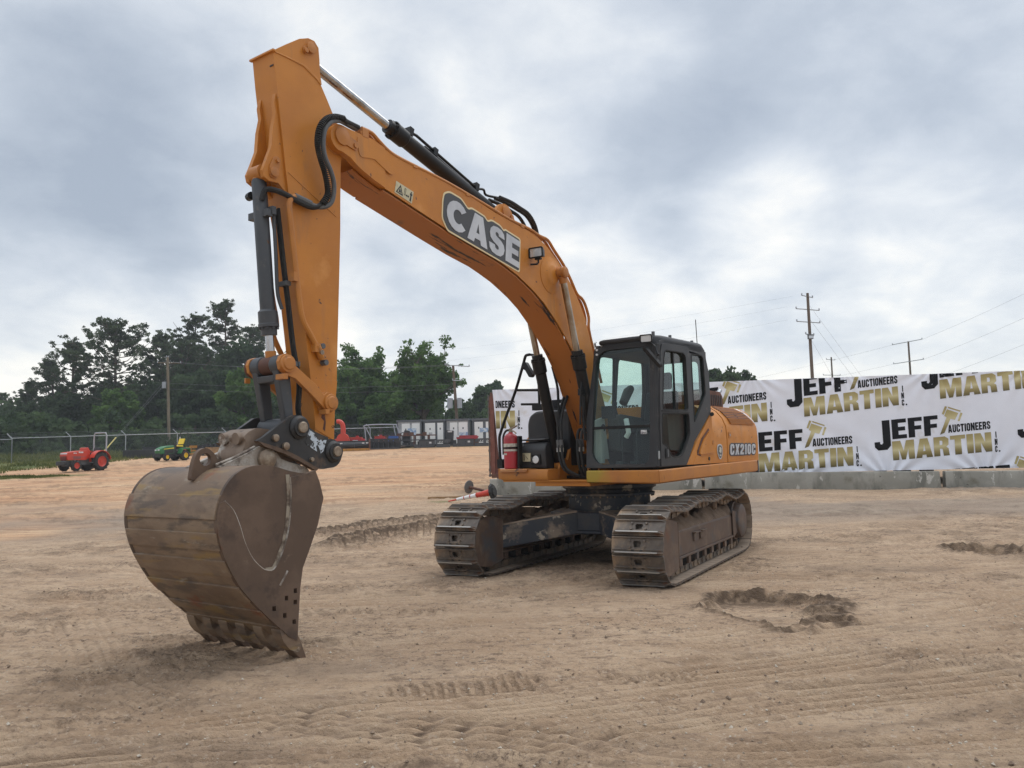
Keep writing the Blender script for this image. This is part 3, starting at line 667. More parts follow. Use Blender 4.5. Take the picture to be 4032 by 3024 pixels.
def shoe_mesh():
    mb = MB(); L = TL/NSH; hw = .30
    out = rrect(-L*.53, -hw, L*.47, hw, .012, 2)
    hole = [(-.026, -.034), (.030, -.046), (.044, -.032), (.044, .032), (.030, .046), (-.026, .034)]
    plate(mb, [out, hole], 'z', -.004, .018, 'track steel')
    for ya, yb in ((-hw+.004, -.13), (.13, hw-.004)): mb.quad((-L*.5, ya, -.0055), (-L*.5, yb, -.0055), (L*.45, yb, -.0055), (L*.45, ya, -.0055), 'dusty steel')
    for gx, gh_ in ((-.082, .050), (-.050, .012), (.082, .022)):
        prof = [(-.010, 0), (.010, 0), (.005, gh_), (-.005, gh_)]
        lo = [(gx+a, b+.018) for a, b in prof]
        # tapered ends
        for ya, yb in ((-hw+.004, hw-.004),):
            n_ = 4; vs = []
            for yy, k in ((ya, .25), (ya+.05, 1), (yb-.05, 1), (yb, .25)):
                vs += [(gx+a, yy, .018+(b*k)) for a, b in prof]
            fs = [(0, 1, 2, 3), (12, 15, 14, 13)]
            for i in range(3):
                for k in range(4): fs.append((i*4+k, i*4+(k+1) % 4, i*4+4+(k+1) % 4, i*4+4+k))
            mb.add(vs, fs, 'track steel')
    for sx in (-.022, .050):
        for sy in (-.085, .085): mb.cyl((sx, sy, .016), (sx, sy, .034), .015, 'track steel', 6)
    for sy in (-.05, .05): mb.box((-.066, sy-.016, .0182), (-.052, sy+.016, .030), 'decal ink')
    mb.box((-.089, -hw+.055, .066), (-.075, hw-.055, .0705), 'worn edge')
    bpy_me = mb.mesh('track_shoe'); bm = bmesh.new(); bm.from_mesh(bpy_me); bmesh.ops.recalc_face_normals(bm, faces=bm.faces); bm.to_mesh(bpy_me); bm.free()
    return bpy_me
SHOE = shoe_mesh()
def frame_at(s):
    p = at_len(s); t = (at_len(s+.03)-at_len(s-.03)).normalized(); n = Vector((t.z, 0, -t.x))     # outward
    return p, t, n
for side in (1, -1):
    Y = side*1.195
    mb = MB(); L = TL/NSH
    for i in range(NSH):
        p, t, n = frame_at((i+.5)*L)
        M_ = Matrix((t, Vector((0, 1, 0)), n)).transposed().to_4x4(); M_.translation = p+Vector((0, Y, 0))
        for sy in (-.095, .095):
            mb.box((-L*.52, sy-.022, -.085), (L*.46, sy+.022, -.006), 'track steel', M_)
            mb.cyl(M_ @ Vector((-L*.5, sy-.035, -.05)), M_ @ Vector((-L*.5, sy+.035, -.05)), .036, 'track steel', 8)
    tr = mb.build('crawler_track', EX, rotz=TR)
    for i in range(NSH):
        p, t, n = frame_at((i+.5)*L)
        M_ = Matrix((t, Vector((0, 1, 0)), n)).transposed().to_4x4(); M_.translation = p+Vector((0, Y, 0))
        o = bpy.data.objects.new('track_shoe', SHOE); COL.objects.link(o); o.parent = tr
        M_ = M_ @ Matrix.Rotation(R(random.Random(i*7+side).uniform(-1.2, 1.2)), 4, 'Y'); o.matrix_basis = M_
    # track frame: a box beam with sloping top, guard plates at the idler
    mb = MB(); y0, y1 = Y-.20, Y+.20
    sec = [(-.185, .275), (.185, .275), (.185, .56), (.14, .61), (-.14, .61), (-.185, .56)]
    mb.prism([(Y+a, b) for a, b in sec], 'x', -1.42, 1.38, 'track frame steel')
    mb.box((-1.40, y0-.005, .245), (1.375, y1+.005, .274), 'track frame steel')
    for yy in (y0-.012, y1-.008):
        g = [(1.38, .15), (1.70, .105), (2.00, .15), (2.12, .32), (2.13, .56), (2.02, .70), (1.75, .76), (1.38, .70)]
        mb.prism(roundpoly(g, .05), 'y', yy, yy+.02, 'track frame steel'); mb.box((1.36, yy-.004, .16), (1.382, yy+.024, .69), 'track frame steel')
        mb.prism([(-1.62, .30), (-1.35, .24), (-1.35, .64), (-1.62, .60)], 'y', yy+.002, yy+.018, 'track frame steel')
    for k, xx in enumerate((.30, .60)):
        mb.box((xx-.11, y1-.014 if side > 0 else y0-.04, .50), (xx+.11, y1+.04 if side > 0 else y0+.014, .515), 'track frame steel')
        mb.box((xx-.09, y1-.014 if side > 0 else y0-.01, .40), (xx+.09, y1+.01 if side > 0 else y0+.014, .498), 'track frame steel')
    tf = mb.build('track_frame', EX, rotz=TR, bevel=.006)
    mb = MB()
    mb.lathe((1.80, Y-.10, .445), (0, 1, 0), [(0, .30), (.02, .345), (.07, .345), (.08, .37), (.12, .37), (.13, .345), (.18, .345), (.20, .30)], 'track steel', 28)
    mb.cyl((1.80, Y-.19, .445), (1.80, Y+.19, .445), .09, 'track steel')
    mb.build('idler_wheel', tf)
    mb = MB(); teeth = 21
    prof = []
    for k in range(teeth*2): rr_ = .36 if k % 2 else .31; prof.append((-1.80+rr_*math.cos(math.pi*k/teeth), .455+rr_*math.sin(math.pi*k/teeth)))
    mb.prism(prof, 'y', Y-.03, Y+.03, 'track steel')
    oy = side
    mb.lathe((-1.80, Y, .455), (0, oy, 0), [(.03, .29), (.14, .29), (.15, .27), (.24, .25), (.26, .22), (.27, .10)], 'track frame steel', 28)
    for k in range(18):
        a = 2*math.pi*k/18; q = Vector((-1.80+.255*math.cos(a), Y+oy*.145, .455+.255*math.sin(a))); mb.cyl(q, q+Vector((0, oy*.022, 0)), .014, 'track steel', 6)
    mb.lathe((-1.80, Y, .455), (0, -oy, 0), [(.03, .28), (.20, .26), (.38, .20)], 'carbody paint', 20)
    mb.build('sprocket', tf)
    for xx in np.linspace(-1.28, 1.24, 8):
        mb = MB(); mb.lathe((xx, Y-.16, .205), (0, 1, 0), [(0, .05), (.02, .075), (.05, .085), (.07, .075), (.25, .075), (.27, .085), (.30, .075), (.32, .05)], 'rubber', 14)
        mb.box((xx-.05, Y-.195, .16), (xx+.05, Y-.165, .25), 'track frame steel'); mb.box((xx-.05, Y+.165, .16), (xx+.05, Y+.195, .25), 'track frame steel')
        mb.build('track_roller', tf)
    for xx in (.66, -.74):
        mb = MB(); mb.lathe((xx, Y-.13, .755), (0, 1, 0), [(0, .05), (.03, .07), (.09, .055), (.17, .055), (.23, .07), (.26, .05)], 'packed dirt', 14)
        mb.cyl((xx, Y-side*.26, .755), (xx, Y, .755), .05, 'packed dirt', 10); mb.box((xx-.07, Y-side*.26-.05, .60), (xx+.07, Y-side*.26+.05, .80), 'packed dirt')
        mb.build('carrier_roller', tf)
    # soil lying on the frame
    rng = np.random.default_rng(5+side); nx, ny = 70, 16; V = []; F = []
    for i in range(nx):
        for j in range(ny):
            x = -1.45+2.95*i/(nx-1); v = -1+2*j/(ny-1); y = Y+v*.175
            hh = .585+.15*(1-abs(v)**2.0)
            hh += (float(fbm(np.array([x*5.0+side*9]), np.array([y*6.0]), 4, 7)[0])-.5)*.26*(1-v*v)
            V.append((x, y, max(hh, .57) if j not in (0, ny-1) else .565))
    for i in range(nx-1):
        for j in range(ny-1): F.append((i*ny+j, i*ny+j+1, (i+1)*ny+j+1, (i+1)*ny+j))
    mb = MB(); mb.add(V, F, 'packed dirt'); mb.build('caked_soil', tf)

# ---- carbody --------------------------------------------------------
mb = MB()
mb.prism(roundpoly([(-.78, -.62), (.78, -.62), (.78, .62), (-.78, .62)], .2), 'z', .50, .745, 'carbody paint')
for sx in (1, -1):
    for sy in (1, -1):
        A = [(.78*sx, .15*sy), (.25*sx, .62*sy)]; B = [(1.32*sx, 1.02*sy), (.95*sx, 1.02*sy)]
        a0 = [(*A[0], .46), (*A[1], .46), (*A[1], .748), (*A[0], .748)]; b0 = [(*B[0], .30), (*B[1], .30), (*B[1], .60), (*B[0], .60)]
        mb.add(a0+b0, [(0, 1, 2, 3), (7, 6, 5, 4), (0, 4, 5, 1), (1, 5, 6, 2), (2, 6, 7, 3), (3, 7, 4, 0)], 'carbody paint')
        t0 = [(*A[0], .7485), (*A[1], .7485), (*B[1], .6005), (*B[0], .6005)]; mb.add(t0+[(p[0], p[1], p[2]+.022) for p in t0], [(4, 5, 6, 7), (0, 1, 5, 4), (1, 2, 6, 5), (2, 3, 7, 6), (3, 0, 4, 7)], 'dusty steel')
mb.prism([(-.80, .46), (.80, .46), (.80, .50), (-.80, .50)], 'y', -.6, .6, 'carbody paint')
cb = mb.build('carbody', EX, rotz=TR, bevel=.012)
mb = MB(); mb.lathe((0, 0, .745), (0, 0, 1), [(0, .60), (.005, .60), (.008, .575), (.20, .575), (.205, .64), (.235, .64), (.24, .60), (.29, .62), (.31, .66), (.37, .66)], 'carbody paint', 48)
for k in range(40):
    a = 2*math.pi*k/40; q = Vector((.622*math.cos(a), .622*math.sin(a), .925)); mb.cyl(q, q+Vector((0, 0, .026)), .012, 'track steel', 6)
mb.build('swing_bearing', EX)
# clods hanging about the carbody
rng = np.random.default_rng(8)
for x, y, z, s in ((.62, -.80, .70, .10), (.85, -.86, .68, .07), (.45, -.70, .755, .05), (.2, .72, .755, .06), (-.2, -.72, .755, .07)):
    P = [Vector(v) for v in ((1, 0, 0), (-1, 0, 0), (0, 1, 0), (0, -1, 0), (0, 0, .8), (0, 0, -.8))]; mb = MB()
    mb.add([(Vector((x, y, z))+(p+Vector(rng.normal(size=3)*.25))*s) for p in P], [(0, 2, 4), (2, 1, 4), (1, 3, 4), (3, 0, 4), (2, 0, 5), (1, 2, 5), (3, 1, 5), (0, 3, 5)], 'packed dirt')
    mb.build('soil_clod', cb)

# ---- upper frame ----------------------------------------------------
mb = MB()
mb.box((-2.25, -1.25, 1.196), (.78, 1.25, 1.24), 'black paint'); mb.lathe((0, 0, 1.10), (0, 0, 1), [(0, .70), (.10, .74)], 'black paint', 32)
mb.box((.80, -.93, 1.172), (1.27, -.185, 1.195), 'orange paint')
mb.prism([(1.02, 1.196), (1.285, 1.196), (1.305, 1.26), (1.285, 1.335), (1.02, 1.337)], 'y', -.945, -.185, 'worn orange paint')   # right front step
mb.prism([(1.09, 1.337), (1.31, 1.337), (1.335, 1.30), (1.31, 1.337), (1.30, 1.345), (1.09, 1.345)], 'y', -.95, -.50, 'worn orange paint')
mb.box((.35, -.42, 1.115), (1.24, .42, 1.172), 'orange paint')
mb.box((.52, -.183, 1.174), (1.27, .388, 1.19), 'orange paint')
mb.box((-1.9, -1.36, 1.19), (.80, -.97, 1.34), 'worn orange paint')
for yy in (-.30, .26):               # brackets of the boom foot
    mb.prism(roundpoly([(-.1, 1.17), (.70, 1.17), (.72, 1.35), (.52, 1.75), (.34, 1.88), (.18, 1.80), (.02, 1.4)], .08), 'y', yy, yy+.045, 'orange paint')
for yc in (-.31, .31):               # brackets of the boom cylinders
    for d in (-.095, .065):
        mb.prism(roundpoly([(.55, 1.16), (.98, 1.16), (.95, 1.38), (.86, 1.47), (.76, 1.47), (.66, 1.36)], .06), 'y', yc+d, yc+d+.03, 'orange paint')
    mb.cyl((.81, yc-.105, 1.378), (.81, yc+.105, 1.378), .045, 'worn orange paint', 14)
mb.box((-.2, -.20, 1.174), (.5, .22, 1.30), 'black paint')
uf = mb.build('main_frame', EX, bevel=.008)
def skirt(pts, mat, name='side_skirt', seg=None):
    """valance with a rounded lower edge following a path of (x, y, z bottom, z top)"""
    mb = MB(); V = []; F = []; n_ = len(pts)
    prof = [(0, 1), (.012, .93), (.016, .5), (.012, .10), (-.015, 0), (-.10, -.02), (-.10, 1)]
    for i, (x, y, zb, zt, nx, ny) in enumerate(pts):
        for o_, f in prof: V.append((x+nx*o_, y+ny*o_, zb+(zt-zb)*f))
    k = len(prof)
    for i in range(n_-1):
        for j in range(k): F.append((i*k+j, i*k+(j+1) % k, (i+1)*k+(j+1) % k, (i+1)*k+j))
    F += [tuple(range(k)), tuple(range((n_-1)*k, n_*k))[::-1]]
    mb.add(V, F, mat); return mb.build(name, EX)
s2 = math.sqrt(.5)
skirt([(1.265, .395, 1.158, 1.312, 1, 0), (1.262, .80, 1.150, 1.311, 1, 0), (1.252, 1.330, 1.146, 1.311, 1, 0), (1.235, 1.368, 1.146, 1.311, s2, s2)], 'sun faded skirt', 'front_skirt')
skirt([(1.232, 1.371, 1.146, 1.311, s2, s2), (1.21, 1.385, 1.147, 1.311, 0, 1), (.4, 1.385, 1.162, 1.327, 0, 1), (-1.0, 1.38, 1.175, 1.348, 0, 1), (-2.22, 1.376, 1.19, 1.366, 0, 1), (-2.29, 1.355, 1.192, 1.366, -s2, s2)], 'worn orange paint')

# ---- boom -----------------------------------------------------------
wb = .21
btop = [(4.769, 4.586), (4.62, 4.545), (4.466, 4.524), (3.887, 4.471), (3.3, 4.408), (2.827, 4.329), (2.444, 4.288), (2.175, 4.262), (1.943, 4.205), (1.728, 4.120), (1.509, 3.992), (1.334, 3.862), (1.157, 3.700), (1.003, 3.525), (.875, 3.345), (.79, 3.16), (.71, 2.95), (.62, 2.70), (.51, 2.40), (.40, 2.15), (.28, 1.93), (.19, 1.78)]
bfoot = arc(.33, 1.68, .155, 150, 330, 8)
bbot = [(.49, 1.68), (.56, 1.80), (.640, 1.95), (.735, 2.12), (.835, 2.32), (.94, 2.51), (1.08, 2.71), (1.225, 2.875), (1.39, 3.035), (1.555, 3.185), (1.74, 3.32), (1.862, 3.408), (2.07, 3.520), (2.251, 3.598), (2.427, 3.668), (2.641, 3.731), (2.847, 3.785), (3.241, 3.850), (3.65, 3.935), (4.254, 4.068), (4.511, 4.125), (4.644, 4.154)]
mb = MB(); outl = btop+bfoot+bbot
plate(mb, [outl], 'y', wb-.018, wb, 'orange paint'); plate(mb, [outl], 'y', -wb, -wb+.018, 'orange paint')
def strip(line, inset, mat, ya=-wb+.018, yb=wb-.018, th=.016):
    """web plate between the side plates along a line, set in by inset"""
    V = []; F = []; L = [Vector((p[0], p[1])) for p in line]
    for i, p in enumerate(L):
        t = (L[min(i+1, len(L)-1)]-L[max(i-1, 0)]).normalized(); nrm = Vector((t.y, -t.x))
        a = p-nrm*inset; b = p-nrm*(inset+th)
        V += [(a.x, ya, a.y), (a.x, yb, a.y), (b.x, yb, b.y), (b.x, ya, b.y)]
    for i in range(len(L)-1):
        for k in range(4): F.append((i*4+k, i*4+(k+1) % 4, i*4+4+(k+1) % 4, i*4+4+k))
    F += [(0, 1, 2, 3), tuple(range(len(V)-4, len(V)))[::-1]]; mb.add(V, F, mat)
strip([(p[0], p[1]) for p in btop[::-1]], .012, 'orange paint')
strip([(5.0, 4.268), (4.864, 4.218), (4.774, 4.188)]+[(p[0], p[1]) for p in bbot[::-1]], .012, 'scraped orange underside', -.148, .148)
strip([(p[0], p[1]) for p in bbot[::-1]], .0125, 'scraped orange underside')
mb.box((4.55, -wb+.018, 4.17), (4.60, wb-.018, 4.52), 'orange paint')
tip = [(4.64, 4.154), (4.774, 4.188), (4.864, 4.218), (4.988, 4.264), (5.09, 4.325), (5.19, 4.352)]+arc(5.205, 4.475, .128, -75, 95, 10)+[(5.10, 4.595), (4.949, 4.592), (4.80, 4.592), (4.64, 4.552)]
for yy in (.150, -.222): plate(mb, [tip], 'y', yy, yy+.072, 'orange paint')
# reinforcement scar on the near cheek
plate(mb, [roundpoly([(5.02, 4.56), (4.80, 4.575), (4.62, 4.515), (4.50, 4.36), (4.56, 4.30), (4.80, 4.40), (4.98, 4.36)], .05)], 'y', .222, .228, 'orange paint')
for yy, d in ((.222, 1), (-.222, -1)):
    mb.lathe((5.2, yy, 4.495), (0, d, 0), [(0, .085), (.018, .085), (.022, .06), (.03, .02)], 'worn orange paint', 20)
    plate(mb, [roundpoly([(5.245, 4.555), (5.26, 4.45), (5.02, 4.40), (4.99, 4.49)], .05)], 'y', yy if d > 0 else yy-.012, yy+.012 if d > 0 else yy, 'worn orange paint')
    mb.cyl((5.04, yy+d*.012, 4.452), (5.04, yy+d*.026, 4.452), .026, 'worn orange paint', 12)
    # boss that carries the boom cylinders' rods
    mb.lathe((1.70, d*wb, 3.790), (0, d, 0), [(0, .235), (.006, .235), (.016, .19), (.026, .155), (.038, .13), (.052, .10)], 'orange paint', 36)
    mb.lathe((1.59, d*wb, 3.825), (0, d, 0), [(0, .085), (.05, .08), (.052, .066), (.165, .066), (.17, .055), (.175, .02)], 'worn orange paint', 20)
# lugs of the arm cylinder
for yy in (.105, -.155):
    plate(mb, [roundpoly([(2.86, 4.32), (2.73, 4.42), (2.67, 4.49), (2.56, 4.52), (2.46, 4.47), (2.40, 4.39), (2.30, 4.27), (2.6, 4.25)], .06)], 'y', yy, yy+.05, 'orange paint')
    d = 1 if yy > 0 else -1; e = yy+.05 if d > 0 else yy
    mb.lathe((2.56, e, 4.42), (0, d, 0), [(0, .075), (.02, .075), (.024, .045), (.028, .02)], 'worn orange paint', 18); mb.cyl((2.45, e, 4.375), (2.45, e+d*.022, 4.375), .028, 'worn orange paint', 10)
mb.cyl((2.56, -.10, 4.42), (2.56, .10, 4.42), .05, 'worn orange paint', 14)
mb.cyl((.33, -.30, 1.68), (.33, .30, 1.68), .08, 'worn orange paint', 16)
boom = mb.build('boom', EX, bevel=.004)
# name plate on the boom: outline, pale edging, silver letters
def face_frame(origin, ux, uz):
    """points (u, v, out) on the near cheek of the boom, u along ux, v along uz in the (x, z) plane"""
    return lambda u, v, o_: (origin[0]+ux[0]*u+uz[0]*v, wb+o_, origin[1]+ux[1]*u+uz[1]*v)
def letters(mb, loops, fn, a, b, mat):
    for L in loops:
        vs, fs = fill2d(L); n = len(vs); V = [fn(p[0], p[1], a) for p in vs]+[fn(p[0], p[1], b) for p in vs]
        F = [f for f in fs]+[tuple(i+n for i in f[::-1]) for f in fs]
        c_ = {}
        for f in fs:
            for i in range(len(f)):
                e = (f[i], f[(i+1) % len(f)]); c_.setdefault(tuple(sorted(e)), []).append(e)
        for es in c_.values():
            if len(es) == 1: u, v = es[0]; F.append((v, u, u+n, v+n))
        mb.add(V, F, mat)
base0 = Vector((3.735, 3.985)); base1 = Vector((2.405, 3.752)); dirx = (base1-base0).normalized()
dirz = Vector((-.02, 1)); dirz = (dirz - dirx*dirz.dot(dirx)*.55).normalized()
lo_, W_ = text_loops('CASE', 1.0, 1.0, .07, .0, ROUND)
sc_ = (base1-base0).length/W_; hh_ = .335
def bf(u, v, o_):
    q = base0+dirx*u*sc_+dirz*v*hh_; return (q.x, wb+o_, q.y)
mb = MB()
hull = [(-.20, .72), (-.16, 1.02), (.08, 1.20), (.60, 1.22), (.92, 1.02), (1.05, 1.13), (1.70, 1.13), (1.82, 1.02), (2.0, 1.16), (2.45, 1.16), (2.62, 1.06), (2.68, 1.13), (3.50, 1.13), (3.52, -.14), (.08, -.16), (-.18, .15)]
letters(mb, [[roundpoly(hull, .10)]], bf, .002, .004, 'letter edging')
hull2 = [(-.15, .72), (-.11, 1.0), (.10, 1.14), (.58, 1.16), (.92, .96), (1.07, 1.07), (1.68, 1.07), (1.82, .96), (2.02, 1.10), (2.43, 1.10), (2.62, 1.0), (2.70, 1.07), (3.455, 1.07), (3.475, -.09), (.10, -.10), (-.13, .18)]
letters(mb, [[roundpoly(hull2, .10)]], bf, .004, .006, 'letter outline')
mb.build('name_decal', boom, smooth=0)
mb = MB(); letters(mb, lo_, bf, .006, .011, 'silver lettering'); mb.build('name_lettering', boom, smooth=0)
# warning label
mb = MB(); A, B, C_, D_ = Vector((4.478, 4.270)), Vector((4.227, 4.220)), Vector((4.257, 4.092)), Vector((4.505, 4.148))
def wf(u, v, o_): q = (D_.lerp(C_, u)).lerp(A.lerp(B, u), v); return (q.x, wb+o_, q.y)
letters(mb, [[[(0, 0), (1, 0), (1, 1), (0, 1)]]], wf, .001, .003, 'decal cream')
letters(mb, [[[(.06, .12), (.46, .12), (.26, .90)], [(.13, .20), (.39, .20), (.26, .72)]], [[(.20, .26), (.33, .26), (.31, .40), (.24, .56), (.22, .40)]],
             [[(.84, .10), (.93, .10), (.91, .55), (.95, .60), (.95, .74), (.82, .74), (.82, .60), (.86, .55)]], [_ring(.885, .82, .03, .06, 0, 360, 8)[:-1]],
             [[(.60, .36), (.66, .46), (.66, .40), (.74, .40), (.74, .46), (.80, .36), (.74, .26), (.74, .32), (.66, .32), (.66, .26)]], [[(.50, .3), (.58, .3), (.58, .85), (.50, .85)], [(.515, .34), (.565, .34), (.565, .81), (.515, .81)]]], wf, .003, .005, 'decal ink')
mb.build('warning_decal', boom, smooth=0)
def lamp(parent, c, fwd, w, h, d, name='work_lamp'):
    f = Vector(fwd).normalized(); s = Vector((0, 0, 1)).cross(f).normalized(); u = f.cross(s)
    M_ = Matrix((f, s, u)).transposed().to_4x4(); M_.translation = Vector(c); mb = MB()
    fr = rrect(-w/2, -h/2, w/2, h/2, .018, 3); hole = rrect(-w/2+.014, -h/2+.014, w/2-.014, h/2-.014, .012, 3)
    pl = MB(); plate(mb, [fr, hole], 'x', 0, .022, 'black paint', lambda q: M_ @ Vector(q))
    V = [M_ @ Vector((0, *p)) for p in fr]+[M_ @ Vector((-d, p[0]*.72, p[1]*.72)) for p in fr]; n_ = len(fr)
    mb.add(V, [(i, (i+1) % n_, n_+(i+1) % n_, n_+i) for i in range(n_)]+[tuple(range(n_, 2*n_))], 'black paint')
    mb.box((.004, -w/2+.012, -h/2+.012), (.010, w/2-.012, h/2-.012), 'lamp lens', M_)
    for k in range(5): mb.box((.0101, -w/2+.02+(w-.04)*k/5, -h/2+.02), (.013, -w/2+.02+(w-.04)*(k+.45)/5, h/2-.02), 'lamp lens', M_)
    return mb, M_
mb, M_ = lamp(boom, (2.16, .31, 3.975), (1, .12, -.05), .19, .13, .09)
mb.tube([(2.12, .31, 3.915), (2.12, .31, 3.86), (2.13, .30, 3.84), (2.17, .225, 3.84)], .012, 'black paint', 8)
mb.box((2.10, .27, 3.895), (2.14, .35, 3.915), 'black paint')
mb.tube([(2.08, .31, 4.0), (1.98, .26, 4.06), (1.93, .215, 4.10)], .006, 'rubber', 6)
mb.build('work_lamp', boom)
# pipes along the boom
mb = MB()
for dy in (.0, -.055, -.30, -.355):
    pts = [(4.93, .20+dy, 4.665), (4.80, .20+dy, 4.66), (4.705, .20+dy, 4.612), (4.555, .20+dy, 4.545), (4.339, .20+dy, 4.515), (3.7, .20+dy, 4.468), (3.0, .20+dy, 4.382), (2.55, .20+dy, 4.32), (2.15, .20+dy, 4.295), (1.90, .19+dy, 4.26), (1.70, .18+dy, 4.25), (1.54, .17+dy, 4.153), (1.32, .17+dy, 4.00), (1.14, .17+dy, 3.82), (1.00, .17+dy, 3.66), (.86, .16+dy, 3.62), (.77, .16+dy, 3.54), (.69, .16+dy, 3.38), (.70, .16+dy, 3.24), (.64, .16+dy, 3.06), (.52, .16+dy, 2.80), (.40, .16+dy, 2.5)]
    mb.tube(smooth_path(pts, 3), .020, 'worn orange paint', 8)
for x, z in ((4.93, 4.60), (4.2, 4.48), (3.35, 4.40), (2.3, 4.27)): mb.box((x-.03, -.17, z), (x+.03, .22, z+.03), 'worn orange paint')
mb.box((4.86, .12, 4.58), (4.94, .225, 4.66), 'worn orange paint')
mb.build('hydraulic_pipe', boom)

# ---- arm ------------------------------------------------------------
wa = .144
front = [(5.905, 5.058), (5.875, 4.798), (5.841, 4.563), (5.809, 4.328), (5.772, 4.032), (5.735, 3.794), (5.680, 3.538), (5.639, 3.239), (5.602, 2.941), (5.565, 2.679), (5.528, 2.404), (5.498, 2.189), (5.461, 1.865), (5.456, 1.72)]
bossp = arc(5.363, 1.60, .105, 40, -120, 8)
rear = [(5.245, 1.62), (5.238, 1.75), (5.230, 1.993), (5.206, 2.243), (5.186, 2.748), (5.166, 3.261), (5.152, 3.651), (5.150, 3.90), (5.142, 4.249), (5.130, 4.344), (5.12, 4.50), (5.182, 4.606), (5.231, 4.709), (5.297, 4.818), (5.386, 4.956), (5.426, 4.993), (5.521, 5.047), (5.584, 5.063), (5.675, 5.068), (5.80, 5.064)]
mb = MB(); plate(mb, [front+bossp+rear], 'y', -wa, wa, 'orange paint')
ear = [(5.905, 5.058), (5.781, 5.159), (5.629, 5.276), (5.528, 5.325), (5.457, 5.327), (5.409, 5.281), (5.398, 5.174), (5.392, 5.045), (5.372, 4.945), (5.47, 4.99), (5.584, 5.04), (5.72, 5.045)]
for yy in (.100, -.150): plate(mb, [ear], 'y', yy, yy+.05, 'orange paint')
mb.add([(5.905, -.10, 5.058), (5.905, .10, 5.058), (5.781, .10, 5.159), (5.781, -.10, 5.159), (5.90, -.10, 5.03), (5.90, .10, 5.03), (5.77, .10, 5.13), (5.77, -.10, 5.13)], [(0, 1, 2, 3), (7, 6, 5, 4), (0, 4, 5, 1), (1, 5, 6, 2), (2, 6, 7, 3), (3, 7, 4, 0)], 'orange paint')
mb.box((5.895, -.165, 5.045), (5.925, .165, 5.062), 'orange paint')
for d in (1, -1):
    e = .15 if d > 0 else -.15
    plate(mb, [roundpoly([(5.60, 5.215), (5.585, 5.145), (5.45, 5.245), (5.465, 5.31)], .05)], 'y', min(e, e+d*.016), max(e, e+d*.016), 'worn orange paint')
    mb.lathe((5.51, e+d*.016, 5.235), (0, d, 0), [(0, .05), (.012, .05), (.016, .02)], 'worn orange paint', 16); mb.cyl((5.57, e+d*.016, 5.185), (5.57, e+d*.034, 5.185), .022, 'worn orange paint', 10)
    # lug of the bucket cylinder
    lug = [(5.86, 4.70), (5.877, 4.613), (5.862, 4.52), (5.890, 4.387), (5.904, 4.212), (5.96, 4.062), (5.995, 3.98), (5.981, 3.924), (5.932, 3.901), (5.83, 3.905), (5.70, 3.80), (5.68, 4.1), (5.78, 4.60)]
    plate(mb, [lug], 'y', .078 if d > 0 else -.122, .122 if d > 0 else -.078, 'orange paint')
    e = d*.122
    plate(mb, [roundpoly([(5.935, 4.02), (5.925, 3.93), (5.845, 3.94), (5.82, 4.10), (5.85, 4.14), (5.89, 4.12)], .03)], 'y', min(e, e+d*.012), max(e, e+d*.012), 'worn orange paint')
    mb.lathe((5.887, e+d*.012, 3.985), (0, d, 0), [(0, .042), (.012, .042), (.016, .02)], 'worn orange paint', 14); mb.cyl((5.851, e+d*.012, 4.095), (5.851, e+d*.03, 4.095), .02, 'worn orange paint', 10)
    # pin of the link arms
    mb.lathe((5.355, d*wa, 2.028), (0, d, 0), [(0, .10), (.03, .10), (.035, .085)], 'worn orange paint', 20)
    # stiffening weld and raised lower collar
    plate(mb, [[(5.205, 2.235), (5.505, 2.235), (5.461, 1.865), (5.46, 1.80), (5.245, 1.70), (5.232, 1.993)]], 'y', min(d*wa, d*(wa+.005)), max(d*wa, d*(wa+.005)), 'orange paint')
    mb.lathe((5.20, d*wa, 4.49), (0, d, 0), [(0, .155), (.006, .15)], 'worn orange paint', 26)
mb.tube([(5.75, wa+.001, 4.02), (5.48, wa+.001, 3.885), (5.20, wa+.001, 3.75)], .004, 'worn orange paint', 6)
mb.tube([(p[0], wa+.001, p[1]) for p in ((5.905, 5.05), (5.80, 5.052), (5.675, 5.055), (5.584, 5.05), (5.521, 5.035), (5.44, 4.99), (5.38, 4.94))], .007, 'orange paint', 6)
arm = mb.build('arm', EX, bevel=.004)
for x, z, l, a in ((5.79, 4.70, .04, 10), (5.868, 4.86, .04, 12), (5.885, 4.93, .045, 8)): mb = MB(); mb.box((x-.001, wa-.06 if x > 5.8 else wa-.02, z), (x+.012, wa-.06+l if x > 5.8 else wa-.02+l*.4, z+.012), 'decal ink'); mb.build('paint_chip', arm)
mb = MB(); mb.add([(p[0], wa+.0065, p[1]) for p in ((5.40, 1.99), (5.385, 1.95), (5.392, 1.90), (5.36, 1.87), (5.375, 1.80), (5.350, 1.78), (5.340, 1.86), (5.352, 1.93), (5.345, 1.98), (5.37, 2.01))], [tuple(range(10))], 'rust brown'); mb.build('rust_patch', arm)
mb = MB()
mb.tube(smooth_path([(5.66, wa+.03, 3.815), (5.72, wa+.03, 3.80), (5.755, wa+.03, 3.75), (5.755, wa+.03, 3.66), (5.735, wa+.03, 3.52), (5.70, wa+.03, 3.25), (5.668, wa+.03, 3.02), (5.635, wa+.03, 2.82), (5.600, wa+.03, 2.715), (5.53, wa+.03, 2.62), (5.465, wa+.03, 2.525)], 4), .026, 'worn orange paint', 10)
mb.tube(smooth_path([(5.66, -wa-.03, 3.8), (5.75, -wa-.03, 3.74), (5.74, -wa-.03, 3.5), (5.67, -wa-.03, 3.0), (5.62, -wa-.03, 2.75), (5.66, -wa-.03, 2.65), (5.55, -wa-.03, 2.45)], 4), .024, 'worn orange paint', 8)
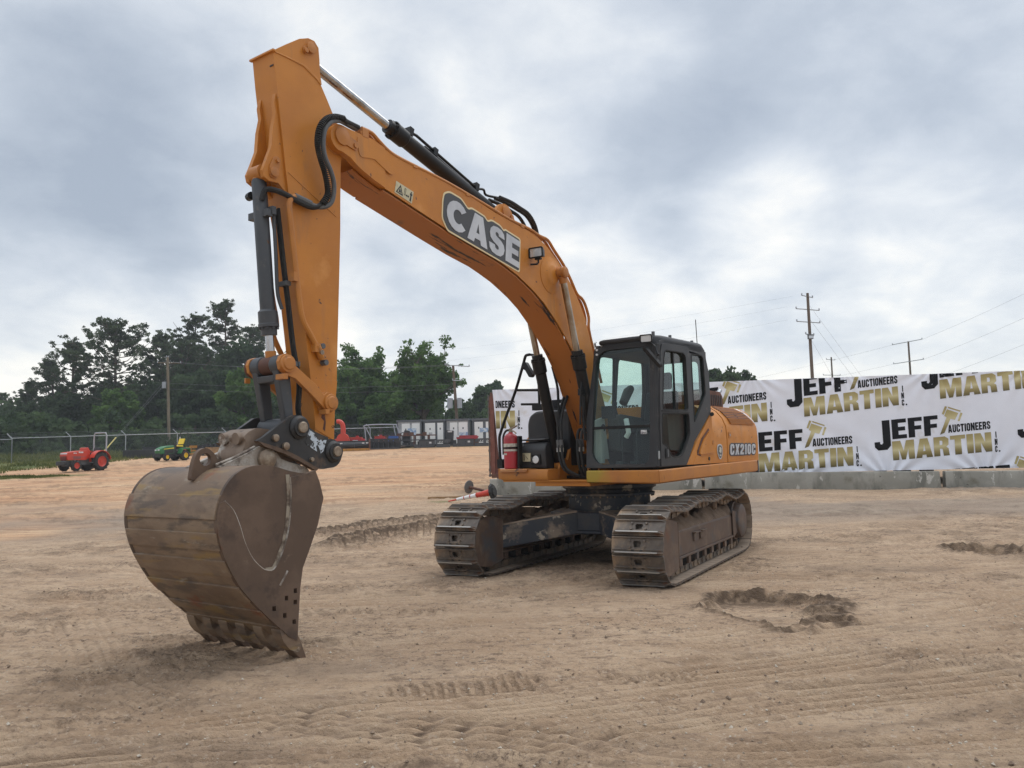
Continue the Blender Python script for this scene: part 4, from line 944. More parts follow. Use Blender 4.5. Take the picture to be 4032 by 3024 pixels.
mb.box((5.69, wa, 3.06), (5.73, wa+.06, 3.14), 'worn orange paint'); mb.box((5.44, wa, 2.47), (5.50, wa+.06, 2.54), 'worn orange paint')
mb.tube([(5.47, wa+.035, 2.53), (5.40, wa+.035, 2.42)], .035, 'worn orange paint', 10); mb.cyl((5.40, wa, 2.53), (5.40, wa+.05, 2.53), .025, 'machine grey', 8); mb.cyl((5.375, wa, 2.385), (5.375, wa+.06, 2.385), .026, 'machine grey', 8); mb.cyl((5.355, wa, 2.46), (5.355, wa+.03, 2.46), .015, 'worn orange paint', 8)
mb.tube([(5.43, wa+.04, 2.47), (5.43, wa+.07, 2.47)], .022, 'pin steel', 8)
mb.build('hydraulic_pipe', arm)

# ---- hydraulic cylinders ---------------------------------------------
def cylinder(a, b, split, rb, rr_, mat, rodmat, glen=.16, gr=None, eye=True, eyemat='worn orange paint', rod_eye=True, eyew=.09):
    """barrel from pin a to split (fraction of a-b), rod on to pin b"""
    a, b = Vector(a), Vector(b); d = (b-a); L = d.length; d.normalize(); gr = gr or rb*1.18; s = L*split
    mb = MB()
    mb.lathe(a, d, [(rb*.7, rb*.8), (rb*1.1, rb), (s-glen-.02, rb), (s-glen, gr), (s-.05, gr), (s-.045, gr*1.06), (s-.02, gr*1.06), (s-.018, gr*.82), (s+.05, gr*.80)], mat, 24)
    if eye: mb.cyl(a-Vector((0, eyew, 0)), a+Vector((0, eyew, 0)), rb*1.05, eyemat, 18); mb.cyl(a, a+d*rb*1.5, rb*.85, eyemat, 16)
    for k in range(10):
        an = 2*math.pi*k/10; u = d.orthogonal().normalized(); w = d.cross(u); q = a+d*(s-.018)+(u*math.cos(an)+w*math.sin(an))*gr*.92; mb.cyl(q, q+d*.018, .010, mat, 6)
    o = mb.build('hydraulic_cylinder', EX); mb = MB()
    mb.cyl(a+d*(s+.04), b-d*rr_*1.5, rr_, rodmat, 20)
    if rod_eye: mb.cyl(b-Vector((0, eyew, 0)), b+Vector((0, eyew, 0)), rr_*1.75, eyemat, 18); mb.cyl(b-d*rr_*3.2, b, rr_*1.25, eyemat, 16)
    mb.build('piston_rod', o); return o
ac = cylinder((2.56, 0, 4.42), (5.51, 0, 5.235), .60, .078, .047, 'black paint', 'chrome rod', .20, .094)
mb = MB(); P0 = Vector((2.56, 0, 4.42)); dA = (Vector((5.51, 0, 5.235))-P0).normalized(); nA = Vector((-dA.z, 0, dA.x))
mb.tube([P0+dA*.42+nA*.10+Vector((0, .03, 0)), P0+dA*1.5+nA*.125+Vector((0, .03, 0)), P0+dA*1.62+nA*.10+Vector((0, .03, 0))], .016, 'black paint', 8)
mb.tube([P0+dA*.42+nA*.11-Vector((0, .03, 0)), P0+dA*1.3+nA*.13-Vector((0, .03, 0))], .016, 'black paint', 8)
for t_ in (.45, 1.2, 1.6): mb.box((-.03, -.06, .06), (.03, .06, .15), 'black paint', Matrix.Translation(P0+dA*t_) @ Matrix.Rotation(-math.atan2(dA.z, dA.x), 4, 'Y'))
mb.tube(smooth_path([P0+dA*.42+nA*.10+Vector((0, .03, 0)), P0+dA*.30+nA*.16+Vector((0, .02, 0)), P0+dA*.22+nA*.14, P0+dA*.05+nA*.19+Vector((0, .04, 0))], 4), .015, 'black paint', 8)
mb.build('cylinder_pipe', ac)
bc = cylinder((5.945, 0, 3.985), (5.808, 0, 2.345), .815, .064, .037, 'slate grey paint', 'chrome rod', .15, .083, eyew=.07)
mb = MB()
mb.box((5.89, -.14, 3.60), (5.945, .12, 3.66), 'slate grey paint'); mb.box((5.86, .0, 3.62), (5.90, .13, 3.69), 'slate grey paint')
mb.tube(smooth_path([(5.85, .08, 3.64), (5.83, .085, 3.3), (5.815, .085, 3.0), (5.80, .09, 2.90), (5.775, .10, 2.82)], 4), .016, 'slate grey paint', 8)
mb.cyl((5.955, -.12, 3.80), (5.97, -.06, 3.80), .035, 'black paint', 10)
mb.build('cylinder_pipe', bc)
for sy in (1, -1):
    Y = sy*.31; cylinder((.81, Y, 1.376), (1.59, Y, 3.825), .585, .074, .042, 'black paint', 'dull rod', .19, .092, eyew=.06, eyemat='worn orange paint')

# ---- bucket linkage ---------------------------------------------------
for d in (1, -1):
    mb = MB(); lp = [(5.905, 2.352), (5.885, 2.400), (5.825, 2.425), (5.765, 2.385), (5.73, 2.325), (5.52, 2.185), (5.425, 2.095), (5.39, 2.118), (5.340, 2.115), (5.285, 2.055), (5.290, 1.99), (5.34, 1.945), (5.40, 1.955), (5.445, 1.995), (5.562, 2.090), (5.739, 2.220), (5.83, 2.245), (5.89, 2.29)]
    plate(mb, [lp], 'y', .186 if d > 0 else -.226, .226 if d > 0 else -.186, 'worn orange paint')
    for px_, pz, rr_ in ((5.822, 2.337, .062), (5.355, 2.028, .062)):
        mb.lathe((px_, d*.226, pz), (0, d, 0), [(0, rr_+.015), (.022, rr_+.012), (.024, rr_-.008), (.034, rr_-.012), (.036, .02)], 'worn orange paint', 22)
    mb.box((5.855, d*.20-.02, 2.20), (5.905, d*.20+.06*d+.02, 2.245), 'worn orange paint'); mb.box((5.40, d*.20-.02, 1.925), (5.445, d*.20+.05*d+.02, 1.965), 'worn orange paint')
    mb.build('link_arm', EX, bevel=.003)
mb = MB()
mb.cyl((5.815, -.185, 2.337), (5.815, -.075, 2.337), .085, 'slate grey paint', 20); mb.cyl((5.815, .075, 2.337), (5.815, .185, 2.337), .085, 'slate grey paint', 20)
mb.lathe((5.815, -.262, 2.337), (0, 1, 0), [(0, .07), (.01, .09), (.04, .09), (.05, .07)], 'rust brown', 20)
mb.cyl((5.815, -.075, 2.337), (5.815, .075, 2.337), .079, 'rust brown', 20)
for yy in (-.172, .100):
    mb.add([(5.89, yy, 2.33), (5.89, yy+.072, 2.33), (5.75, yy+.072, 2.31), (5.75, yy, 2.31), (5.785, yy, 1.82), (5.785, yy+.072, 1.82), (5.70, yy+.072, 1.79), (5.70, yy, 1.79)], [(0, 1, 2, 3), (7, 6, 5, 4), (0, 4, 5, 1), (1, 5, 6, 2), (2, 6, 7, 3), (3, 7, 4, 0)], 'slate grey paint')
mb.add([(5.875, -.11, 2.25), (5.875, .11, 2.25), (5.80, .11, 2.24), (5.80, -.11, 2.24), (5.865, -.11, 2.19), (5.865, .11, 2.19), (5.79, .11, 2.18), (5.79, -.11, 2.18)], [(0, 1, 2, 3), (7, 6, 5, 4), (0, 4, 5, 1), (1, 5, 6, 2), (2, 6, 7, 3), (3, 7, 4, 0)], 'slate grey paint')
mb.box((5.71, -.11, 1.83), (5.785, .11, 1.88), 'slate grey paint'); mb.cyl((5.736, -.19, 1.804), (5.736, .19, 1.804), .085, 'slate grey paint', 18)
mb.build('bucket_link', EX, bevel=.010)
# hoses running down inside the arm to the coupler
mb = MB()
for dy in (.03, .065):
    mb.tube(smooth_path([(5.80, dy+.02, 3.70), (5.755, dy+.03, 3.30), (5.705, dy+.04, 2.90), (5.655, dy+.05, 2.50), (5.60, dy+.06, 2.20), (5.62, dy+.07, 1.98), (5.60, dy+.08, 1.86)], 5), .013, 'rubber', 8)
    mb.tube([(5.60, dy+.08, 1.87), (5.585, dy+.085, 1.80)], .017, 'grey sleeve', 8)
for x, z in ((5.725, 3.05), (5.625, 2.36)): mb.box((x-.02, .02, z-.02), (x+.03, .13, z+.02), 'machine grey')
mb.build('coupler_hose', EX)

# ---- quick coupler -----------------------------------------------------
wc = .27
cpl = [(6.151, 1.693), (6.085, 1.726), (5.95, 1.814), (5.809, 1.902), (5.77, 1.908), (5.724, 1.896), (5.678, 1.855), (5.637, 1.813), (5.563, 1.771), (5.40, 1.718)]+arc(5.372, 1.592, .108, 65, -70, 10)[::1]
cpl = [(6.151, 1.693), (6.085, 1.726), (5.95, 1.814), (5.809, 1.902), (5.77, 1.908), (5.724, 1.896), (5.678, 1.855), (5.637, 1.813), (5.563, 1.771), (5.42, 1.722)]+arc(5.385, 1.585, .125, 75, 275, 12)+[(5.474, 1.452), (5.529, 1.462), (5.591, 1.485), (5.744, 1.565), (5.874, 1.618), (5.999, 1.655)]
mb = MB()
for d in (1, -1):
    plate(mb, [cpl], 'y', wc-.04 if d > 0 else -wc, wc if d > 0 else -wc+.04, 'coupler black')
    for (px_, pz), rr_ in zip(((5.736, 1.804), (5.363, 1.600)), (.058, .055)):
        mb.lathe((px_, d*wc, pz), (0, d, 0), [(0, rr_*1.75), (.015, rr_*1.7), (.03, rr_*1.35), (.045, rr_*1.3)], 'coupler black', 24)
        mb.lathe((px_, d*wc, pz), (0, d, 0), [(.045, rr_*.82), (.062, rr_*.80), (.066, rr_*.7)], 'pin steel', 18)
    for (px_, pz), rr_ in (((5.981, 1.716), .030), ((5.878, 1.649), .032), ((5.61, 1.535), .018)):
        mb.lathe((px_, d*wc, pz), (0, d, 0), [(0, rr_), (.024, rr_), (.028, rr_*.8)], 'pin steel', 14)
    e = [(6.151, 1.690), (5.999, 1.652), (5.874, 1.615), (5.744, 1.562), (5.591, 1.482), (5.53, 1.460), (5.56, 1.440), (5.75, 1.53), (5.90, 1.59), (6.08, 1.645)]
    plate(mb, [e], 'y', wc-.045 if d > 0 else -wc-.012, wc+.012 if d > 0 else -wc+.045, 'rusty steel')
body = [(6.08, 1.80), (6.16, 1.765), (6.20, 1.725), (6.175, 1.690), (6.19, 1.655), (6.215, 1.60), (6.215, 1.545), (6.15, 1.50), (5.95, 1.52), (5.70, 1.52), (5.66, 1.62), (5.85, 1.72), (5.95, 1.79)]
plate(mb, [roundpoly(body, .03)], 'y', -.165, .165, 'chipped rusty steel')
mb.cyl((6.175, .08, 1.72), (6.215, .08, 1.715), .05, 'chipped rusty steel', 14); mb.cyl((6.175, -.10, 1.72), (6.215, -.10, 1.715), .05, 'chipped rusty steel', 14)
qc = mb.build('quick_coupler', EX, bevel=.005)
mb = MB(); sh = [(5.64, 1.795), (5.655, 1.71), (5.675, 1.695), (5.66, 1.665), (5.57, 1.615), (5.545, 1.602), (5.555, 1.64), (5.535, 1.655), (5.515, 1.62), (5.505, 1.585), (5.475, 1.605), (5.44, 1.70), (5.465, 1.70), (5.49, 1.685), (5.50, 1.705), (5.525, 1.69), (5.555, 1.745)]
plate(mb, [sh], 'y', wc+.001, wc+.003, 'worn bare sticker'); mb.build('worn_sticker', qc, smooth=0)

# ---- bucket -------------------------------------------------------------
wk = .602
back = smooth2([(5.99, 1.432), (6.096, 1.452), (6.191, 1.478), (6.284, 1.497), (6.374, 1.503), (6.491, 1.486), (6.591, 1.435), (6.665, 1.354), (6.705, 1.270), (6.730, 1.190), (6.737, 1.095), (6.722, 1.000), (6.690, .895), (6.635, .780), (6.545, .635), (6.443, .520), (6.296, .376), (6.174, .265), (6.110, .205)], 3)
frontk = [(6.055, .150), (6.035, .165), (6.024, .341), (6.008, .553), (5.983, .703), (5.917, .837), (5.832, 1.024), (5.797, 1.154), (5.774, 1.226), (5.813, 1.354), (5.856, 1.449), (5.93, 1.428)]
holes = [[(x-.016, z-.019), (x+.016, z-.017), (x+.016, z+.019), (x-.016, z+.017)] for x, z in ((6.055, .54), (6.138, .497), (6.056, .455), (6.251, .438), (6.154, .372), (6.066, .31))]
mb = MB()
for d in (1, -1): plate(mb, [back+frontk]+holes, 'y', wk-.028 if d > 0 else -wk, wk if d > 0 else -wk+.028, 'bucket side steel')
def shell(line, ya, yb, off, th, mat):
    L = [Vector(p) for p in line]; V = []; F = []
    for i, p in enumerate(L):
        t = (L[min(i+1, len(L)-1)]-L[max(i-1, 0)]).normalized(); n_ = Vector((-t.y, t.x))
        if n_.dot(p-Vector((6.1, .9))) < 0: n_ = -n_
        a = p+n_*off; b = p+n_*(off-th)
        V += [(a.x, ya, a.y), (a.x, yb, a.y), (b.x, yb, b.y), (b.x, ya, b.y)]
    for i in range(len(L)-1):
        for k in range(4): F.append((i*4+k, i*4+(k+1) % 4, i*4+4+(k+1) % 4, i*4+4+k))
    F += [(0, 1, 2, 3), tuple(range(len(V)-4, len(V)))[::-1]]; mb.add(V, F, mat)
shell(back, -wk+.012, wk-.012, -.003, .026, 'bucket shell steel')
bk = mb.build('bucket', EX, smooth=30, bevel=.003)
# wear bands across the shell
def sub(line, z0, z1): return [p for p in line if z0 <= p[1] <= z1 and p[0] > 6.02]
mb = MB()
for z0, z1, o_ in ((1.12, 1.30, .013), (.90, 1.035, .010), (.70, .835, .009), (.505, .635, .012), (.355, .455, .009)):
    fine = smooth2(back, 3); shell(sub(fine, z0, z1), -wk+.004, wk-.004, o_, .028, 'bucket shell steel')
fine = smooth2(back, 3); shell(sub(fine, .18, .30), -wk+.002, wk-.002, .006, .03, 'bucket shell steel')
mb.build('wear_band', bk, smooth=30, bevel=.003)
# thick lower cheek plates round a bare oval
mb = MB()
oval = smooth2([(6.676, 1.255), (6.603, 1.183), (6.546, 1.060), (6.510, .955), (6.445, .833), (6.371, .758), (6.319, .727), (6.251, .724), (6.190, .804), (6.127, .948), (6.096, 1.110), (6.088, 1.301), (6.096, 1.404)], 3)
low = [p for p in back if p[1] < 1.25 and p[0] > 6.0]
cheek = oval[::-1]+low+frontk[1:-1]+[(5.93, 1.428)]
for d in (1, -1): plate(mb, [[p for i, p in enumerate(cheek)]]+holes, 'y', wk+.001 if d > 0 else -wk-.014, wk+.014 if d > 0 else -wk-.001, 'bucket side steel')
bead = [(p[0], wk+.004, p[1]) for p in oval]
mb.tube(bead, .009, 'chipped pale steel', 6)
sm = [(6.20, .79), (6.135, .93), (6.10, 1.11), (6.092, 1.30), (6.104, 1.425)]; plate(mb, [smooth2(sm, 3)+[(p[0]+.035, p[1]) for p in smooth2(sm, 3)][::-1]], 'y', wk-.002, wk+.004, 'weld scuff'); sm = [(6.25, .725), (6.19, .80)]
plate(mb, [[(6.33, .722), (6.25, .716), (6.18, .80), (6.215, .81), (6.26, .745), (6.32, .745)]], 'y', wk-.002, wk+.0045, 'weld scuff')
mb.tube([(6.13, wk+.012, .70), (6.16, wk+.012, .655), (6.20, wk+.012, .60)], .010, 'chipped pale steel', 6)
mb.build('cheek_plate', bk, smooth=30)
# hinge lugs on top
mb = MB()
blug = [(6.46, 1.500), (6.373, 1.536), (6.317, 1.555), (6.202, 1.602), (6.119, 1.640), (6.071, 1.652), (6.022, 1.653), (5.96, 1.636), (5.923, 1.594), (5.879, 1.547), (5.795, 1.519), (5.704, 1.494), (5.63, 1.478), (5.60, 1.455), (5.58, 1.41), (5.782, 1.385), (5.96, 1.40), (6.10, 1.42), (6.45, 1.47)]
for yy in (.178, -.228): plate(mb, [blug], 'y', yy, yy+.05, 'chipped pale steel')
for d in (1, -1): mb.lathe((6.033, d*.228, 1.551), (0, d, 0), [(0, .085), (.03, .082), (.032, .065), (.036, .06), (.04, .02)], 'pin steel', 22)
mb.cyl((6.033, -.2, 1.551), (6.033, .2, 1.551), .06, 'pin steel', 18)
plate(mb, [[(5.62, 1.42), (5.86, 1.455), (5.99, 1.435), (5.99, 1.41), (5.84, 1.42), (5.66, 1.385)]], 'y', -.22, .22, 'chipped pale steel')
mb.tube([(6.47, .20, 1.512), (6.32, .20, 1.562), (6.12, .20, 1.648)], .012, 'chipped pale steel', 6)
mb.build('hinge_lug', bk, bevel=.004)
mb = MB(); eo = roundpoly([(6.40, 1.485), (6.455, 1.60), (6.53, 1.650), (6.60, 1.620), (6.635, 1.545), (6.66, 1.40), (6.60, 1.40)], .05); eh = _ring(6.535, 1.555, .050, .048, 0, 360, 14)[:-1]
plate(mb, [eo, eh], 'y', .12, .165, 'rusty steel'); mb.build('lifting_eye', bk, bevel=.010)
# teeth
for k in range(6):
    y = -.555+k*.222
    mb = MB()
    # adapter nose wrapped over the lip, with a raised horn on the outside
    sec = [(6.03, .21), (6.165, .292), (6.196, .272), (6.165, .185), (6.105, .112), (6.02, .072), (5.995, .10), (6.0, .16)]
    for (w0, w1) in ((-.055, .055),): plate(mb, [roundpoly(sec, .03)], 'y', y+w0, y+w1, 'bucket shell steel')
    o = mb.build('tooth_adapter', bk, bevel=.012)
    mb = MB(); V = [(6.095, y-.05, .118), (6.095, y+.05, .118), (5.995, y+.05, .160), (5.995, y-.05, .160), (5.965, y-.062, -.020), (5.965, y+.062, -.020), (5.94, y+.062, -.005), (5.94, y-.062, -.005)]
    mb.add(V, [(0, 1, 2, 3), (7, 6, 5, 4), (0, 4, 5, 1), (1, 5, 6, 2), (2, 6, 7, 3), (3, 7, 4, 0)], 'rusty steel')
    mb.cyl((6.02, y-.058, .098), (6.02, y+.058, .098), .014, 'pin steel', 8)
    mb.build('tooth', bk, bevel=.006)

# ---- hoses at the boom tip ------------------------------------------------
mb = MB()
mb.tube(smooth_path([(4.96, .19, 4.665), (5.13, .22, 4.655), (5.24, .28, 4.630), (5.36, .30, 4.600), (5.46, .30, 4.545), (5.53, .30, 4.450), (5.55, .29, 4.335), (5.53, .28, 4.245), (5.485, .27, 4.152), (5.44, .26, 4.075), (5.405, .25, 3.975), (5.395, .24, 3.885), (5.44, .22, 3.795), (5.54, .21, 3.745), (5.66, .19, 3.765), (5.77, .17, 3.80), (5.86, .13, 3.83), (5.93, .08, 3.83), (5.95, .05, 3.74)], 5), .024, 'rubber', 10)
for k in range(22):     # spiral guard
    pass
mb.build('boom_hose', EX)
mb = MB()
mb.tube(smooth_path([(4.98, .16, 4.655), (5.15, .20, 4.645), (5.28, .28, 4.600), (5.40, .31, 4.545), (5.475, .31, 4.450), (5.49, .30, 4.315), (5.46, .29, 4.205), (5.39, .28, 4.110), (5.335, .26, 4.020), (5.325, .25, 3.920), (5.35, .24, 3.825), (5.42, .22, 3.775), (5.52, .21, 3.765), (5.62, .19, 3.795), (5.70, .17, 3.815)], 5), .022, 'grey sleeve', 10)
mb.tube([(5.55, .205, 3.775), (5.70, .17, 3.815)], .030, 'grey sleeve', 10)
mb.tube([(4.97, .175, 4.66), (5.14, .205, 4.65)], .030, 'grey sleeve', 10)
mb.build('boom_hose', EX)
mb = MB(); pts = smooth_path([(5.24, .29, 4.630), (5.36, .31, 4.600), (5.46, .31, 4.545), (5.53, .31, 4.450), (5.55, .30, 4.335), (5.53, .29, 4.245), (5.485, .28, 4.152), (5.44, .27, 4.075), (5.405, .26, 3.975), (5.395, .25, 3.885), (5.44, .23, 3.795)], 12)
for i, p in enumerate(pts[::2]): q = pts[min(i*2+1, len(pts)-1)]; mb.tube([p, q], .031, 'rubber', 10)
mb.build('hose_guard', EX)
# hoses looping over the boom behind the arm cylinder
for dy, dx in ((.10, 0), (.03, .06), (-.06, .02)):
    mb = MB(); mb.tube(smooth_path([(2.60, dy, 4.60), (2.40, dy+.02, 4.585), (2.22-dx, dy+.02, 4.56), (2.02-dx, dy+.02, 4.52), (1.86-dx, dy+.01, 4.40), (1.78-dx, dy, 4.22), (1.74-dx, dy, 4.12)], 6), .022, 'rubber', 10); mb.build('boom_hose', EX)
# hoses beside the boom foot
for x, y, k in ((1.04, .20, 0), (1.02, .13, 1), (1.08, -.09, 2), (1.06, -.15, 3)):
    mb = MB(); top = 1.80 if y > 0 else 1.84
    pts = [(x-.25, y, 1.70), (x-.18, y, top), (x-.08, y, top+.05), (x, y, top), (x+.02, y, 1.62), (x, y, 1.40), (x-.06, y+.02, 1.24)] if y > 0 else [(x-.28, y-.02, 2.40), (x-.12, y-.03, 2.15), (x-.03, y-.02, 1.95), (x, y, 1.72), (x+.02, y+.02, 1.50), (x+.01, y+.08, 1.33), (x-.05, y+.22, 1.24)]
    mb.tube(smooth_path(pts, 5), .020, 'rubber', 8)
    mb.tube([(x, y, 1.62), (x+.01, y, 1.72)], .027, 'grey sleeve', 8); mb.tube([(x+.002, y, 1.56), (x, y, 1.615)], .028, 'white plastic' if k % 2 else 'dull gauge white', 8)
    mb.build('swing_hose', EX)
mb = MB(); mb.box((.45, .10, 1.20), (.92, .33, 1.36), 'black paint'); mb.tube([(.98, .25, 1.36), (.9, .3, 1.55), (.85, .28, 1.66)], .03, 'black paint', 8)
mb.build('valve_block', EX)

# ---- cab --------------------------------------------------------------------
CAB = bpy.data.objects.new('cab', None); COL.objects.link(CAB); CAB.parent = EX; CAB.empty_display_size = .2
def xf(z): return 1.195-.073*(z-1.34)                 # raked front face
def lean_y(z): return .355+max(0, z-2.0)*.105          # inner side leans
mb = MB()
# outer side frame with its window openings
side = [(1.17, 1.343), (1.165, 1.78), (1.125, 2.341), (1.075, 2.80)]+[(1.03, 2.90), (.95, 2.925), (.70, 2.94), (.30, 2.955), (-.157, 2.965), (-.33, 2.955), (-.40, 2.91), (-.43, 2.82), (-.525, 2.597), (-.532, 2.068), (-.18, 1.825), (.131, 1.624), (.38, 1.350)]
dw_up = roundpoly([(1.055, 2.040), (.965, 2.70), (.915, 2.805), (.355, 2.815), (.285, 2.77), (.268, 2.055)], .06)
dw_lo = roundpoly([(1.078, 2.005), (.260, 2.022), (.248, 1.744), (.475, 1.50), (.600, 1.452), (.807, 1.455), (.890, 1.50), (.985, 1.60), (1.105, 1.62)], .05)
rw = roundpoly([(.075, 2.825), (-.285, 2.838), (-.345, 2.79), (-.375, 2.301), (-.185, 2.110), (.060, 1.890)], .05)
plate(mb, [side, dw_up, dw_lo, rw], 'y', 1.315, 1.355, 'charcoal paint')
# inner side frame
sidei = [(1.17, 1.343), (1.06, 2.85), (1.00, 2.93), (-.30, 2.95), (-.42, 2.86), (-.52, 2.50), (-.52, 1.35)]
wi = roundpoly([(1.03, 1.75), (.95, 2.78), (.55, 2.82), (.50, 1.70)], .06); wi2 = roundpoly([(.44, 1.90), (.44, 2.80), (-.30, 2.82), (-.38, 2.4), (-.38, 1.9)], .08)
plate(mb, [sidei, wi, wi2], 'y', .345, .385, 'charcoal paint', lambda q: (q[0], q[1]+max(0, q[2]-2.0)*.105, q[2]))
# front frame
fo = [(.345, 1.343), (1.315, 1.343), (1.315, 1.9), (1.315, 2.55), (1.300, 2.86), (1.24, 2.90), (.56, 2.905), (.47, 2.86), (.40, 2.40), (.345, 1.95)]
fh = roundpoly([(.425, 1.50), (.52, 1.385), (1.18, 1.385), (1.232, 1.45), (1.240, 1.90), (1.250, 2.66), (1.215, 2.79), (1.14, 2.845), (.62, 2.845), (.53, 2.80), (.475, 2.70), (.432, 1.95)], .06, 5)
def lean(q): return (q[0]+xf(q[2]), q[1], q[2])
plate(mb, [fo, fh], 'x', -.05, 0, 'charcoal paint', lean)
mb.box((-.045, .435, 1.832), (.004, 1.238, 1.868), 'black paint', Matrix.Translation((xf(1.85), 0, 0)))
# A pillar outer bulge, rear frame, floor, roof
mb.tube([(xf(z)-.035, 1.318, z) for z in (1.35, 1.8, 2.3, 2.75, 2.86)], [.042, .042, .044, .048, .05], 'charcoal paint', 10)
rearo = [(.345, 1.35), (1.33, 1.35), (1.33, 2.90), (.45, 2.90)]; rh = roundpoly([(.50, 2.02), (1.24, 2.02), (1.22, 2.78), (.55, 2.78)], .08)
plate(mb, [rearo, rh], 'x', -.50, -.46, 'interior grey')
mb.box((-.50, .36, 1.335), (1.15, 1.315, 1.38), 'interior dark')
roof = []
rp = roundpoly([(-.44, .50), (1.06, .50), (1.06, 1.355), (-.44, 1.355)], .14, 5)
V = []; F = []; n_ = len(rp)
for k, (zz_, s_) in enumerate(((2.86, 1.0), (2.93, 1.0), (2.965, .975), (2.985, .92), (2.99, .6))):
    for x, y in rp: V.append((.31+(x-.31)*s_, .93+(y-.93)*s_, zz_+(.018 if x < .3 else 0)))
for k in range(4):
    for i in range(n_): F.append((k*n_+i, k*n_+(i+1) % n_, (k+1)*n_+(i+1) % n_, (k+1)*n_+i))
F += [tuple(range(4*n_, 5*n_)), tuple(range(n_))[::-1]]
mb.add(V, F, 'charcoal paint')
fr = mb.build('cab_frame', CAB, bevel=.008)
mb = MB(); mb.tube([(1.085, .56, 2.945), (1.125, .62, 2.945), (1.13, 1.0, 2.945), (1.115, 1.2, 2.945)], .032, 'interior dark', 8); mb.build('roof_visor', CAB)
mb = MB()
for y in (.47, .56): mb.tube([(1.07, y, 2.90), (1.09, y, 2.95), (1.06, y, 2.97)], .014, 'galvanised steel', 6)
for x, y in ((1.00, 1.26), (.55, 1.28), (-.15, 1.28)): mb.cyl((x, y, 2.96), (x, y, 3.03), .022, 'machine grey', 8)
for z in (2.86, 2.80): mb.cyl((xf(z)-.01, .50, z), (xf(z)+.02, .50, z), .014, 'white plastic', 8)
mb.build('roof_bracket', CAB)
def pane(name, loop, axis, a, b, mat, fn=None):
    mb = MB(); vs, fs = fill2d([loop])
    Q = [{'y': (p[0], a, p[1]), 'x': (a, p[0], p[1])}[axis] for p in vs]
    mb.add([fn(q) if fn else q for q in Q], fs, mat); return mb.build(name, CAB, smooth=0)
MATS['cab glass'] = GLASS; MATS['side glass'] = GLASS2
big = [(y, z) for y, z in fh]
pane('upper_windscreen', roundpoly([(.434, 1.866), (1.240, 1.866), (1.250, 2.66), (1.215, 2.79), (1.14, 2.845), (.62, 2.845), (.53, 2.80), (.475, 2.70)], .06, 5), 'x', -.030, -.024, 'cab glass', lean)
wl_ = pane('lower_windscreen', roundpoly([(.425, 1.50), (.52, 1.387), (1.18, 1.387), (1.232, 1.45), (1.238, 1.834), (.431, 1.834)], .05, 4), 'x', -.030, -.024, 'cab glass', lean)
mb = MB(); mb.box((xf(1.78)-.022, 1.112, 1.752), (xf(1.78)-.016, 1.192, 1.803), 'sticker white')
for k in range(9): mb.box((xf(1.78)-.0155, 1.120+k*.0075, 1.757), (xf(1.78)-.0145, 1.120+k*.0075+.0025+.002*(k % 3), 1.772), 'decal ink')
mb.build('tag_sticker', CAB, smooth=0)
mb = MB()                                     # door leaf proud of the side frame
dl = [(1.150, 1.353), (1.135, 1.80), (1.10, 2.33), (1.045, 2.76), (.995, 2.865), (.90, 2.885), (.185, 2.905), (.16, 2.83), (.130, 1.835), (.136, 1.628), (.395, 1.356)]
plate(mb, [dl, dw_up, dw_lo], 'y', 1.3565, 1.372, 'charcoal paint')
mb.box((.255, 1.373, 2.018), (1.085, 1.382, 2.040), 'black paint')
rim = lambda L, w: (L, offset_poly(L, -w))
for L in (dw_up, dw_lo):
    plate(mb, [L, offset_poly(L, -.014)], 'y', 1.345, 1.377, 'rubber')
dr = mb.build('cab_door', CAB, bevel=.004)
mb = MB(); plate(mb, [rw, offset_poly(rw, -.014)], 'y', 1.345, 1.360, 'rubber'); mb.build('window_seal', CAB)
mb = MB(); plate(mb, [roundpoly([(1.040, 1.575), (.930, 1.570), (.885, 1.450), (1.035, 1.440)], .03)], 'y', 1.3725, 1.378, 'black paint'); mb.box((.975, 1.376, 1.465), (1.005, 1.395, 1.555), 'machine grey'); mb.build('door_handle', CAB)
pane('door_window', dw_up, 'y', 1.334, 1.339, 'side glass'); pane('door_window', dw_lo, 'y', 1.334, 1.339, 'side glass')
pane('rear_side_window', rw, 'y', 1.332, 1.337, 'side glass')
mb = MB(); mb.tube([(.62, 1.343, 2.06), (.63, 1.343, 2.81)], .014, 'black paint', 6); mb.build('sliding_sash', CAB)
pane('inner_window', wi2, 'y', .362, .366, 'cab glass', lambda q: (q[0], q[1]+max(0, q[2]-2.0)*.105, q[2])); pane('inner_window', wi, 'y', .362, .366, 'cab glass', lambda q: (q[0], q[1]+max(0, q[2]-2.0)*.105, q[2]))
pane('rear_window', rh, 'x', -.482, -.477, 'cab glass')
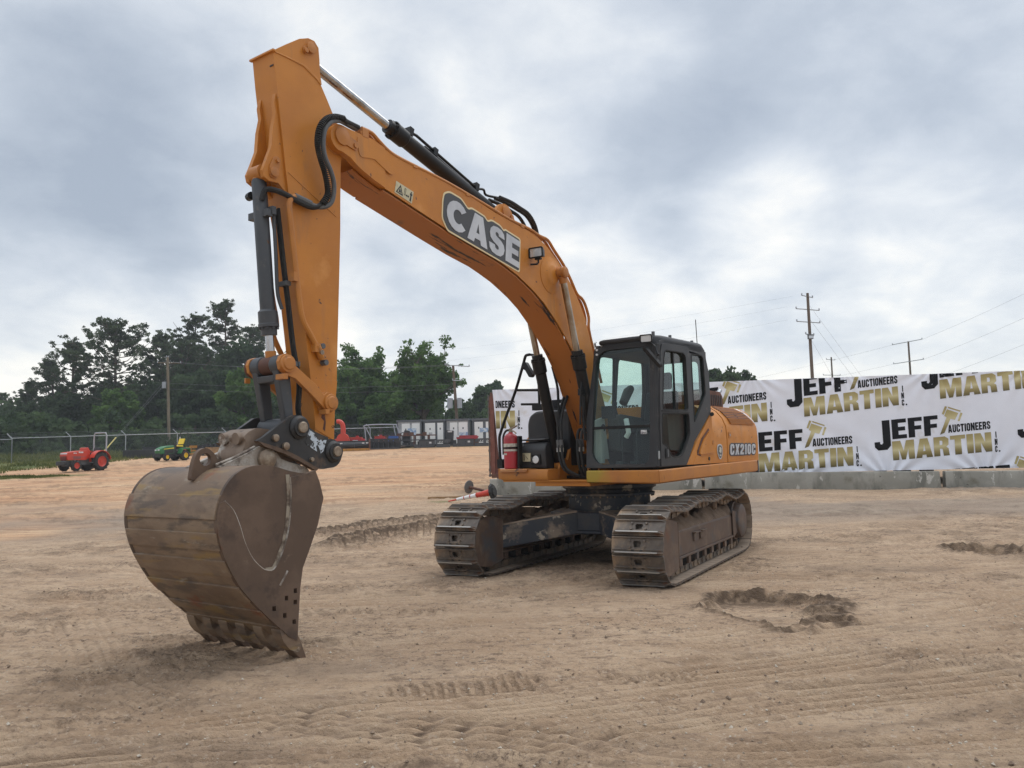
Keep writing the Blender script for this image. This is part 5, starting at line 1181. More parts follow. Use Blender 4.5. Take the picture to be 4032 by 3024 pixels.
# seat, consoles, levers, headliner
mb = MB()
mb.prism(roundpoly([(.58, 1.78), (.58, 1.90), (.08, 1.88), (.02, 1.76)], .05), 'y', .62, 1.08, 'interior dark')
mb.prism(roundpoly([(.12, 1.86), (-.02, 2.36), (-.13, 2.34), (-.06, 1.82)], .05), 'y', .63, 1.07, 'interior dark')
mb.prism(roundpoly([(.02, 2.38), (-.02, 2.62), (-.12, 2.60), (-.10, 2.38)], .05), 'y', .71, .99, 'interior dark'); mb.box((.0, .66, 1.38), (.5, 1.04, 1.78), 'interior dark')
mb.build('operator_seat', CAB, bevel=.02)
mb = MB()
for y0 in (.42, 1.12):
    mb.prism(roundpoly([(.70, 1.55), (.74, 1.98), (.66, 2.04), (.0, 2.0), (-.1, 1.5)], .05), 'y', y0, y0+.16, 'interior grey')
    mb.tube([(.62, y0+.08, 2.0), (.66, y0+.08, 2.12), (.64, y0+.08, 2.20)], [.03, .018, .028], 'interior dark', 8)
mb.box((.98, .40, 1.40), (1.06, .50, 1.84), 'interior beige'); mb.prism([(1.08, 1.45), (1.08, 1.95), (.85, 2.0), (.75, 1.45)], 'y', .39, .44, 'interior beige')
mb.cyl((.90, .44, 1.86), (.90, .455, 1.86), .05, 'interior dark', 14)
mb.box((.85, .44, 1.98), (.93, .62, 2.14), 'interior dark')
for y0 in (.72, .92): mb.tube([(.92, y0, 1.38), (.90, y0, 1.75), (.86, y0, 1.82)], .012, 'interior dark', 6); mb.box((.86, y0-.05, 1.38), (1.0, y0+.05, 1.42), 'interior dark')
mb.tube([(.95, .80, 1.72), (.95, .84, 1.78), (.93, .80, 1.96)], .035, 'white plastic', 8)
mb.box((-.44, .44, 1.38), (-.30, 1.30, 1.98), 'interior grey')
mb.box((-.40, .42, 2.80), (1.02, 1.30, 2.858), 'interior dark')
mb.tube([(.35, .46, 2.2), (.22, .47, 2.36), (.12, .47, 2.42)], [.06, .07, .05], 'interior grey', 10)
mb.build('cab_console', CAB, bevel=.008)
mb = MB(); mb.tube([(1.12, 1.29, 2.86), (1.17, 1.36, 2.82), (1.18, 1.40, 2.70), (1.20, 1.42, 2.72)], .012, 'black paint', 8)
Mm = Matrix.Translation((1.20, 1.335, 2.685)) @ Matrix.Rotation(R(40), 4, 'X') @ Matrix.Rotation(R(-25), 4, 'Z')
plate(mb, [rrect(-.045, -.17, .045, .17, .035, 4)], 'x', -.02, .02, 'black paint', lambda q: Mm @ Vector((q[0], q[1]*.6, q[2]))); mb.build('side_mirror', CAB, bevel=.006)
mb, M_ = lamp(CAB, (1.17, 1.245, 2.925), (1, .15, -.08), .16, .105, .07); mb.build('cab_lamp', CAB)
mb = MB(); mb.tube([(1.235, .34, 2.45), (1.25, .33, 2.3), (1.235, .30, 1.9)], .015, 'black paint', 8); mb.box((1.16, .28, 2.28), (1.24, .36, 2.36), 'black paint'); mb.tube([(1.20, .345, 1.70), (1.21, .33, 2.0), (1.20, .345, 2.3)], .018, 'black paint', 8); mb.build('cab_handrail', CAB)
mb = MB(); mb.cyl((1.17, 1.30, 1.40), (1.185, 1.30, 1.40), .03, 'pin steel', 10); mb.tube([(1.16, 1.335, 1.43), (1.18, 1.36, 1.45), (1.18, 1.36, 1.54)], .012, 'galvanised steel', 6); mb.tube([(-.53, 1.365, 2.03), (-.50, 1.38, 2.03)], .03, 'black paint', 8); mb.build('door_catch', CAB)
mb = MB(); mb.tube([(-1.26, .9, 2.15), (-1.255, .9, 3.0), (-1.225, .9, 3.50)], .006, 'black paint', 6); mb.build('radio_aerial', EX)

# ---- engine house -------------------------------------------------------------
def section(s=1.0, dx=0):   # (y, z) half section
    return [(1.352, 1.352), (1.356, 1.70), (1.345, 1.86), (1.30, 1.98), (1.21, 2.09), (1.09, 2.165), (.95, 2.195), (-1.05, 2.195), (-1.20, 2.12), (-1.33, 1.95), (-1.352, 1.75), (-1.352, 1.352)]
mb = MB()
sec = section()
mb.prism(sec, 'x', -1.07, -.56, 'orange paint')
sec2 = [(y*1.004, z+.006) for y, z in sec]; mb.prism(sec2, 'x', -2.38, -1.085, 'orange paint')
mb.prism([(y*.985, z-.012) for y, z in sec], 'x', -1.085, -1.07, 'black paint')
plate(mb, [[(.365, 1.352), (-.02, 1.665), (-.30, 1.86), (-.555, 2.06), (-.5605, 1.352)]], 'y', 1.26, 1.353, 'orange paint')
plate(mb, [[(.16, 1.352), (-.555, 1.352), (-.555, 1.50), (.02, 1.50)]], 'y', 1.3535, 1.3565, 'orange paint')
hood = mb.build('engine_hood', EX, smooth=50, bevel=.010)
mb = MB()        # grille of horizontal slats on the shoulder
def shoulder(f):  # f 0..1 down the rounded shoulder
    P = [(1.10, 2.168), (1.218, 2.098), (1.308, 1.990), (1.336, 1.920)]; t = f*(len(P)-1); i = min(int(t), len(P)-2); q = Vector(P[i]).lerp(Vector(P[i+1]), t-i); return q
for k in range(13):
    q = shoulder(k/12); xe = -2.05-.24*k/12; xs = -1.20-.08*k/12
    mb.box((xe, q.x-.004, q.y-.004), (xs, q.x+.016, q.y+.007), 'worn orange paint')
q0, q1 = shoulder(0), shoulder(1)
V = []; F = []
for k in range(9): q = shoulder(k/8); V += [(-1.19-.09*k/8, q.x+.0055, q.y+.0055), (-2.06-.24*k/8, q.x+.0055, q.y+.0055)]
for k in range(8): F.append((2*k, 2*k+1, 2*k+3, 2*k+2))
mb.add(V, F, 'rust brown')
mb.build('air_grille', hood, smooth=0)
mb = MB(); plate(mb, [roundpoly([(-.44, 1.800), (-.205, 1.672), (-.055, 1.520), (-.045, 1.488), (-.10, 1.478), (-.565, 1.505), (-.5605, 1.77)], .04)], 'y', 1.355, 1.375, 'orange paint'); mb.cyl((-.50, 1.374, 1.64), (-.50, 1.380, 1.64), .03, 'worn orange paint', 14)
plate(mb, [[(-.405, 1.835), (-.15, 1.695), (.01, 1.53), (.02, 1.475), (-.10, 1.455), (-.10, 1.474), (-.03, 1.49), (-.045, 1.53), (-.20, 1.68), (-.43, 1.81)]], 'y', 1.354, 1.359, 'rust brown')
mb.build('access_door', hood, bevel=.006)
mb = MB(); mb.box((-1.23, 1.3625, 1.70), (-1.13, 1.367, 1.79), 'worn orange paint'); mb.cyl((-1.18, 1.366, 1.745), (-1.18, 1.372, 1.745), .015, 'galvanised steel', 10); mb.cyl((-.38, 1.356, 1.42), (-.38, 1.366, 1.42), .025, 'decal ink', 8); mb.build('door_latch', hood)
mb = MB(); lo2, W2 = text_loops('CX210C', .155, 1.0, .17, .12, GL)
sx = (1.138-2.20)/W2
def mf(u, v, o_): return (-1.150+u*sx, 1.3622+o_, 1.460+v)
out_ = [[offset_poly(L[0], .017)] for L in lo2]
letters(mb, out_, mf, .001, .004, 'letter outline'); letters(mb, lo2, mf, .004, .007, 'silver lettering'); mb.build('model_lettering', hood, smooth=0)
mb = MB(); c0 = (-.785, 1.509); shield = [(x*.108+c0[0], z*.112+c0[1]) for x, z in ((0, 1), (.75, .85), (.95, .4), (.85, -.25), (.5, -.75), (0, -1), (-.5, -.75), (-.85, -.25), (-.95, .4), (-.75, .85))]
plate(mb, [roundpoly(shield, .03)], 'y', 1.358, 1.361, 'silver lettering'); plate(mb, [roundpoly([(c0[0]+(x-c0[0])*.8, c0[1]+(z-c0[1])*.84) for x, z in shield], .02)], 'y', 1.361, 1.363, 'machine grey')
plate(mb, [[(c0[0]+x*.1, c0[1]+z*.1) for x, z in ((-.5, .5), (-.1, .7), (.3, .55), (.15, .3), (.45, .1), (.1, -.1), (-.2, -.25), (-.5, .1))]], 'y', 1.363, 1.365, 'dull gauge white'); plate(mb, [[(c0[0]+x*.1, c0[1]+z*.1) for x, z in ((-.4, -.4), (.4, -.4), (.25, -.6), (-.25, -.6))]], 'y', 1.363, 1.365, 'dull gauge white')
mb.build('shield_emblem', hood, smooth=0)
mb = MB(); V = []; F = []
for k in range(5): q = shoulder(k/4*.9+.03); V += [(-2.075-.235*k/4, q.x+.0085, q.y+.0085), (-2.16-.19*k/4, q.x+.0085, q.y+.0085)]
for k in range(4): F.append((2*k, 2*k+1, 2*k+3, 2*k+2))
mb.add(V, F, 'sticker white'); mb.build('paper_sticker', hood, smooth=0)
mb = MB()         # counterweight
ringo = [(2.76*math.cos(a), 2.76*math.sin(a)) for a in np.linspace(math.pi-math.asin(1.38/2.76), math.pi+math.asin(1.38/2.76), 24)]
V = []; F = []; xs_ = [-2.384, -2.42, -2.5, -2.58, -2.66, -2.72, -2.755]; nS = len(sec)
for x in xs_:
    w_ = math.sqrt(max(2.765**2-x*x, .02))/1.37
    for y, z in sec: V.append((x, y*min(w_, 1.0), (z if z > 1.4 else 1.17)-(.03 if z > 2 else 0)))
for i in range(len(xs_)-1):
    for j in range(nS): F.append((i*nS+j, i*nS+(j+1) % nS, (i+1)*nS+(j+1) % nS, (i+1)*nS+j))
F += [tuple(range(nS)), tuple(range((len(xs_)-1)*nS, len(xs_)*nS))[::-1]]
mb.add(V, F, 'slate grey paint')
mb.build('counterweight', EX)
mb = MB()
mb.prism(roundpoly([(-2.05, 2.19), (-1.25, 2.19), (-1.22, 2.38), (-1.35, 2.44), (-1.95, 2.44), (-2.05, 2.36)], .04), 'y', .35, .95, 'rust brown')
for k in range(10): mb.box((-1.98+k*.075, .951, 2.22), (-1.98+k*.075+.04, .956, 2.38), 'black paint')
mb.build('muffler_guard', EX, bevel=.008)
mb = MB(); mb.tube([(-2.1, .85, 2.19), (-2.08, .85, 2.40), (-2.2, .85, 2.48)], .035, 'galvanised steel', 10); mb.build('exhaust_stub', EX)

# ---- right side: fuel tank, tool box, step, rails -----------------------------
mb = MB(); tk = [(-.97, 1.345), (-.97, 1.98), (-.93, 2.09), (-.82, 2.15), (-.25, 2.15), (-.25, 1.345)]
mb.prism(roundpoly(tk, .05), 'x', -.25, .60, 'charcoal paint'); mb.cyl((.1, -.6, 2.15), (.1, -.6, 2.22), .07, 'black paint', 16)
mb.build('fuel_tank', EX, bevel=.03)
mb = MB(); mb.prism([(-1.36, 1.345), (-1.36, 1.95), (-1.20, 2.12), (-.98, 2.12), (-.98, 1.345)], 'x', -1.9, -.26, 'orange paint'); mb.prism([(-1.16, 1.345), (-1.16, 1.50), (-1.02, 1.76), (-.985, 1.80), (-.985, 1.345)], 'x', -.26, .55, 'orange paint'); mb.build('pump_cover', EX, bevel=.01)
mb = MB(); mb.prism(roundpoly([(.62, 1.345), (1.08, 1.345), (1.10, 1.60), (1.04, 1.70), (.62, 1.72)], .03), 'y', -.80, -.345, 'charcoal paint'); mb.box((.60, -.78, 1.722), (1.07, -.36, 1.745), 'charcoal paint')
tbx = mb.build('tool_box', EX, bevel=.02)
mb = MB(); mb.box((1.075, -.572, 1.395), (1.108, -.420, 1.535), 'black paint'); mb.cyl((1.10, -.495, 1.465), (1.112, -.495, 1.465), .052, 'lamp lens', 16); mb.box((1.09, -.565, 1.425), (1.113, -.53, 1.44), 'machine grey'); mb.box((1.09, -.565, 1.48), (1.113, -.53, 1.495), 'machine grey'); mb.build('headlamp', tbx, bevel=.003)
mb = MB(); mb.box((1.094, -.735, 1.44), (1.109, -.58, 1.555), 'decal cream'); mb.box((1.1095, -.69, 1.455), (1.111, -.675, 1.54), 'decal ink'); mb.add([(1.1105, -.73, 1.46), (1.1105, -.705, 1.46), (1.1105, -.717, 1.51)], [(0, 1, 2)], 'decal ink'); mb.tube([(1.111, -.66, 1.52), (1.111, -.645, 1.50), (1.111, -.63, 1.49), (1.111, -.62, 1.47)], .003, 'decal ink', 4); mb.build('safety_decal', tbx, smooth=0)
mb = MB(); mb.cyl((1.085, -.715, 1.665), (1.105, -.715, 1.665), .016, 'galvanised steel', 10); mb.build('box_lock', tbx)
mb = MB()
mb.tube(smooth_path([(1.10, -.55, 2.90), (1.09, -.62, 2.895), (1.07, -.66, 2.85), (1.05, -.70, 2.78), (1.0, -.88, 2.42), (1.0, -1.04, 2.1), (1.0, -1.155, 1.85), (1.0, -1.178, 1.75), (1.0, -1.170, 1.50), (1.02, -1.13, 1.36)], 3), .020, 'black paint', 10)
mb.tube([(1.0, -.87, 2.437), (.92, -.54, 2.42)], .018, 'black paint', 8); mb.tube([(.92, -.54, 2.86), (.92, -.535, 2.15)], .018, 'black paint', 8)
mb.tube([(1.10, -.55, 2.90), (1.0, -.54, 2.90), (.92, -.54, 2.86)], .018, 'black paint', 8); mb.tube([(.98, -.80, 2.235), (.92, -.54, 2.225)], .017, 'black paint', 8)
mb.box((.88, -.62, 2.14), (.98, -.46, 2.22), 'black paint'); mb.box((.98, -1.19, 1.35), (1.05, -1.10, 1.48), 'black paint'); mb.cyl((1.05, -.70, 2.75), (1.05, -.66, 2.73), .035, 'black paint', 10)
mb.build('grab_rail', EX)
mb = MB(); Mm = Matrix.Translation((1.05, -.615, 2.70)) @ Matrix.Rotation(R(32), 4, 'X'); plate(mb, [rrect(-.035, -.12, .035, .12, .03, 4)], 'x', -.04, .03, 'black paint', lambda q: Mm @ Vector((q[0], q[1]+.0, q[2]))); mb.tube([(1.05, -.68, 2.74), (1.05, -.63, 2.72)], .014, 'black paint', 6); mb.build('side_mirror', EX, bevel=.01)
mb = MB(); mb.tube(smooth_path([(.96, -.28, 2.72), (.97, -.24, 2.60), (1.0, -.18, 2.42), (1.02, -.16, 2.2), (1.04, -.14, 1.9)], 4), .018, 'black paint', 8); mb.build('swing_hose', EX)
mb = MB(); mb.prism([(1.14, 1.348), (1.22, 1.348), (1.22, 1.79), (1.14, 1.79)], 'y', -.715, -.685, 'black paint'); mb.build('extinguisher_bracket', EX)
# extinguisher standing on the step: a thing of its own
fe = thing('fire_extinguisher', 'faded red fire extinguisher standing on the orange step of the excavator', 'extinguisher')
M_ = EX.matrix_basis.copy() if False else Matrix.Translation((1.343, 11.526, 0)) @ Matrix.Rotation(R(-125.714), 4, 'Z')
fe.location = M_ @ Vector((1.185, -.845, 1.345)); fe.rotation_euler = (0, 0, R(-125.714))
mb = MB(); mb.lathe((0, 0, 0), (0, 0, 1), [(0, .085), (.01, .098), (.40, .100), (.44, .092), (.47, .065), (.485, .035), (.50, .03)], 'red enamel', 28); mb.build('cylinder', fe)
mb = MB(); mb.lathe((0, 0, .30), (0, 0, 1), [(0, .1012), (.045, .1012)], 'dull gauge white', 28); mb.lathe((0, 0, .24), (0, 0, 1), [(0, .1012), (.028, .1012)], 'dull gauge white', 28); mb.lathe((0, 0, .345), (0, 0, -1), [(.048, .104), (.072, .104)], 'black paint', 28); mb.box((.09, -.05, .19), (.103, .0, .215), 'dull gauge white'); mb.build('label_band', fe)
mb = MB(); mb.cyl((0, 0, .49), (0, 0, .54), .026, 'pin steel', 12); mb.tube([(0, -.02, .54), (.01, .05, .56), (.02, .12, .585)], .012, 'pin steel', 8); mb.tube([(0, -.02, .52), (.01, .06, .515), (.01, .10, .48)], .010, 'pin steel', 8); mb.build('valve_handle', fe)
mb = MB(); mb.tube(smooth_path([(0, -.02, .53), (0, -.08, .52), (0, -.125, .45), (0, -.13, .33), (.03, -.11, .20)], 5), .015, 'rubber', 8); mb.build('hose', fe)

# ================================================================== BANNERED CONTAINERS AND BARRIERS
CO = Vector((-.62, 24.80)); CD = Vector((.989, -.1486)).normalized(); CN = Vector((CD.y, -CD.x))     # along the row; towards the yard
def cpt(s, out, z): return (CO.x+CD.x*s+CN.x*out, CO.y+CD.y*s+CN.y*out, z)
CA = math.atan2(CD.y, CD.x)
def container(s0, label, L=12.19, zb=.86, H=2.62, W=2.44):
    t = thing('shipping_container', label, 'container', (*cpt(s0, 0, zb)[:2], zb), CA, 'containers behind the banner')
    # own frame: x along, y towards back (away from the yard), z up
    mb = MB()
    for x in (0, L-.12):
        for y in (0, W-.12): mb.box((x, y, 0), (x+.12, y+.12, H), 'container red')
    for y in (0, W-.12):
        mb.box((.12, y, 0), (L-.12, y+.12, .14), 'container red'); mb.box((.12, y, H-.10), (L-.12, y+.12, H), 'container red')
    for x in (0, L-.12):
        mb.box((x, .12, 0), (x+.12, W-.12, .14), 'container red'); mb.box((x, .12, H-.10), (x+.12, W-.12, H), 'container red')
    for x in (-.004, L-.175):
        for y in (-.004, W-.165):
            for z in (-.004, H-.12): mb.box((x, y, z), (x+.18, y+.17, z+.124), 'rust brown')
    mb.build('corner_frame', t, bevel=.01)
    mb = MB(); n_ = int((L-.24)/.07); V = []; F = []
    for wall_y, sgn in ((.05, 1), (W-.05, -1)):
        P = []
        for i in range(n_+1): P.append((.12+(L-.24)*i/n_, wall_y+(.036 if (i//2) % 2 else 0)*sgn))
        o_ = len(V)
        for x, y in P: V += [(x, y, .14), (x, y, H-.1)]
        for i in range(n_): F.append((o_+2*i, o_+2*i+2, o_+2*i+3, o_+2*i+1))
    mb.add(V, F, 'container red'); mb.build('side_wall', t, smooth=0)
    mb = MB(); mb.box((.02, .02, H-.02), (L-.02, W-.02, H+.004), 'container red'); mb.build('roof', t)
    for k in (0, 1):                       # end doors with locking bars
        mb = MB(); y0 = .13+k*(W-.26)/2; y1 = y0+(W-.26)/2-.01; mb.box((-.05, y0, .15), (-.012, y1, H-.11), 'container red')
        for z in np.linspace(.35, H-.45, 5): mb.box((-.075, y0+.05, z), (-.0502, y1-.05, z+.16), 'container red')
        d_ = mb.build('end_door', t, bevel=.006)
        for yb in (y0+.25, y1-.25):
            mb = MB(); mb.tube([(-.12, yb, .02), (-.12, yb, H-.04)], .024, 'weathered steel', 8)
            for z in (.03, .2, .8, 1.4, 2.0, 2.4): mb.box((-.15, yb-.05, z), (-.076, yb+.05, z+.07), 'weathered steel')
            mb.tube([(-.13, yb, 1.1), (-.17, yb+.05, 1.12), (-.17, yb+.32, 1.12)], .014, 'weathered steel', 6)
            mb.build('locking_bar', d_)
    mb = MB()
    for x in (.15, L-.45):
        for y in (.1, W-.4): mb.box((x, y, gh(*cpt(s0+x, -y, 0)[:2])-zb-.03), (x+.3, y+.3, -.002), 'weathered steel')
    mb.build('support_block', t)
    return t
container(-.07, 'rust red shipping container whose left end shows beside the white banner')
container(12.23, 'rust red shipping container behind the right half of the white banner')
# the stretched banner, with folds radiating from its fixings
ZT, ZB = 3.555, .84; S0, S1 = .02, 20.5
def fold(s, z):
    s = np.asarray(s, float); z = np.asarray(z, float)
    o = .012*np.sin(s*1.3+.8*z)+.010*np.sin(s*2.9-1.7*z+1)
    for k in range(-1, 9):                    # sagging between ties at the top, gathered at the bottom
        c = .1+k*2.55; a = np.arctan2(s-c, ZT+.25-z); d = np.hypot(s-c, ZT+.25-z)
        o = o+.014*np.sin(a*17+k)*np.exp(-(d/1.0)**2)*np.clip(d/.3, 0, 1)
        cb_ = c+1.1; a2 = np.arctan2(s-cb_, z-ZB+.3); d2 = np.hypot(s-cb_, z-ZB+.3)
        o = o+.020*np.sin(a2*15+k*2)*np.exp(-(d2/1.1)**2)*np.clip(d2/.35, 0, 1)
    dg = (s-7.6)*.8+(z-2.2)*1.1               # slanting creases below the second panel
    o = o+.014*np.sin(dg*7)*np.exp(-((s-8.9)/1.5)**2)*np.exp(-((z-1.6)/.8)**2)
    return .05+1.5*o
def bpoint(s, z, lift=0.):
    f = fold(s, z)+lift; return np.stack([CO.x+CD.x*s+CN.x*f, CO.y+CD.y*s+CN.y*f, z], -1)
nx_, nz_ = 560, 76; ss_, zs_ = np.meshgrid(np.linspace(S0, S1, nx_), np.linspace(ZB, ZT, nz_))
ss_ = ss_+.20*np.clip((ZT-zs_)/(ZT-ZB), 0, 1)*np.clip(1-(ss_-S0)/3, 0, 1)      # its left edge hangs askew
P = bpoint(ss_.ravel(), zs_.ravel())
idx = np.arange(nx_*nz_).reshape(nz_, nx_); q = np.stack([idx[:-1, :-1], idx[:-1, 1:], idx[1:, 1:], idx[1:, :-1]], -1).reshape(-1, 4)
mb = MB(); mb.add(P.tolist(), q.tolist(), 'banner cloth')
mb.add([cpt(S0, .035, ZT-.004), cpt(S1, .035, ZT-.004), cpt(S1, -.45, ZT+.012), cpt(S0, -.45, ZT+.012)], [(0, 1, 2, 3)], 'banner cloth')   # turned over the top
BAN = mb.build('banner', smooth=60); tag(BAN, 'long white auction banner with black and gold lettering stretched over the containers', 'banner')
def print_on(name, loops, org, uv, slope, mat, v0, v1):
    """loops in logo units (u right, v up) laid on the cloth; letters are cut finely and follow its folds"""
    bm = bmesh.new(); uvl = bm.loops.layers.uv.new('UVMap')
    for L in loops:
        vs, fs = fill2d(L); bv = [bm.verts.new((p[0], p[1], 0)) for p in vs]
        for f in fs:
            try: bm.faces.new([bv[i] for i in f])
            except ValueError: pass
    for k in range(3):
        es = [e for e in bm.edges if e.calc_length() > .10]
        if es: bmesh.ops.subdivide_edges(bm, edges=es, cuts=1, use_grid_fill=False); bmesh.ops.triangulate(bm, faces=[f for f in bm.faces if len(f.verts) > 3])
    for f in bm.faces:
        for l in f.loops: l[uvl].uv = (.5, (l.vert.co.y-v0)/(v1-v0))
    for v in bm.verts:
        u, w = v.co.x, v.co.y; v.co = Vector((org[0]+u*uv, org[1]+w*uv+u*uv*slope, 0))
    for (pc, pn) in (((0, ZT-.006, 0), (0, 1, 0)), ((0, ZB+.005, 0), (0, -1, 0)), ((S0+.09, 0, 0), (-1, 0, 0)), ((S1-.01, 0, 0), (1, 0, 0))):
        bmesh.ops.bisect_plane(bm, geom=bm.verts[:]+bm.edges[:]+bm.faces[:], plane_co=pc, plane_no=pn, clear_outer=True)
    if not bm.faces: bm.free(); return
    co = np.array([(v.co.x, v.co.y) for v in bm.verts]); Q = bpoint(co[:, 0], co[:, 1], .007)
    for v, p in zip(bm.verts, Q): v.co = p
    me = bpy.data.meshes.new(name); bm.to_mesh(me); bm.free(); me.materials.append(MATS[mat])
    o = bpy.data.objects.new(name, me); COL.objects.link(o); o.parent = BAN; return o
def at(loops, u, v, sx=1., sy=1.): return [[[(p[0]*sx+u, p[1]*sy+v) for p in l] for l in L] for L in loops]
def fit(txt, u0, u1, v, h, gap=.05): L, W = text_loops(txt, 1, 1, gap); return at(L, u0, v, (u1-u0)/W, h)
def logo(org, slope, k=1.0):
    jx = [[[(-.47, .56), (-.47, .42), (-.38, .32), (-.14, .32), (-.03, .43), (-.03, 1.16), (-.24, 1.16), (-.24, .52), (-.28, .48), (-.32, .50), (-.32, .56)]]]
    blk1 = jx+fit('EFF', .02, 1.26, .60, .56, .07); blk2 = fit('AUCTIONEERS', 1.52, 2.62, .63, .22, .09)
    inc = at(text_loops('I', .17, .62)[0], 2.73, .37)+at(text_loops('N', .17, .62)[0], 2.70, .17)+at(text_loops('C', .17, .62)[0], 2.70, -.03)+at([[[(0, 0), (.04, 0), (.04, .04), (0, .04)]]], 2.80, -.03)
    print_on('name_lettering', blk1, org, k, slope, 'banner black', 0, 1); print_on('small_lettering', blk2, org, k, slope, 'banner black', 0, 1); print_on('stacked_lettering', inc, org, k, slope, 'banner black', 0, 1)
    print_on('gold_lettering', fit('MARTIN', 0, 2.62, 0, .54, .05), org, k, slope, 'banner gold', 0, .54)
    ham = [[[(1.30, .60), (1.42, .64), (1.60, 1.02), (1.72, .98), (1.82, 1.16), (1.52, 1.30), (1.44, 1.12), (1.50, 1.07)]], [[(1.38, 1.18), (1.43, 1.15), (1.53, 1.37), (1.47, 1.39)]], [[(1.79, .94), (1.84, .93), (1.93, 1.14), (1.88, 1.17)]], [[(1.55, 1.33), (1.87, 1.19), (1.89, 1.22), (1.55, 1.37)]]]
    print_on('gavel_emblem', ham, org, k, slope, 'banner gold', .6, 1.4)
for org, sl in (((9.20, 2.44), .098), ((5.54, 2.13), .085), ((1.83, 1.86+.16), .03), ((-1.92, 2.36), .0), ((12.92, 2.83), .10), ((16.66, 3.1), .10),
                ((11.56, 1.12), .075), ((7.86, .86), .055), ((4.14, .80), .04), ((15.35, 1.38), .08), ((13.35, -.30), .06), ((17.1, -.1), .06)):
    logo(org, sl)
# concrete barriers along the foot of the banner
def barrier(a, b, label):
    a, b = Vector(a), Vector(b); d = b-a; L = d.length; t = math.atan2(d.y, d.x)
    za, zb_ = gh(a.x, a.y), gh(b.x, b.y); mb = MB(); n_ = 26; V = []; F = []
    sec = [(0, -.06), (0, .10), (.02, .42), (.035, .455), (.36, .455), (.375, .42), (.395, .10), (.395, -.06)]; rnd = random.Random(L)
    for i in range(n_+1):
        x = L*i/n_; e = .012 if i in (0, n_) else 0
        for y, z in sec: V.append((x+(e if i == 0 else -e if i == n_ else 0)*(z > .4), y+rnd.uniform(-.003, .003), z+(za+(zb_-za)*i/n_)+rnd.uniform(-.004, .004)*(z > .3)))
    k = len(sec)
    for i in range(n_):
        for j in range(k): F.append((i*k+j, (i+1)*k+j, (i+1)*k+(j+1) % k, i*k+(j+1) % k))
    F += [tuple(range(k)), tuple(range(n_*k, n_*k+k))[::-1]]
    mb.add(V, F, 'concrete'); o = mb.build('concrete_barrier', loc=(a.x, a.y, 0), rotz=t, bevel=.006); tag(o, label, 'barrier', 'concrete barriers below the banner'); return o
barrier((-.69, 22.80), (5.37, 23.22), 'grey concrete barrier behind the crawler tracks, leftmost of the row')
barrier((5.45, 23.22), (11.43, 21.73), 'grey concrete barrier with white chips in the middle of the row')
barrier((11.55, 21.70), (17.4, 20.05), 'grey concrete barrier at the right edge after the open joint')

# ---- things lying behind the right track
t = thing('marker_post', 'red and white banded marker post lying on its side by the barrier', 'marker post', (-.95, 20.9, gh(-.95, 20.9)), 0)
A = Vector((-1.72, 21.0, gh(-1.7, 21)+.05)); B = Vector((-.58, 20.55, gh(-.5, 20.6)+.30)); lc = Vector(t.location)
mb = MB(); cols = [(0, .20, 'tractor red', .02), (.20, .36, 'white plastic', .045), (.36, .38, 'tractor red', .05), (.38, .50, 'white plastic', .052), (.50, .52, 'tractor red', .055), (.52, .645, 'white plastic', .058), (.645, .665, 'tractor red', .06), (.665, 1.0, 'tractor red', .075)]
for a, b, c, r_ in cols: mb.cyl(A.lerp(B, a)-lc, A.lerp(B, b)-lc, r_*.8, c, 14, r_*(1.0 if a < .6 else 1.2))
mb.build('post', t)
mb = MB(); d = (B-A).normalized(); mb.cyl(B-lc, B+d*.05-lc, .22, 'rubber', 8, .20); mb.cyl(B+d*.05-lc, B+d*.09-lc, .13, 'rubber', 8); mb.build('base', t)
p = Vector((-1.34, 23.6)); t = thing('disc_stand', 'worn steel disc with a short stub pipe tipped on edge on the dirt', 'disc stand', (p.x, p.y, gh(p.x, p.y)))
ax = Vector((.80, -.62, -.10)).normalized(); mb = MB(); c = Vector((0, 0, .19)); mb.lathe(c, ax, [(0, .19), (.015, .195), (.03, .19), (.032, .05)], 'weathered steel', 28); mb.build('disc', t)
mb = MB(); mb.cyl(c+ax*.0, c+Vector((.45, -.02, -.12)), .04, 'rust brown', 12); mb.cyl(c-ax*.03, c, .035, 'rust brown', 12); mb.build('stub_pipe', t)
p = (-2.2, 22.9); mb = MB(); mb.add([(0, 0, .02), (1.5, .25, .02), (1.5, .32, .07), (0, .1, .06)], [(0, 1, 2, 3)], 'timber')
mb = MB(); mb.box((-.9, -.06, -.01), (.9, .06, .045), 'timber'); o = mb.build('timber_board', loc=(-1.5, 22.4, gh(-1.5, 22.4)), rotz=.12); tag(o, 'old flat timber board lying on the dirt in front of the tipped disc', 'board')

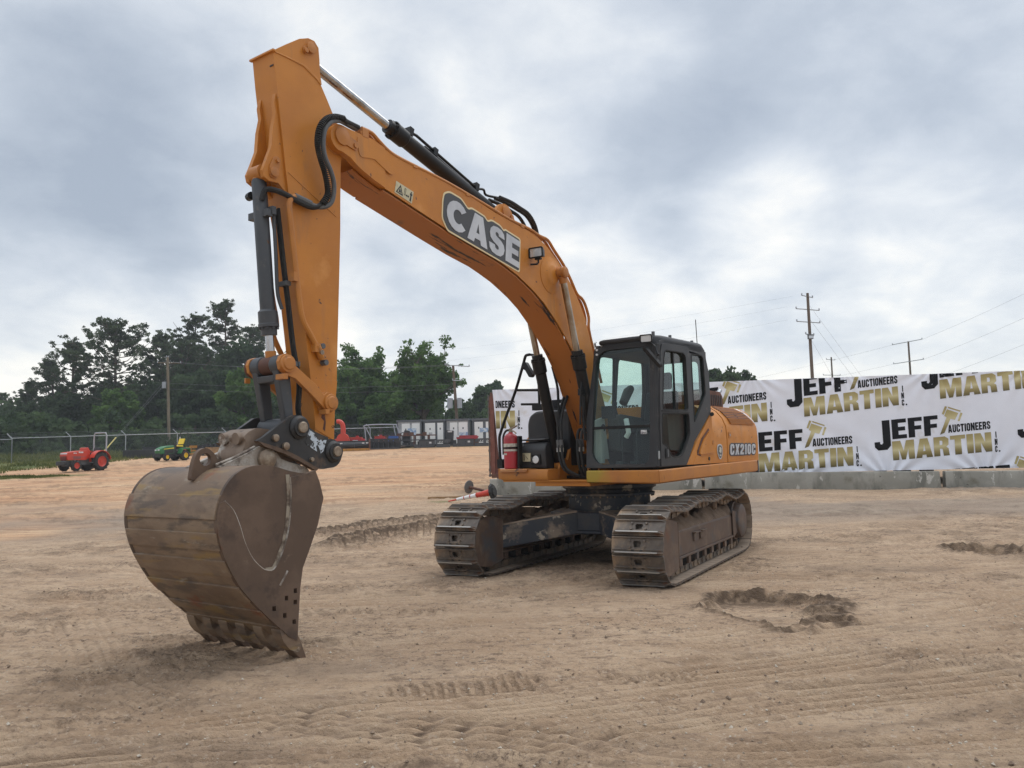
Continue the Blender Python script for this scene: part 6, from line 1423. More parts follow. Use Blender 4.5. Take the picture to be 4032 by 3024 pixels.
# ================================================================== TRACTORS
def wheel(t, c, r_, w, rimr, rimc, lugs, name='wheel', hd=None):
    """wheel on the axis y of the vehicle frame"""
    c = Vector(c); o = MB(); ax = Vector((0, 1, 0)); s = 1 if c.y > 0 else -1
    o.lathe(c-ax*w/2, ax, [(0, rimr*.98), (.01, r_*.86), (w*.2, r_*.965), (w*.5, r_*.975), (w*.8, r_*.965), (w-.01, r_*.86), (w, rimr*.98)], 'tyre', 32, False)
    for k in range(lugs):
        a = 2*math.pi*k/lugs; u = Vector((math.cos(a), 0, math.sin(a))); v = Vector((-math.sin(a), 0, math.cos(a))); sd = 1 if k % 2 else -1
        q0 = c+u*r_*.95; M_ = Matrix((v, ax, u)).transposed().to_4x4(); M_.translation = q0
        M_ = M_ @ Matrix.Rotation(R(32*sd), 4, 'Z'); o.box((-.018, min(0, sd*w*.56), -.01), (.018, max(0, sd*w*.56), r_*.055), 'tyre', M_)
    W_ = o.build(name, t); o = MB()
    o.lathe(c+ax*s*w*.47, ax*(-s), [(0, rimr*1.02), (.015, rimr*.97), (w*.28, rimr*.80), (w*.30, rimr*.3)], rimc, 24, False); o.cyl(c+ax*s*w*.20, c+ax*s*w*.10, rimr*.85, rimc, 20); o.cyl(c+ax*s*w*.20, c+ax*s*w*.30, rimr*.28, rimc, 12); o.cyl(c-ax*s*w*.3, c-ax*s*w*.35, rimr*.98, 'interior dark', 20); o.build('rim', W_); return W_
# small red tractor
P0 = Vector((-21.45, 41.2)); t = thing('tractor', 'small red tractor with a grey roll bar parked at the left', 'tractor', (P0.x, P0.y, gh(P0.x, P0.y)-.01), 0, 'tractors parked at the left')
hd = Vector((-.42, -1.62)).normalized(); ang = math.atan2(-.932, -.364); t.rotation_euler = (0, 0, ang)
GH = lambda x, y: 0
wheel(t, (0, .46, .47), .47, .26, .27, 'tractor red', 26); wheel(t, (0, -.46, .47), .47, .26, .27, 'tractor red', 26)
wheel(t, (1.38, .40, .28), .28, .17, .155, 'tractor red', 18); wheel(t, (1.38, -.40, .28), .28, .17, .155, 'tractor red', 18)
mb = MB(); mb.prism(roundpoly([(.62, .55), (1.72, .55), (1.76, .78), (1.72, .93), (.95, 1.02), (.62, 1.03)], .03), 'y', -.25, .25, 'tractor red'); mb.prism([(.70, .70), (1.50, .70), (1.50, .72), (.70, .72)], 'y', -.256, .256, 'machine grey'); bn_ = mb.build('hood', t, bevel=.02)
mb = MB()
for k in range(4): mb.box((1.757, -.20, .58+k*.045), (1.768, .20, .60+k*.045), 'decal ink')
for k in range(7): mb.box((1.0+k*.06, .2505, .60), (1.03+k*.06, .256, .74), 'machine grey')
mb.build('grille', bn_)
mb = MB(); mb.box((1.70, -.22, .84), (1.752, .22, .905), 'lamp lens'); mb.build('headlight', bn_, bevel=.01)
mb = MB(); mb.box((.85, .2505, .90), (1.10, .257, .97), 'sticker white'); mb.box((1.22, .2505, .87), (1.40, .257, .92), 'sticker white'); mb.build('side_decal', bn_)
mb = MB(); mb.prism(roundpoly([(.42, .60), (.66, .62), (.66, 1.16), (.52, 1.18), (.40, .98)], .04), 'y', -.22, .22, 'tractor red'); mb.build('dashboard', t, bevel=.02)
mb = MB(); mb.box((-.35, -.17, .32), (1.1, .17, .62), 'machine grey'); mb.box((1.0, -.12, .25), (1.75, .12, .52), 'machine grey'); mb.box((1.25, -.35, .25), (1.5, .35, .33), 'machine grey'); mb.box((.1, -.5, .40), (.55, .5, .45), 'machine grey'); mb.build('chassis', t)
mb = MB(); mb.box((1.80, -.30, .30), (1.93, .30, .50), 'attachment black'); mb.build('front_weight', t, bevel=.02)
for s in (1, -1):
    mb = MB(); fp = arc(0, .47, .56, 170, 20, 10)+arc(0, .47, .53, 20, 170, 10); mb.prism(fp, 'y', min(s*.28, s*.60), max(s*.28, s*.60), 'tractor red'); mb.prism(arc(0, .47, .545, 170, 20, 10)+[(.5, .45), (-.5, .45)], 'y', min(s*.27, s*.29), max(s*.27, s*.29), 'tractor red'); mb.build('fender', t)
mb = MB(); mb.prism(roundpoly([(-.22, .80), (.22, .80), (.22, .90), (-.12, .92), (-.20, 1.18), (-.28, 1.18)], .04), 'y', -.22, .22, 'interior dark'); mb.build('seat', t, bevel=.03)
mb = MB(); mb.tube(smooth_path([(.26, .0, 1.05), (.32, .13, 1.10)], 2), .01, 'interior dark', 6); mb.tube([(.30+.05*math.sin(a), .16*math.cos(a), 1.16+.15*math.sin(a)*.5) for a in np.linspace(0, 2*math.pi, 18)], .014, 'interior dark', 6); mb.build('steering_wheel', t)
mb = MB(); mb.tube([(-.36, .43, .55), (-.38, .43, 1.80), (-.38, .37, 1.93), (-.38, -.37, 1.93), (-.38, -.43, 1.80), (-.36, -.43, .55)], .036, 'insulator grey', 8); mb.build('roll_bar', t)
# green garden tractor
P0 = Vector((-20.95, 50.6)); t = thing('tractor', 'green garden tractor with a yellow seat parked near the fence', 'tractor', (P0.x, P0.y, gh(P0.x, P0.y)-.01), math.atan2(-.89, -.453), 'tractors parked at the left')
wheel(t, (0, .42, .33), .33, .30, .16, 'tractor yellow', 20); wheel(t, (0, -.42, .33), .33, .30, .16, 'tractor yellow', 20)
wheel(t, (1.32, .40, .235), .235, .20, .12, 'tractor yellow', 16); wheel(t, (1.32, -.40, .235), .235, .20, .12, 'tractor yellow', 16)
mb = MB(); mb.prism(roundpoly([(.62, .45), (1.62, .40), (1.68, .62), (1.60, .76), (1.2, .90), (.62, .95)], .05), 'y', -.25, .25, 'tractor green'); hb = mb.build('hood', t, bevel=.04)
mb = MB(); mb.prism([(.64, .76), (1.40, .70), (1.40, .73), (.64, .81)], 'y', -.2565, .2565, 'tractor yellow'); mb.prism([(.66, .48), (1.35, .46), (1.35, .66), (.66, .72)], 'y', -.254, .254, 'interior dark'); mb.build('side_stripe', hb)
mb = MB(); mb.box((1.66, -.20, .62), (1.69, -.06, .70), 'lamp lens'); mb.box((1.66, .06, .62), (1.69, .20, .70), 'lamp lens'); mb.build('headlight', hb)
mb = MB(); mb.box((-.3, -.20, .22), (1.65, .20, .45), 'interior dark'); mb.box((.1, -.45, .30), (.62, .45, .36), 'interior dark'); mb.box((.40, -.20, .45), (.62, .20, .98), 'interior dark'); mb.box((1.2, -.32, .2), (1.42, .32, .28), 'tractor green'); mb.build('chassis', t)
for s in (1, -1):
    mb = MB(); mb.prism(roundpoly([(-.40, .45), (-.34, .80), (.22, .80), (.40, .45), (.36, .42), (.16, .70), (-.28, .70), (-.36, .42)], .05), 'y', min(s*.22, s*.56), max(s*.22, s*.56), 'tractor green'); mb.build('fender', t, bevel=.02)
mb = MB(); mb.prism(roundpoly([(-.08, .86), (.42, .88), (.42, .96), (-.06, .95)], .03), 'y', -.23, .23, 'tractor yellow'); mb.prism(roundpoly([(-.02, 1.02), (-.10, 1.02), (-.24, 1.36), (-.14, 1.38)], .03), 'y', -.23, .23, 'tractor yellow'); mb.box((-.1, -.2, .78), (.35, .2, .87), 'interior dark'); mb.box((-.14, -.14, .94), (-.06, .14, 1.06), 'interior dark'); mb.build('seat', t, bevel=.03)
mb = MB(); mb.tube([(.40, 0, .98), (.36, 0, 1.08)], .02, 'interior dark', 6); mb.tube([(.34+.05*math.sin(a), .17*math.cos(a), 1.10+.10*math.sin(a)) for a in np.linspace(0, 2*math.pi, 18)], .014, 'interior dark', 6); mb.build('steering_wheel', t)
mb = MB(); mb.tube(smooth_path([(-.32, .36, .5), (-.32, .36, 1.55), (-.32, .25, 1.78), (-.32, 0, 1.84), (-.32, -.25, 1.78), (-.32, -.36, 1.55), (-.32, -.36, .5)], 4), .022, 'interior dark', 8); mb.box((-.34, -.39, 1.35), (-.30, -.34, 1.5), 'sticker white'); mb.build('roll_bar', t)

# ================================================================== YARD STOCK along the far edge
def gz(x, y): return gh(x, y)
def put(name, label, cat, x, y, rz=0, group=None): return thing(name, label, cat, (x, y, gz(x, y)), rz, group)
# left of the bucket
t = put('loader_bucket', 'black low loader bucket on the grass edge beside the green tractor', 'bucket', -25.7, 56.2, .1)
mb = MB(); mb.prism([(-.5, 0), (.5, 0), (.55, .1), (-.1, .15), (-.4, .55), (-.5, .55)], 'x', -1.3, .9, 'attachment black'); mb.build('scoop', t, bevel=.02); mb = MB(); mb.box((-.2, .1, .3), (.9, .5, .75), 'attachment black'); mb.box((.6, -.2, .2), (1.3, .3, .55), 'attachment black'); mb.build('mount_frame', t)
t = put('crate', 'ochre steel crate frame standing between the tractor and the bucket', 'crate', -22.9, 58.0, .05)
mb = MB()
for x in (-.5, .44):
    for y in (-.4, .34): mb.box((x, y, 0), (x+.06, y+.06, .62), 'pallet ochre')
for z in (.08, .32, .54): mb.box((-.5, -.43, z), (.5, -.40, z+.09), 'pallet ochre'); mb.box((-.5, .34, z), (.5, .37, z+.09), 'pallet ochre')
mb.box((-.48, -.38, .06), (.48, .34, .12), 'timber'); mb.build('slatted_body', t)
mb = MB(); mb.box((-.3, -.3, .60), (.35, .25, .72), 'pallet ochre'); mb.build('load', t)
t = put('tiller', 'red tiller attachment with a white tag behind the green tractor', 'tiller', -24.0, 58.6, .05)
mb = MB(); mb.prism(arc(0, .25, .32, 0, 180, 8), 'x', -.6, .5, 'red enamel'); mb.box((-.65, -.2, .05), (-.55, .25, .5), 'red enamel'); mb.build('hood', t); mb = MB(); mb.cyl((-.55, 0, .2), (.5, 0, .2), .18, 'attachment black', 8); mb.build('rotor', t); mb = MB(); mb.box((-.1, -.40, .22), (.12, -.36, .5), 'sticker white'); mb.build('tag', t)
for k, (x, y, w, c, lab) in enumerate(((-21.6, 57.9, 1.0, 'attachment black', 'dark stack of steel forks left of the excavator coupler'), (-20.3, 57.6, 1.6, 'timber', 'long tan timber bundle behind the excavator coupler'))):
    t = put('timber_bundle' if c == 'timber' else 'fork_stack', lab, 'bundle' if c == 'timber' else 'forks', x, y, .03)
    mb = MB(); n_ = 5
    for j in range(n_): mb.box((-w, -.5+.2*j, 0 if j % 2 else .05), (w, -.34+.2*j, .5+.08*(j % 2)), c)
    mb.build('beam_rows', t); mb = MB()
    for j in range(6): mb.box((-w+.3*j, -.3, .58), (-w+.3*j+.22, .2, .72+.05*(j % 3)), 'attachment black')
    mb.build('top_load', t)
# right of the arm: a row of implements with pale labels
t = put('wood_chipper', 'bright red wood chipper with a curved discharge chute', 'chipper', -12.9, 60.8, 0)
mb = MB(); pts = smooth_path([(.05, 0, 1.0), (.07, 0, 1.5), (.02, 0, 1.95), (-.18, 0, 2.18), (-.42, 0, 2.20)], 4); mb.tube(pts, [.20-.04*i/len(pts) for i in range(len(pts))], 'tractor red', 8); mb.build('chute', t)
mb = MB(); mb.prism(arc(.05, .85, .45, 0, 180, 10), 'y', -.2, .2, 'tractor red'); mb.box((-.5, -.35, .55), (.6, .35, .88), 'tractor red'); mb.build('housing', t); mb = MB(); mb.box((-.7, -.4, .4), (.8, .4, .55), 'attachment black'); mb.box((-.6, -.3, 0), (-.5, .3, .4), 'attachment black'); mb.box((.6, -.3, 0), (.7, .3, .4), 'attachment black'); mb.build('stand', t)
for x, y, w, lab in ((-11.85, 61.2, .55, 'red rotary cutter stacked to the right of the wood chipper'), (-10.25, 62.3, .45, 'smaller red rotary cutter in front of the bent pipe frame')):
    t = put('rotary_cutter', lab, 'cutter', x, y, .05, 'red rotary cutters')
    mb = MB(); mb.prism(roundpoly([(-w, -.5), (w*.6, -.5), (w, -.2), (w, .5), (-w, .5)], .1), 'z', .62, .85, 'red enamel'); mb.box((-w*.9, -.4, .85), (w*.7, .3, .92), 'tractor red'); mb.box((-w, -.52, .92), (w*.8, -.44, .96), 'tractor red'); mb.build('deck', t)
    mb = MB(); mb.cyl((0, 0, .9), (0, 0, 1.08), .12, 'red enamel', 10); mb.build('gearbox', t); mb = MB(); mb.box((-w*.5, -.515, .68), (w*.2, -.506, .74), 'sticker white'); mb.build('label_plate', t)
    mb = MB(); mb.box((-w, -.4, 0), (-w+.1, .4, .62), 'rust brown'); mb.box((w-.1, -.4, 0), (w, .4, .62), 'rust brown'); mb.build('stand', t)
t = put('soil_roller', 'long black roller implement on an orange base with pale tags', 'roller', -11.75, 59.7, .08)
mb = MB(); mb.cyl((-1.15, 0, .42), (.0, 0, .42), .25, 'attachment black', 16); mb.cyl((.02, 0, .42), (1.0, 0, .42), .25, 'attachment black', 16); mb.build('drum', t)
mb = MB(); mb.box((-1.3, -.35, 0), (1.1, .35, .17), 'pallet ochre'); mb.build('base', t); mb = MB(); mb.box((-1.25, -.1, .62), (1.1, .3, .74), 'attachment black'); mb.box((1.05, -.3, .1), (1.12, .3, .9), 'rust brown'); mb.build('top_frame', t)
mb = MB()
for x in (-1.05, .55, .85): mb.box((x, -.245, .52), (x+.17, -.20, .60), 'sticker white')
mb.build('tag', t)
t = put('bent_pipe_frame', 'tall grey bent pipe frame standing behind the red cutters', 'frame', -10.3, 63.3, 0)
mb = MB(); mb.tube(smooth_path([(-1.2, 0, 0), (-1.35, 0, 1.5), (-1.25, 0, 1.85), (.9, 0, 1.85), (1.15, 0, 1.7), (1.5, 0, .7), (1.7, 0, .2)], 4), .045, 'insulator grey', 8); mb.tube([(-1.3, 0, 1.7), (-.6, 0, .3)], .04, 'insulator grey', 8); mb.tube([(.9, 0, 1.8), (1.2, -.2, .4)], .04, 'insulator grey', 8); mb.build('tube', t)
t = put('plastic_tank', 'small blue tank half hidden behind the pipe frame', 'tank', -9.35, 62.6, 0); mb = MB(); mb.prism(roundpoly([(-.35, .5), (.35, .5), (.4, .95), (-.3, .98)], .08), 'y', -.3, .3, 'blue paint'); mb.build('vessel', t); mb = MB(); mb.box((-.4, -.35, 0), (.45, .35, .5), 'attachment black'); mb.build('stand', t)
def rake(x, y, lab, n_, w):
    t = put('grapple_rake', lab, 'rake', x, y, .03, 'black toothed implements')
    mb = MB(); hs = [[(-w+.18+(2*w-.3)*k/n_+a*.06, .60+b*.05) for a, b in ((1, 0), (.5, 1), (-.5, 1), (-1, 0), (-.5, -1), (.5, -1))] for k in range(n_)]
    plate(mb, [[(-w, .52), (w, .52), (w-.1, .80), (-w+.15, .80)]]+hs, 'y', -.35, -.30, 'attachment black'); mb.build('toothed_plate', t)
    mb = MB()
    for k in range(n_): mb.prism([(-.5, 0), (-.3, 0), (.2, .45), (-.3, .55)], 'x', -w+.15+(2*w-.3)*k/n_, -w+.19+(2*w-.3)*k/n_, 'attachment black')
    mb.box((-w, .1, 0), (w, .3, .6), 'attachment black'); mb.box((-w, -.6, 0), (w, -.5, .10), 'attachment grey'); mb.build('tine_frame', t)
    return t
rake(-9.9, 61.6, 'black grapple rake with a row of round holes beside the roller', 6, 1.25)
t = put('storage_rack', 'brown steel storage rack of rails loaded with black parts', 'rack', -8.2, 63.4, 0)
mb = MB()
for x in (-1.9, -.8, .4, 1.5): mb.box((x, -.5, 0), (x+.09, -.41, .95), 'rust brown'); mb.box((x, .4, 0), (x+.09, .49, .95), 'rust brown')
for z in (.15, .55, .9): mb.box((-2.6, -.53, z), (2.2, -.46, z+.08), 'rust brown' if z > .8 else 'attachment grey')
mb.box((-2.6, -.4, .10), (2.2, .4, .16), 'attachment grey'); mb.build('rail_frame', t)
rnd = random.Random(4); mb = MB()
for k in range(9): x = -2.4+k*.5; mb.box((x, -.4, .98), (x+rnd.uniform(.2, .45), .2, .98+rnd.uniform(.06, .24)), rnd.choice(['attachment black', 'attachment grey', 'rust brown', 'plastic wrap']))
mb.build('top_load', t); mb = MB()
for k in range(7): x = -2.3+k*.6; mb.box((x, -.35, .17), (x+.4, .3, .17+rnd.uniform(.2, .34)), rnd.choice(['attachment black', 'attachment grey']))
mb.build('shelf_load', t)
def skid(x, y, lab):
    t = put('skid_plate', lab, 'skid plate', x, y, .04, 'grey skid plates with square holes')
    sq = lambda cx, cz, a, b: [(cx-a, cz-b), (cx+a, cz-b), (cx+a, cz+b), (cx-a, cz+b)]
    mb = MB(); plate(mb, [[(-.62, .02), (.62, .02), (.62, .55), (-.62, .55)], sq(-.02, .36, .05, .05), sq(-.46, .18, .05, .03), (sq(-.02, .19, .05, .03)), sq(.42, .22, .05, .03)], 'y', -.30, -.26, 'attachment grey')
    mb.box((-.66, -.34, .552), (.66, .3, .60), 'attachment black'); mb.box((-.6, -.2, 0), (.6, .3, .5), 'attachment black'); mb.box((-1.0, -.3, 0), (-.64, .3, .25), 'attachment grey'); mb.build('plate_body', t)
    mb = MB(); mb.box((.16, -.309, .30), (.34, -.301, .44), 'sticker white'); mb.build('tag', t)
    mb = MB(); hs = [[(1.0+.17*k+a*.03+b*.03, .42+b*.06) for a, b in ((1, 0), (.5, 1), (-.5, 1), (-1, 0), (-.5, -1), (.5, -1))] for k in range(5)]
    plate(mb, [[(.70, .34), (1.75, .34), (1.85, .60), (.80, .60)]]+hs, 'y', -.38, -.34, 'attachment grey'); mb.prism([(.70, 0), (1.8, 0), (1.7, .22), (.7, .26)], 'y', -.45, .2, 'attachment grey'); mb.build('toothed_scoop', t)
skid(-6.72, 62.9, 'grey skid plate with square holes and a white tag, left one of two')
skid(-3.75, 63.4, 'grey skid plate with square holes and a white tag, right one near the container')
t = put('log', 'short brown log lying in front of the storage rack', 'log', -8.7, 62.6, .15); mb = MB(); mb.cyl((-.32, 0, .10), (.32, 0, .14), .09, 'bark', 10); mb.build('wood', t)
t = put('power_unit', 'upright black power unit in front of a white cabin', 'machine', -5.05, 63.9, 0); mb = MB(); mb.prism(roundpoly([(-.30, .5), (.28, .5), (.34, 1.25), (-.22, 1.30)], .06), 'y', -.3, .3, 'attachment black'); mb.box((-.5, -.35, .2), (.5, .35, .5), 'attachment black'); mb.build('case', t); mb = MB(); mb.box((-.12, -.315, 1.12), (.22, -.30, 1.24), 'sticker white'); mb.build('tag', t)
t = put('hay_implement', 'long low red implement lying on the rack before the cabins', 'implement', -3.65, 64.2, .03); mb = MB(); mb.prism(roundpoly([(-.85, .55), (.8, .55), (.9, .76), (.7, .80), (-.9, .84)], .04), 'y', -.4, .3, 'red enamel'); mb.box((-.9, -.42, .80), (.8, -.35, .84), 'red enamel'); mb.build('red_body', t); mb = MB(); mb.box((-.9, -.45, .72), (-.65, -.40, .84), 'white plastic'); mb.box((-.8, -.3, 0), (.9, .3, .55), 'rust brown'); mb.build('base', t)
t = put('generator', 'small dark machine with a hose in front of the wrapped cabin', 'machine', -8.55, 64.4, 0); mb = MB(); mb.prism(roundpoly([(-.25, .95), (.3, .95), (.28, 1.32), (-.1, 1.38)], .06), 'y', -.25, .25, 'attachment black'); mb.box((-.3, -.3, 0), (.35, .3, .95), 'attachment black'); mb.build('case', t); mb = MB(); mb.tube(smooth_path([(-.2, -.2, 1.2), (-.45, -.2, 1.1), (-.6, -.2, .9)], 4), .03, 'rubber', 6); mb.build('hose', t)
# portable white cabins in grey frames
def cabin(x, y, w, lab, wrap, doors, prints):
    t = put('portable_cabin', lab, 'cabin', x, y, -.10, 'portable white cabins in a row'); H_ = 1.98
    mb = MB()
    for xx in (-w, w-.1): mb.box((xx, -.9, 0), (xx+.1, -.8, H_), 'cabin grey'); mb.box((xx, .8, 0), (xx+.1, .9, H_), 'cabin grey')
    mb.box((-w-.03, -.95, H_), (w+.03, .95, H_+.16), 'cabin grey'); mb.box((-w, -.88, 0), (w, .88, .12), 'cabin grey'); mb.build('frame', t)
    mb = MB(); mb.box((-w+.1, -.86, .12), (w-.1, .86, H_), 'plastic wrap' if wrap else 'cabin grey'); mb.build('wall', t)
    for a, b in doors:
        mb = MB(); mb.box((a, -.905, .15), (b, -.87, H_-.12), 'cabin white'); d_ = mb.build('door', t)
        mb = MB(); mb.box(((a+b)/2-.05, -.912, 1.3), ((a+b)/2+.05, -.906, 1.45), 'machine grey'); mb.build('vent', d_)
    for a, b, z0, z1 in prints: mb = MB(); mb.box((a, -.925, z0), (b, -.914, z1), 'print blue'); mb.build('printed_sheet', t)
cabin(-8.35, 66.3, 1.02, 'white portable cabin wrapped in plastic with a blue printed sheet, leftmost', True, [(-.62, .05), (.22, .86)], [(-.12, .58, .9, 1.45)])
cabin(-6.35, 66.4, .88, 'white portable cabin with one wide and one narrow panel, second from left', False, [(-.74, .10), (.28, .76)], [])
cabin(-4.45, 66.5, .98, 'white portable cabin with a tall white panel, behind the power unit', True, [(-.62, .0), (.10, .84)], [(.15, .85, .55, 1.05)])
cabin(-2.25, 66.6, 1.0, 'white portable cabin with two framed doors next to the container', False, [(-.82, -.12), (.12, .82)], [(-.38, .36, 1.0, 1.35)])

# ================================================================== CHAIN LINK FENCE
def fence(A, B, n_, H_, label, posts=True):
    A, B = Vector(A), Vector(B); t = thing('chain_link_fence', label, 'fence', (A.x, A.y, gh(A.x, A.y)), 0, 'chain link fence along the far edge'); o0 = Vector(t.location)
    def G(f): q = A.lerp(B, f); return Vector((q.x, q.y, gh(q.x, q.y)))-o0
    mb = MB(); mb.tube([G(i/n_)+Vector((0, 0, H_)) for i in range(n_+1)], .026, 'galvanised steel', 6); mb.build('top_rail', t)
    d = (B-A).normalized(); out = Vector((-d.y, d.x, 0)); side = Vector((-.75*d.x, -.75*d.y, 0))
    for i in range(n_+1):
        g = G(i/n_); mb = MB(); mb.tube([g, g+Vector((0, 0, H_+.02))], .036, 'galvanised steel', 8); mb.tube([g+Vector((0, 0, H_)), g+Vector((0, 0, H_+.32))+Vector((-.30*d.x, -.30*d.y, 0))+out*.1], .026, 'galvanised steel', 6); mb.build('fence_post', t)
    mb = MB(); L = (B-A).length; m_ = int(L/.10)
    for i in range(m_):
        for s in (0, 1):
            f0 = i/m_; f1 = min(max((i+(1 if s == 0 else -1)*H_/.10*1.0)/m_, 0), 1); hh_ = abs(f1-f0)*m_*.10
            if hh_ < .05: continue
            p, q = G(f0), G(f1)+Vector((0, 0, hh_)); w = Vector((.0035, 0, 0)); mb.quad(p-w, p+w, q+w, q-w, 'chain link wire')
    mb.build('mesh_netting', t, smooth=0)
    mb = MB()
    for k in (.33, .66, 1.0): mb.tube([G(i/n_)+Vector((0, 0, H_+.32*k))+Vector((-.30*d.x*k, -.30*d.y*k, 0))+out*.1*k for i in range(n_+1)], .007, 'chain link wire', 4)
    mb.build('barbed_wire', t)
fence((-41.5, 50.6), (-33.0, 53.0), 2, 1.55, 'chain link fence with barbed top, left stretch behind the red tractor')
fence((-33.0, 53.0), (-21.4, 60.0), 4, 1.62, 'chain link fence with barbed top, middle stretch behind the green tractor')
fence((-21.4, 60.0), (-5, 68.5), 5, 1.62, 'chain link fence with barbed top, right stretch behind the implements')

# ================================================================== POLES AND WIRES
def pole(x, y, top, r_, label, arms, mat='pole wood', lean=(0, 0), armmat='insulator grey'):
    z0 = gh(x, y); t = thing('utility_pole', label, 'pole', (x, y, z0), 0, 'wooden utility poles'); Hh = top-z0
    mb = MB(); mb.tube([(0, 0, -.3), (lean[0]*.5, lean[1]*.5, Hh*.5), (lean[0], lean[1], Hh)], [r_*1.25, r_*1.1, r_*.9], mat, 10); mb.build('shaft', t)
    for (dz, l0, l1, dy) in arms:
        z = Hh-dz; mb = MB(); lx = lean[0]*z/Hh
        mb.tube([(lx-l0, -dy, z+.03), (lx+l1, dy, z+.03)], .038, armmat, 6)
        for e, sgn in ((-l0, -1), (l1, 1)): mb.cyl((lx+e, sgn*dy, z+.02), (lx+e, sgn*dy, z+.18), .045, 'insulator grey', 6)
        mb.build('crossarm', t)
    return t, Hh
p1, H1 = pole(22.50, 60, 13.2, .110, 'tallest wooden utility pole with a floodlight, above the banner', [(.28, .62, .55, .5), (1.28, 1.10, 1.0, .5), (2.24, 1.10, 1.0, .5), (3.2, .45, .45, .4)], lean=(.0, 0))
mb = MB(); mb.box((-.28, -.42, H1-3.55), (.10, -.22, H1-3.2), 'machine grey'); mb.box((-.24, -.435, H1-3.5), (.06, -.421, H1-3.3), 'lamp lens'); mb.build('floodlight', p1)
p2, H2 = pole(40.0, 100, 12.8, .10, 'distant short utility pole just right of the tallest one', [(.35, .8, .65, .5), (2.3, 1.3, 1.2, .5)])
p3, H3 = pole(42.3, 85, 12.6, .10, 'utility pole with slanted crossarms at the far right', [(.1, .75, .45, -2), (2.2, .75, .45, -2), (4.5, .75, .45, -2)])
p4, H4 = pole(-29.9, 70, 10.85, .115, 'pale leaning utility pole in front of the pines with a guy wire', [(.55, .75, 1.0, .3), (.05, .05, .05, .1)], 'pole wood pale', lean=(-.25, 0), armmat='pole wood pale')
mb = MB(); mb.box((-.55, -.35, H4-2.75), (-.28, -.15, H4-2.2), 'insulator grey'); mb.build('transformer_box', p4)
ga = Vector((-32.45-(-29.9), 63-70, gh(-32.45, 63)-gh(-29.9, 70)))
for dz in (1.75, 2.1):
    mb = MB(); mb.tube([(-.2, 0, H4-dz), ga+Vector((.1*dz, 0, 0))], .007, 'wire', 5); mb.build('guy_wire', p4)
mb = MB(); mb.tube([ga+Vector((.18, 0, 0)), (ga+Vector((.18, 0, 0))).lerp(Vector((-.2, 0, H4-1.75)), .21)], .05, 'guy guard', 8); mb.build('guy_guard', p4)
p5, H5 = pole(-4.55, 67, 9.15, .115, 'utility pole with two grey transformer cans behind the cabins', [(.05, .6, 1.3, .8), (1.3, .1, .6, .2)], lean=(-.35, 0))
for x in (-.50, .30): mb = MB(); mb.cyl((x-.15, -.2, H5-3.6), (x-.15, -.2, H5-2.75), .24 if x < 0 else .20, 'insulator grey', 14); mb.build('transformer_can', p5)
def wires(name, label, runs, r_=.012):
    t = thing(name, label, 'wires', tuple(Vector(runs[0][0])), 0, 'overhead wires'); o0 = Vector(runs[0][0])
    for a, b, sag in runs:
        a, b = Vector(a), Vector(b); pts = [a.lerp(b, i/14)-Vector((0, 0, sag*4*(i/14)*(1-i/14)))-o0 for i in range(15)]; mb = MB(); mb.tube(pts, r_, 'wire', 4, False); mb.build('cable', t)
    return t
wires('overhead_wires', 'thin overhead wires running from the far right pole to the right edge', [((42.3+.45, 83, H3+gh(42, 85)-d_), (46.5, 42, 19.5-d_*.9), .8) for d_ in (.1, 2.2, 4.5)]+[((42.3-.75, 87, H3+gh(42, 85)-d_), (8, 150, 9.5-d_*.6), 1.0) for d_ in (.1, 2.2, 4.5)], .008)
wires('overhead_wires', 'faint guy wires sloping down to the right of the tallest pole', [((22.5, 60, 12.4), (31.5, 66, 3.2), 0), ((22.5, 60, 11.3), (30.8, 66, 3.2), 0), ((22.5, 60, 9.8), (28.5, 66, 3.2), 0)], .007)
wires('overhead_wires', 'faint overhead wires crossing the sky behind the boom to the tallest pole', [((21.4, 60, 13.0), (-40, 118, 16.5), 1.5), ((20.9, 60, 12.2), (-40, 118, 14.8), 1.5), ((20.9, 60, 11.2), (-40, 118, 12.6), 1.5)], .004)
wires('overhead_wires', 'low wires from the pale pole across the trees to the pole with cans', [((-30.6, 70, 10.5), (-5.2, 67, 9.25), .5), ((-29.6, 70, 10.4), (-4.2, 67, 9.2), .5), ((-30.6, 70, 8.6), (-4.9, 67, 7.6), .35), ((-30.6, 70, 8.1), (-4.9, 67, 7.2), .35)], .010)

# ================================================================== TREES
def leaf_quads(mb, cs, n_per, rad, size, mat, rng, flat=.8, nd=None):
    V = []; F = []
    for c, r_ in cs:
        m_ = max(4, int(n_per*(r_/rad)**2))
        P = rng.normal(size=(m_, 3)); P /= np.linalg.norm(P, axis=1)[:, None]; P *= (rng.random(m_)**.45)[:, None]*r_; P[:, 2] *= flat; P += c
        A = rng.normal(size=(m_, 3)); A /= np.linalg.norm(A, axis=1)[:, None]; Bv = np.cross(A, rng.normal(size=(m_, 3))); Bv /= np.linalg.norm(Bv, axis=1)[:, None]
        s = size*rng.uniform(.6, 1.35, m_)[:, None]; o_ = len(V)
        Q = np.stack([P-A*s*.5-Bv*s*.28, P+A*s*.1-Bv*s*.42, P+A*s*.6, P-A*s*.05+Bv*s*.42], 1)
        V += Q.reshape(-1, 3).tolist(); F += [(o_+4*i, o_+4*i+1, o_+4*i+2, o_+4*i+3) for i in range(m_)]
    mb.add(V, F, mat)
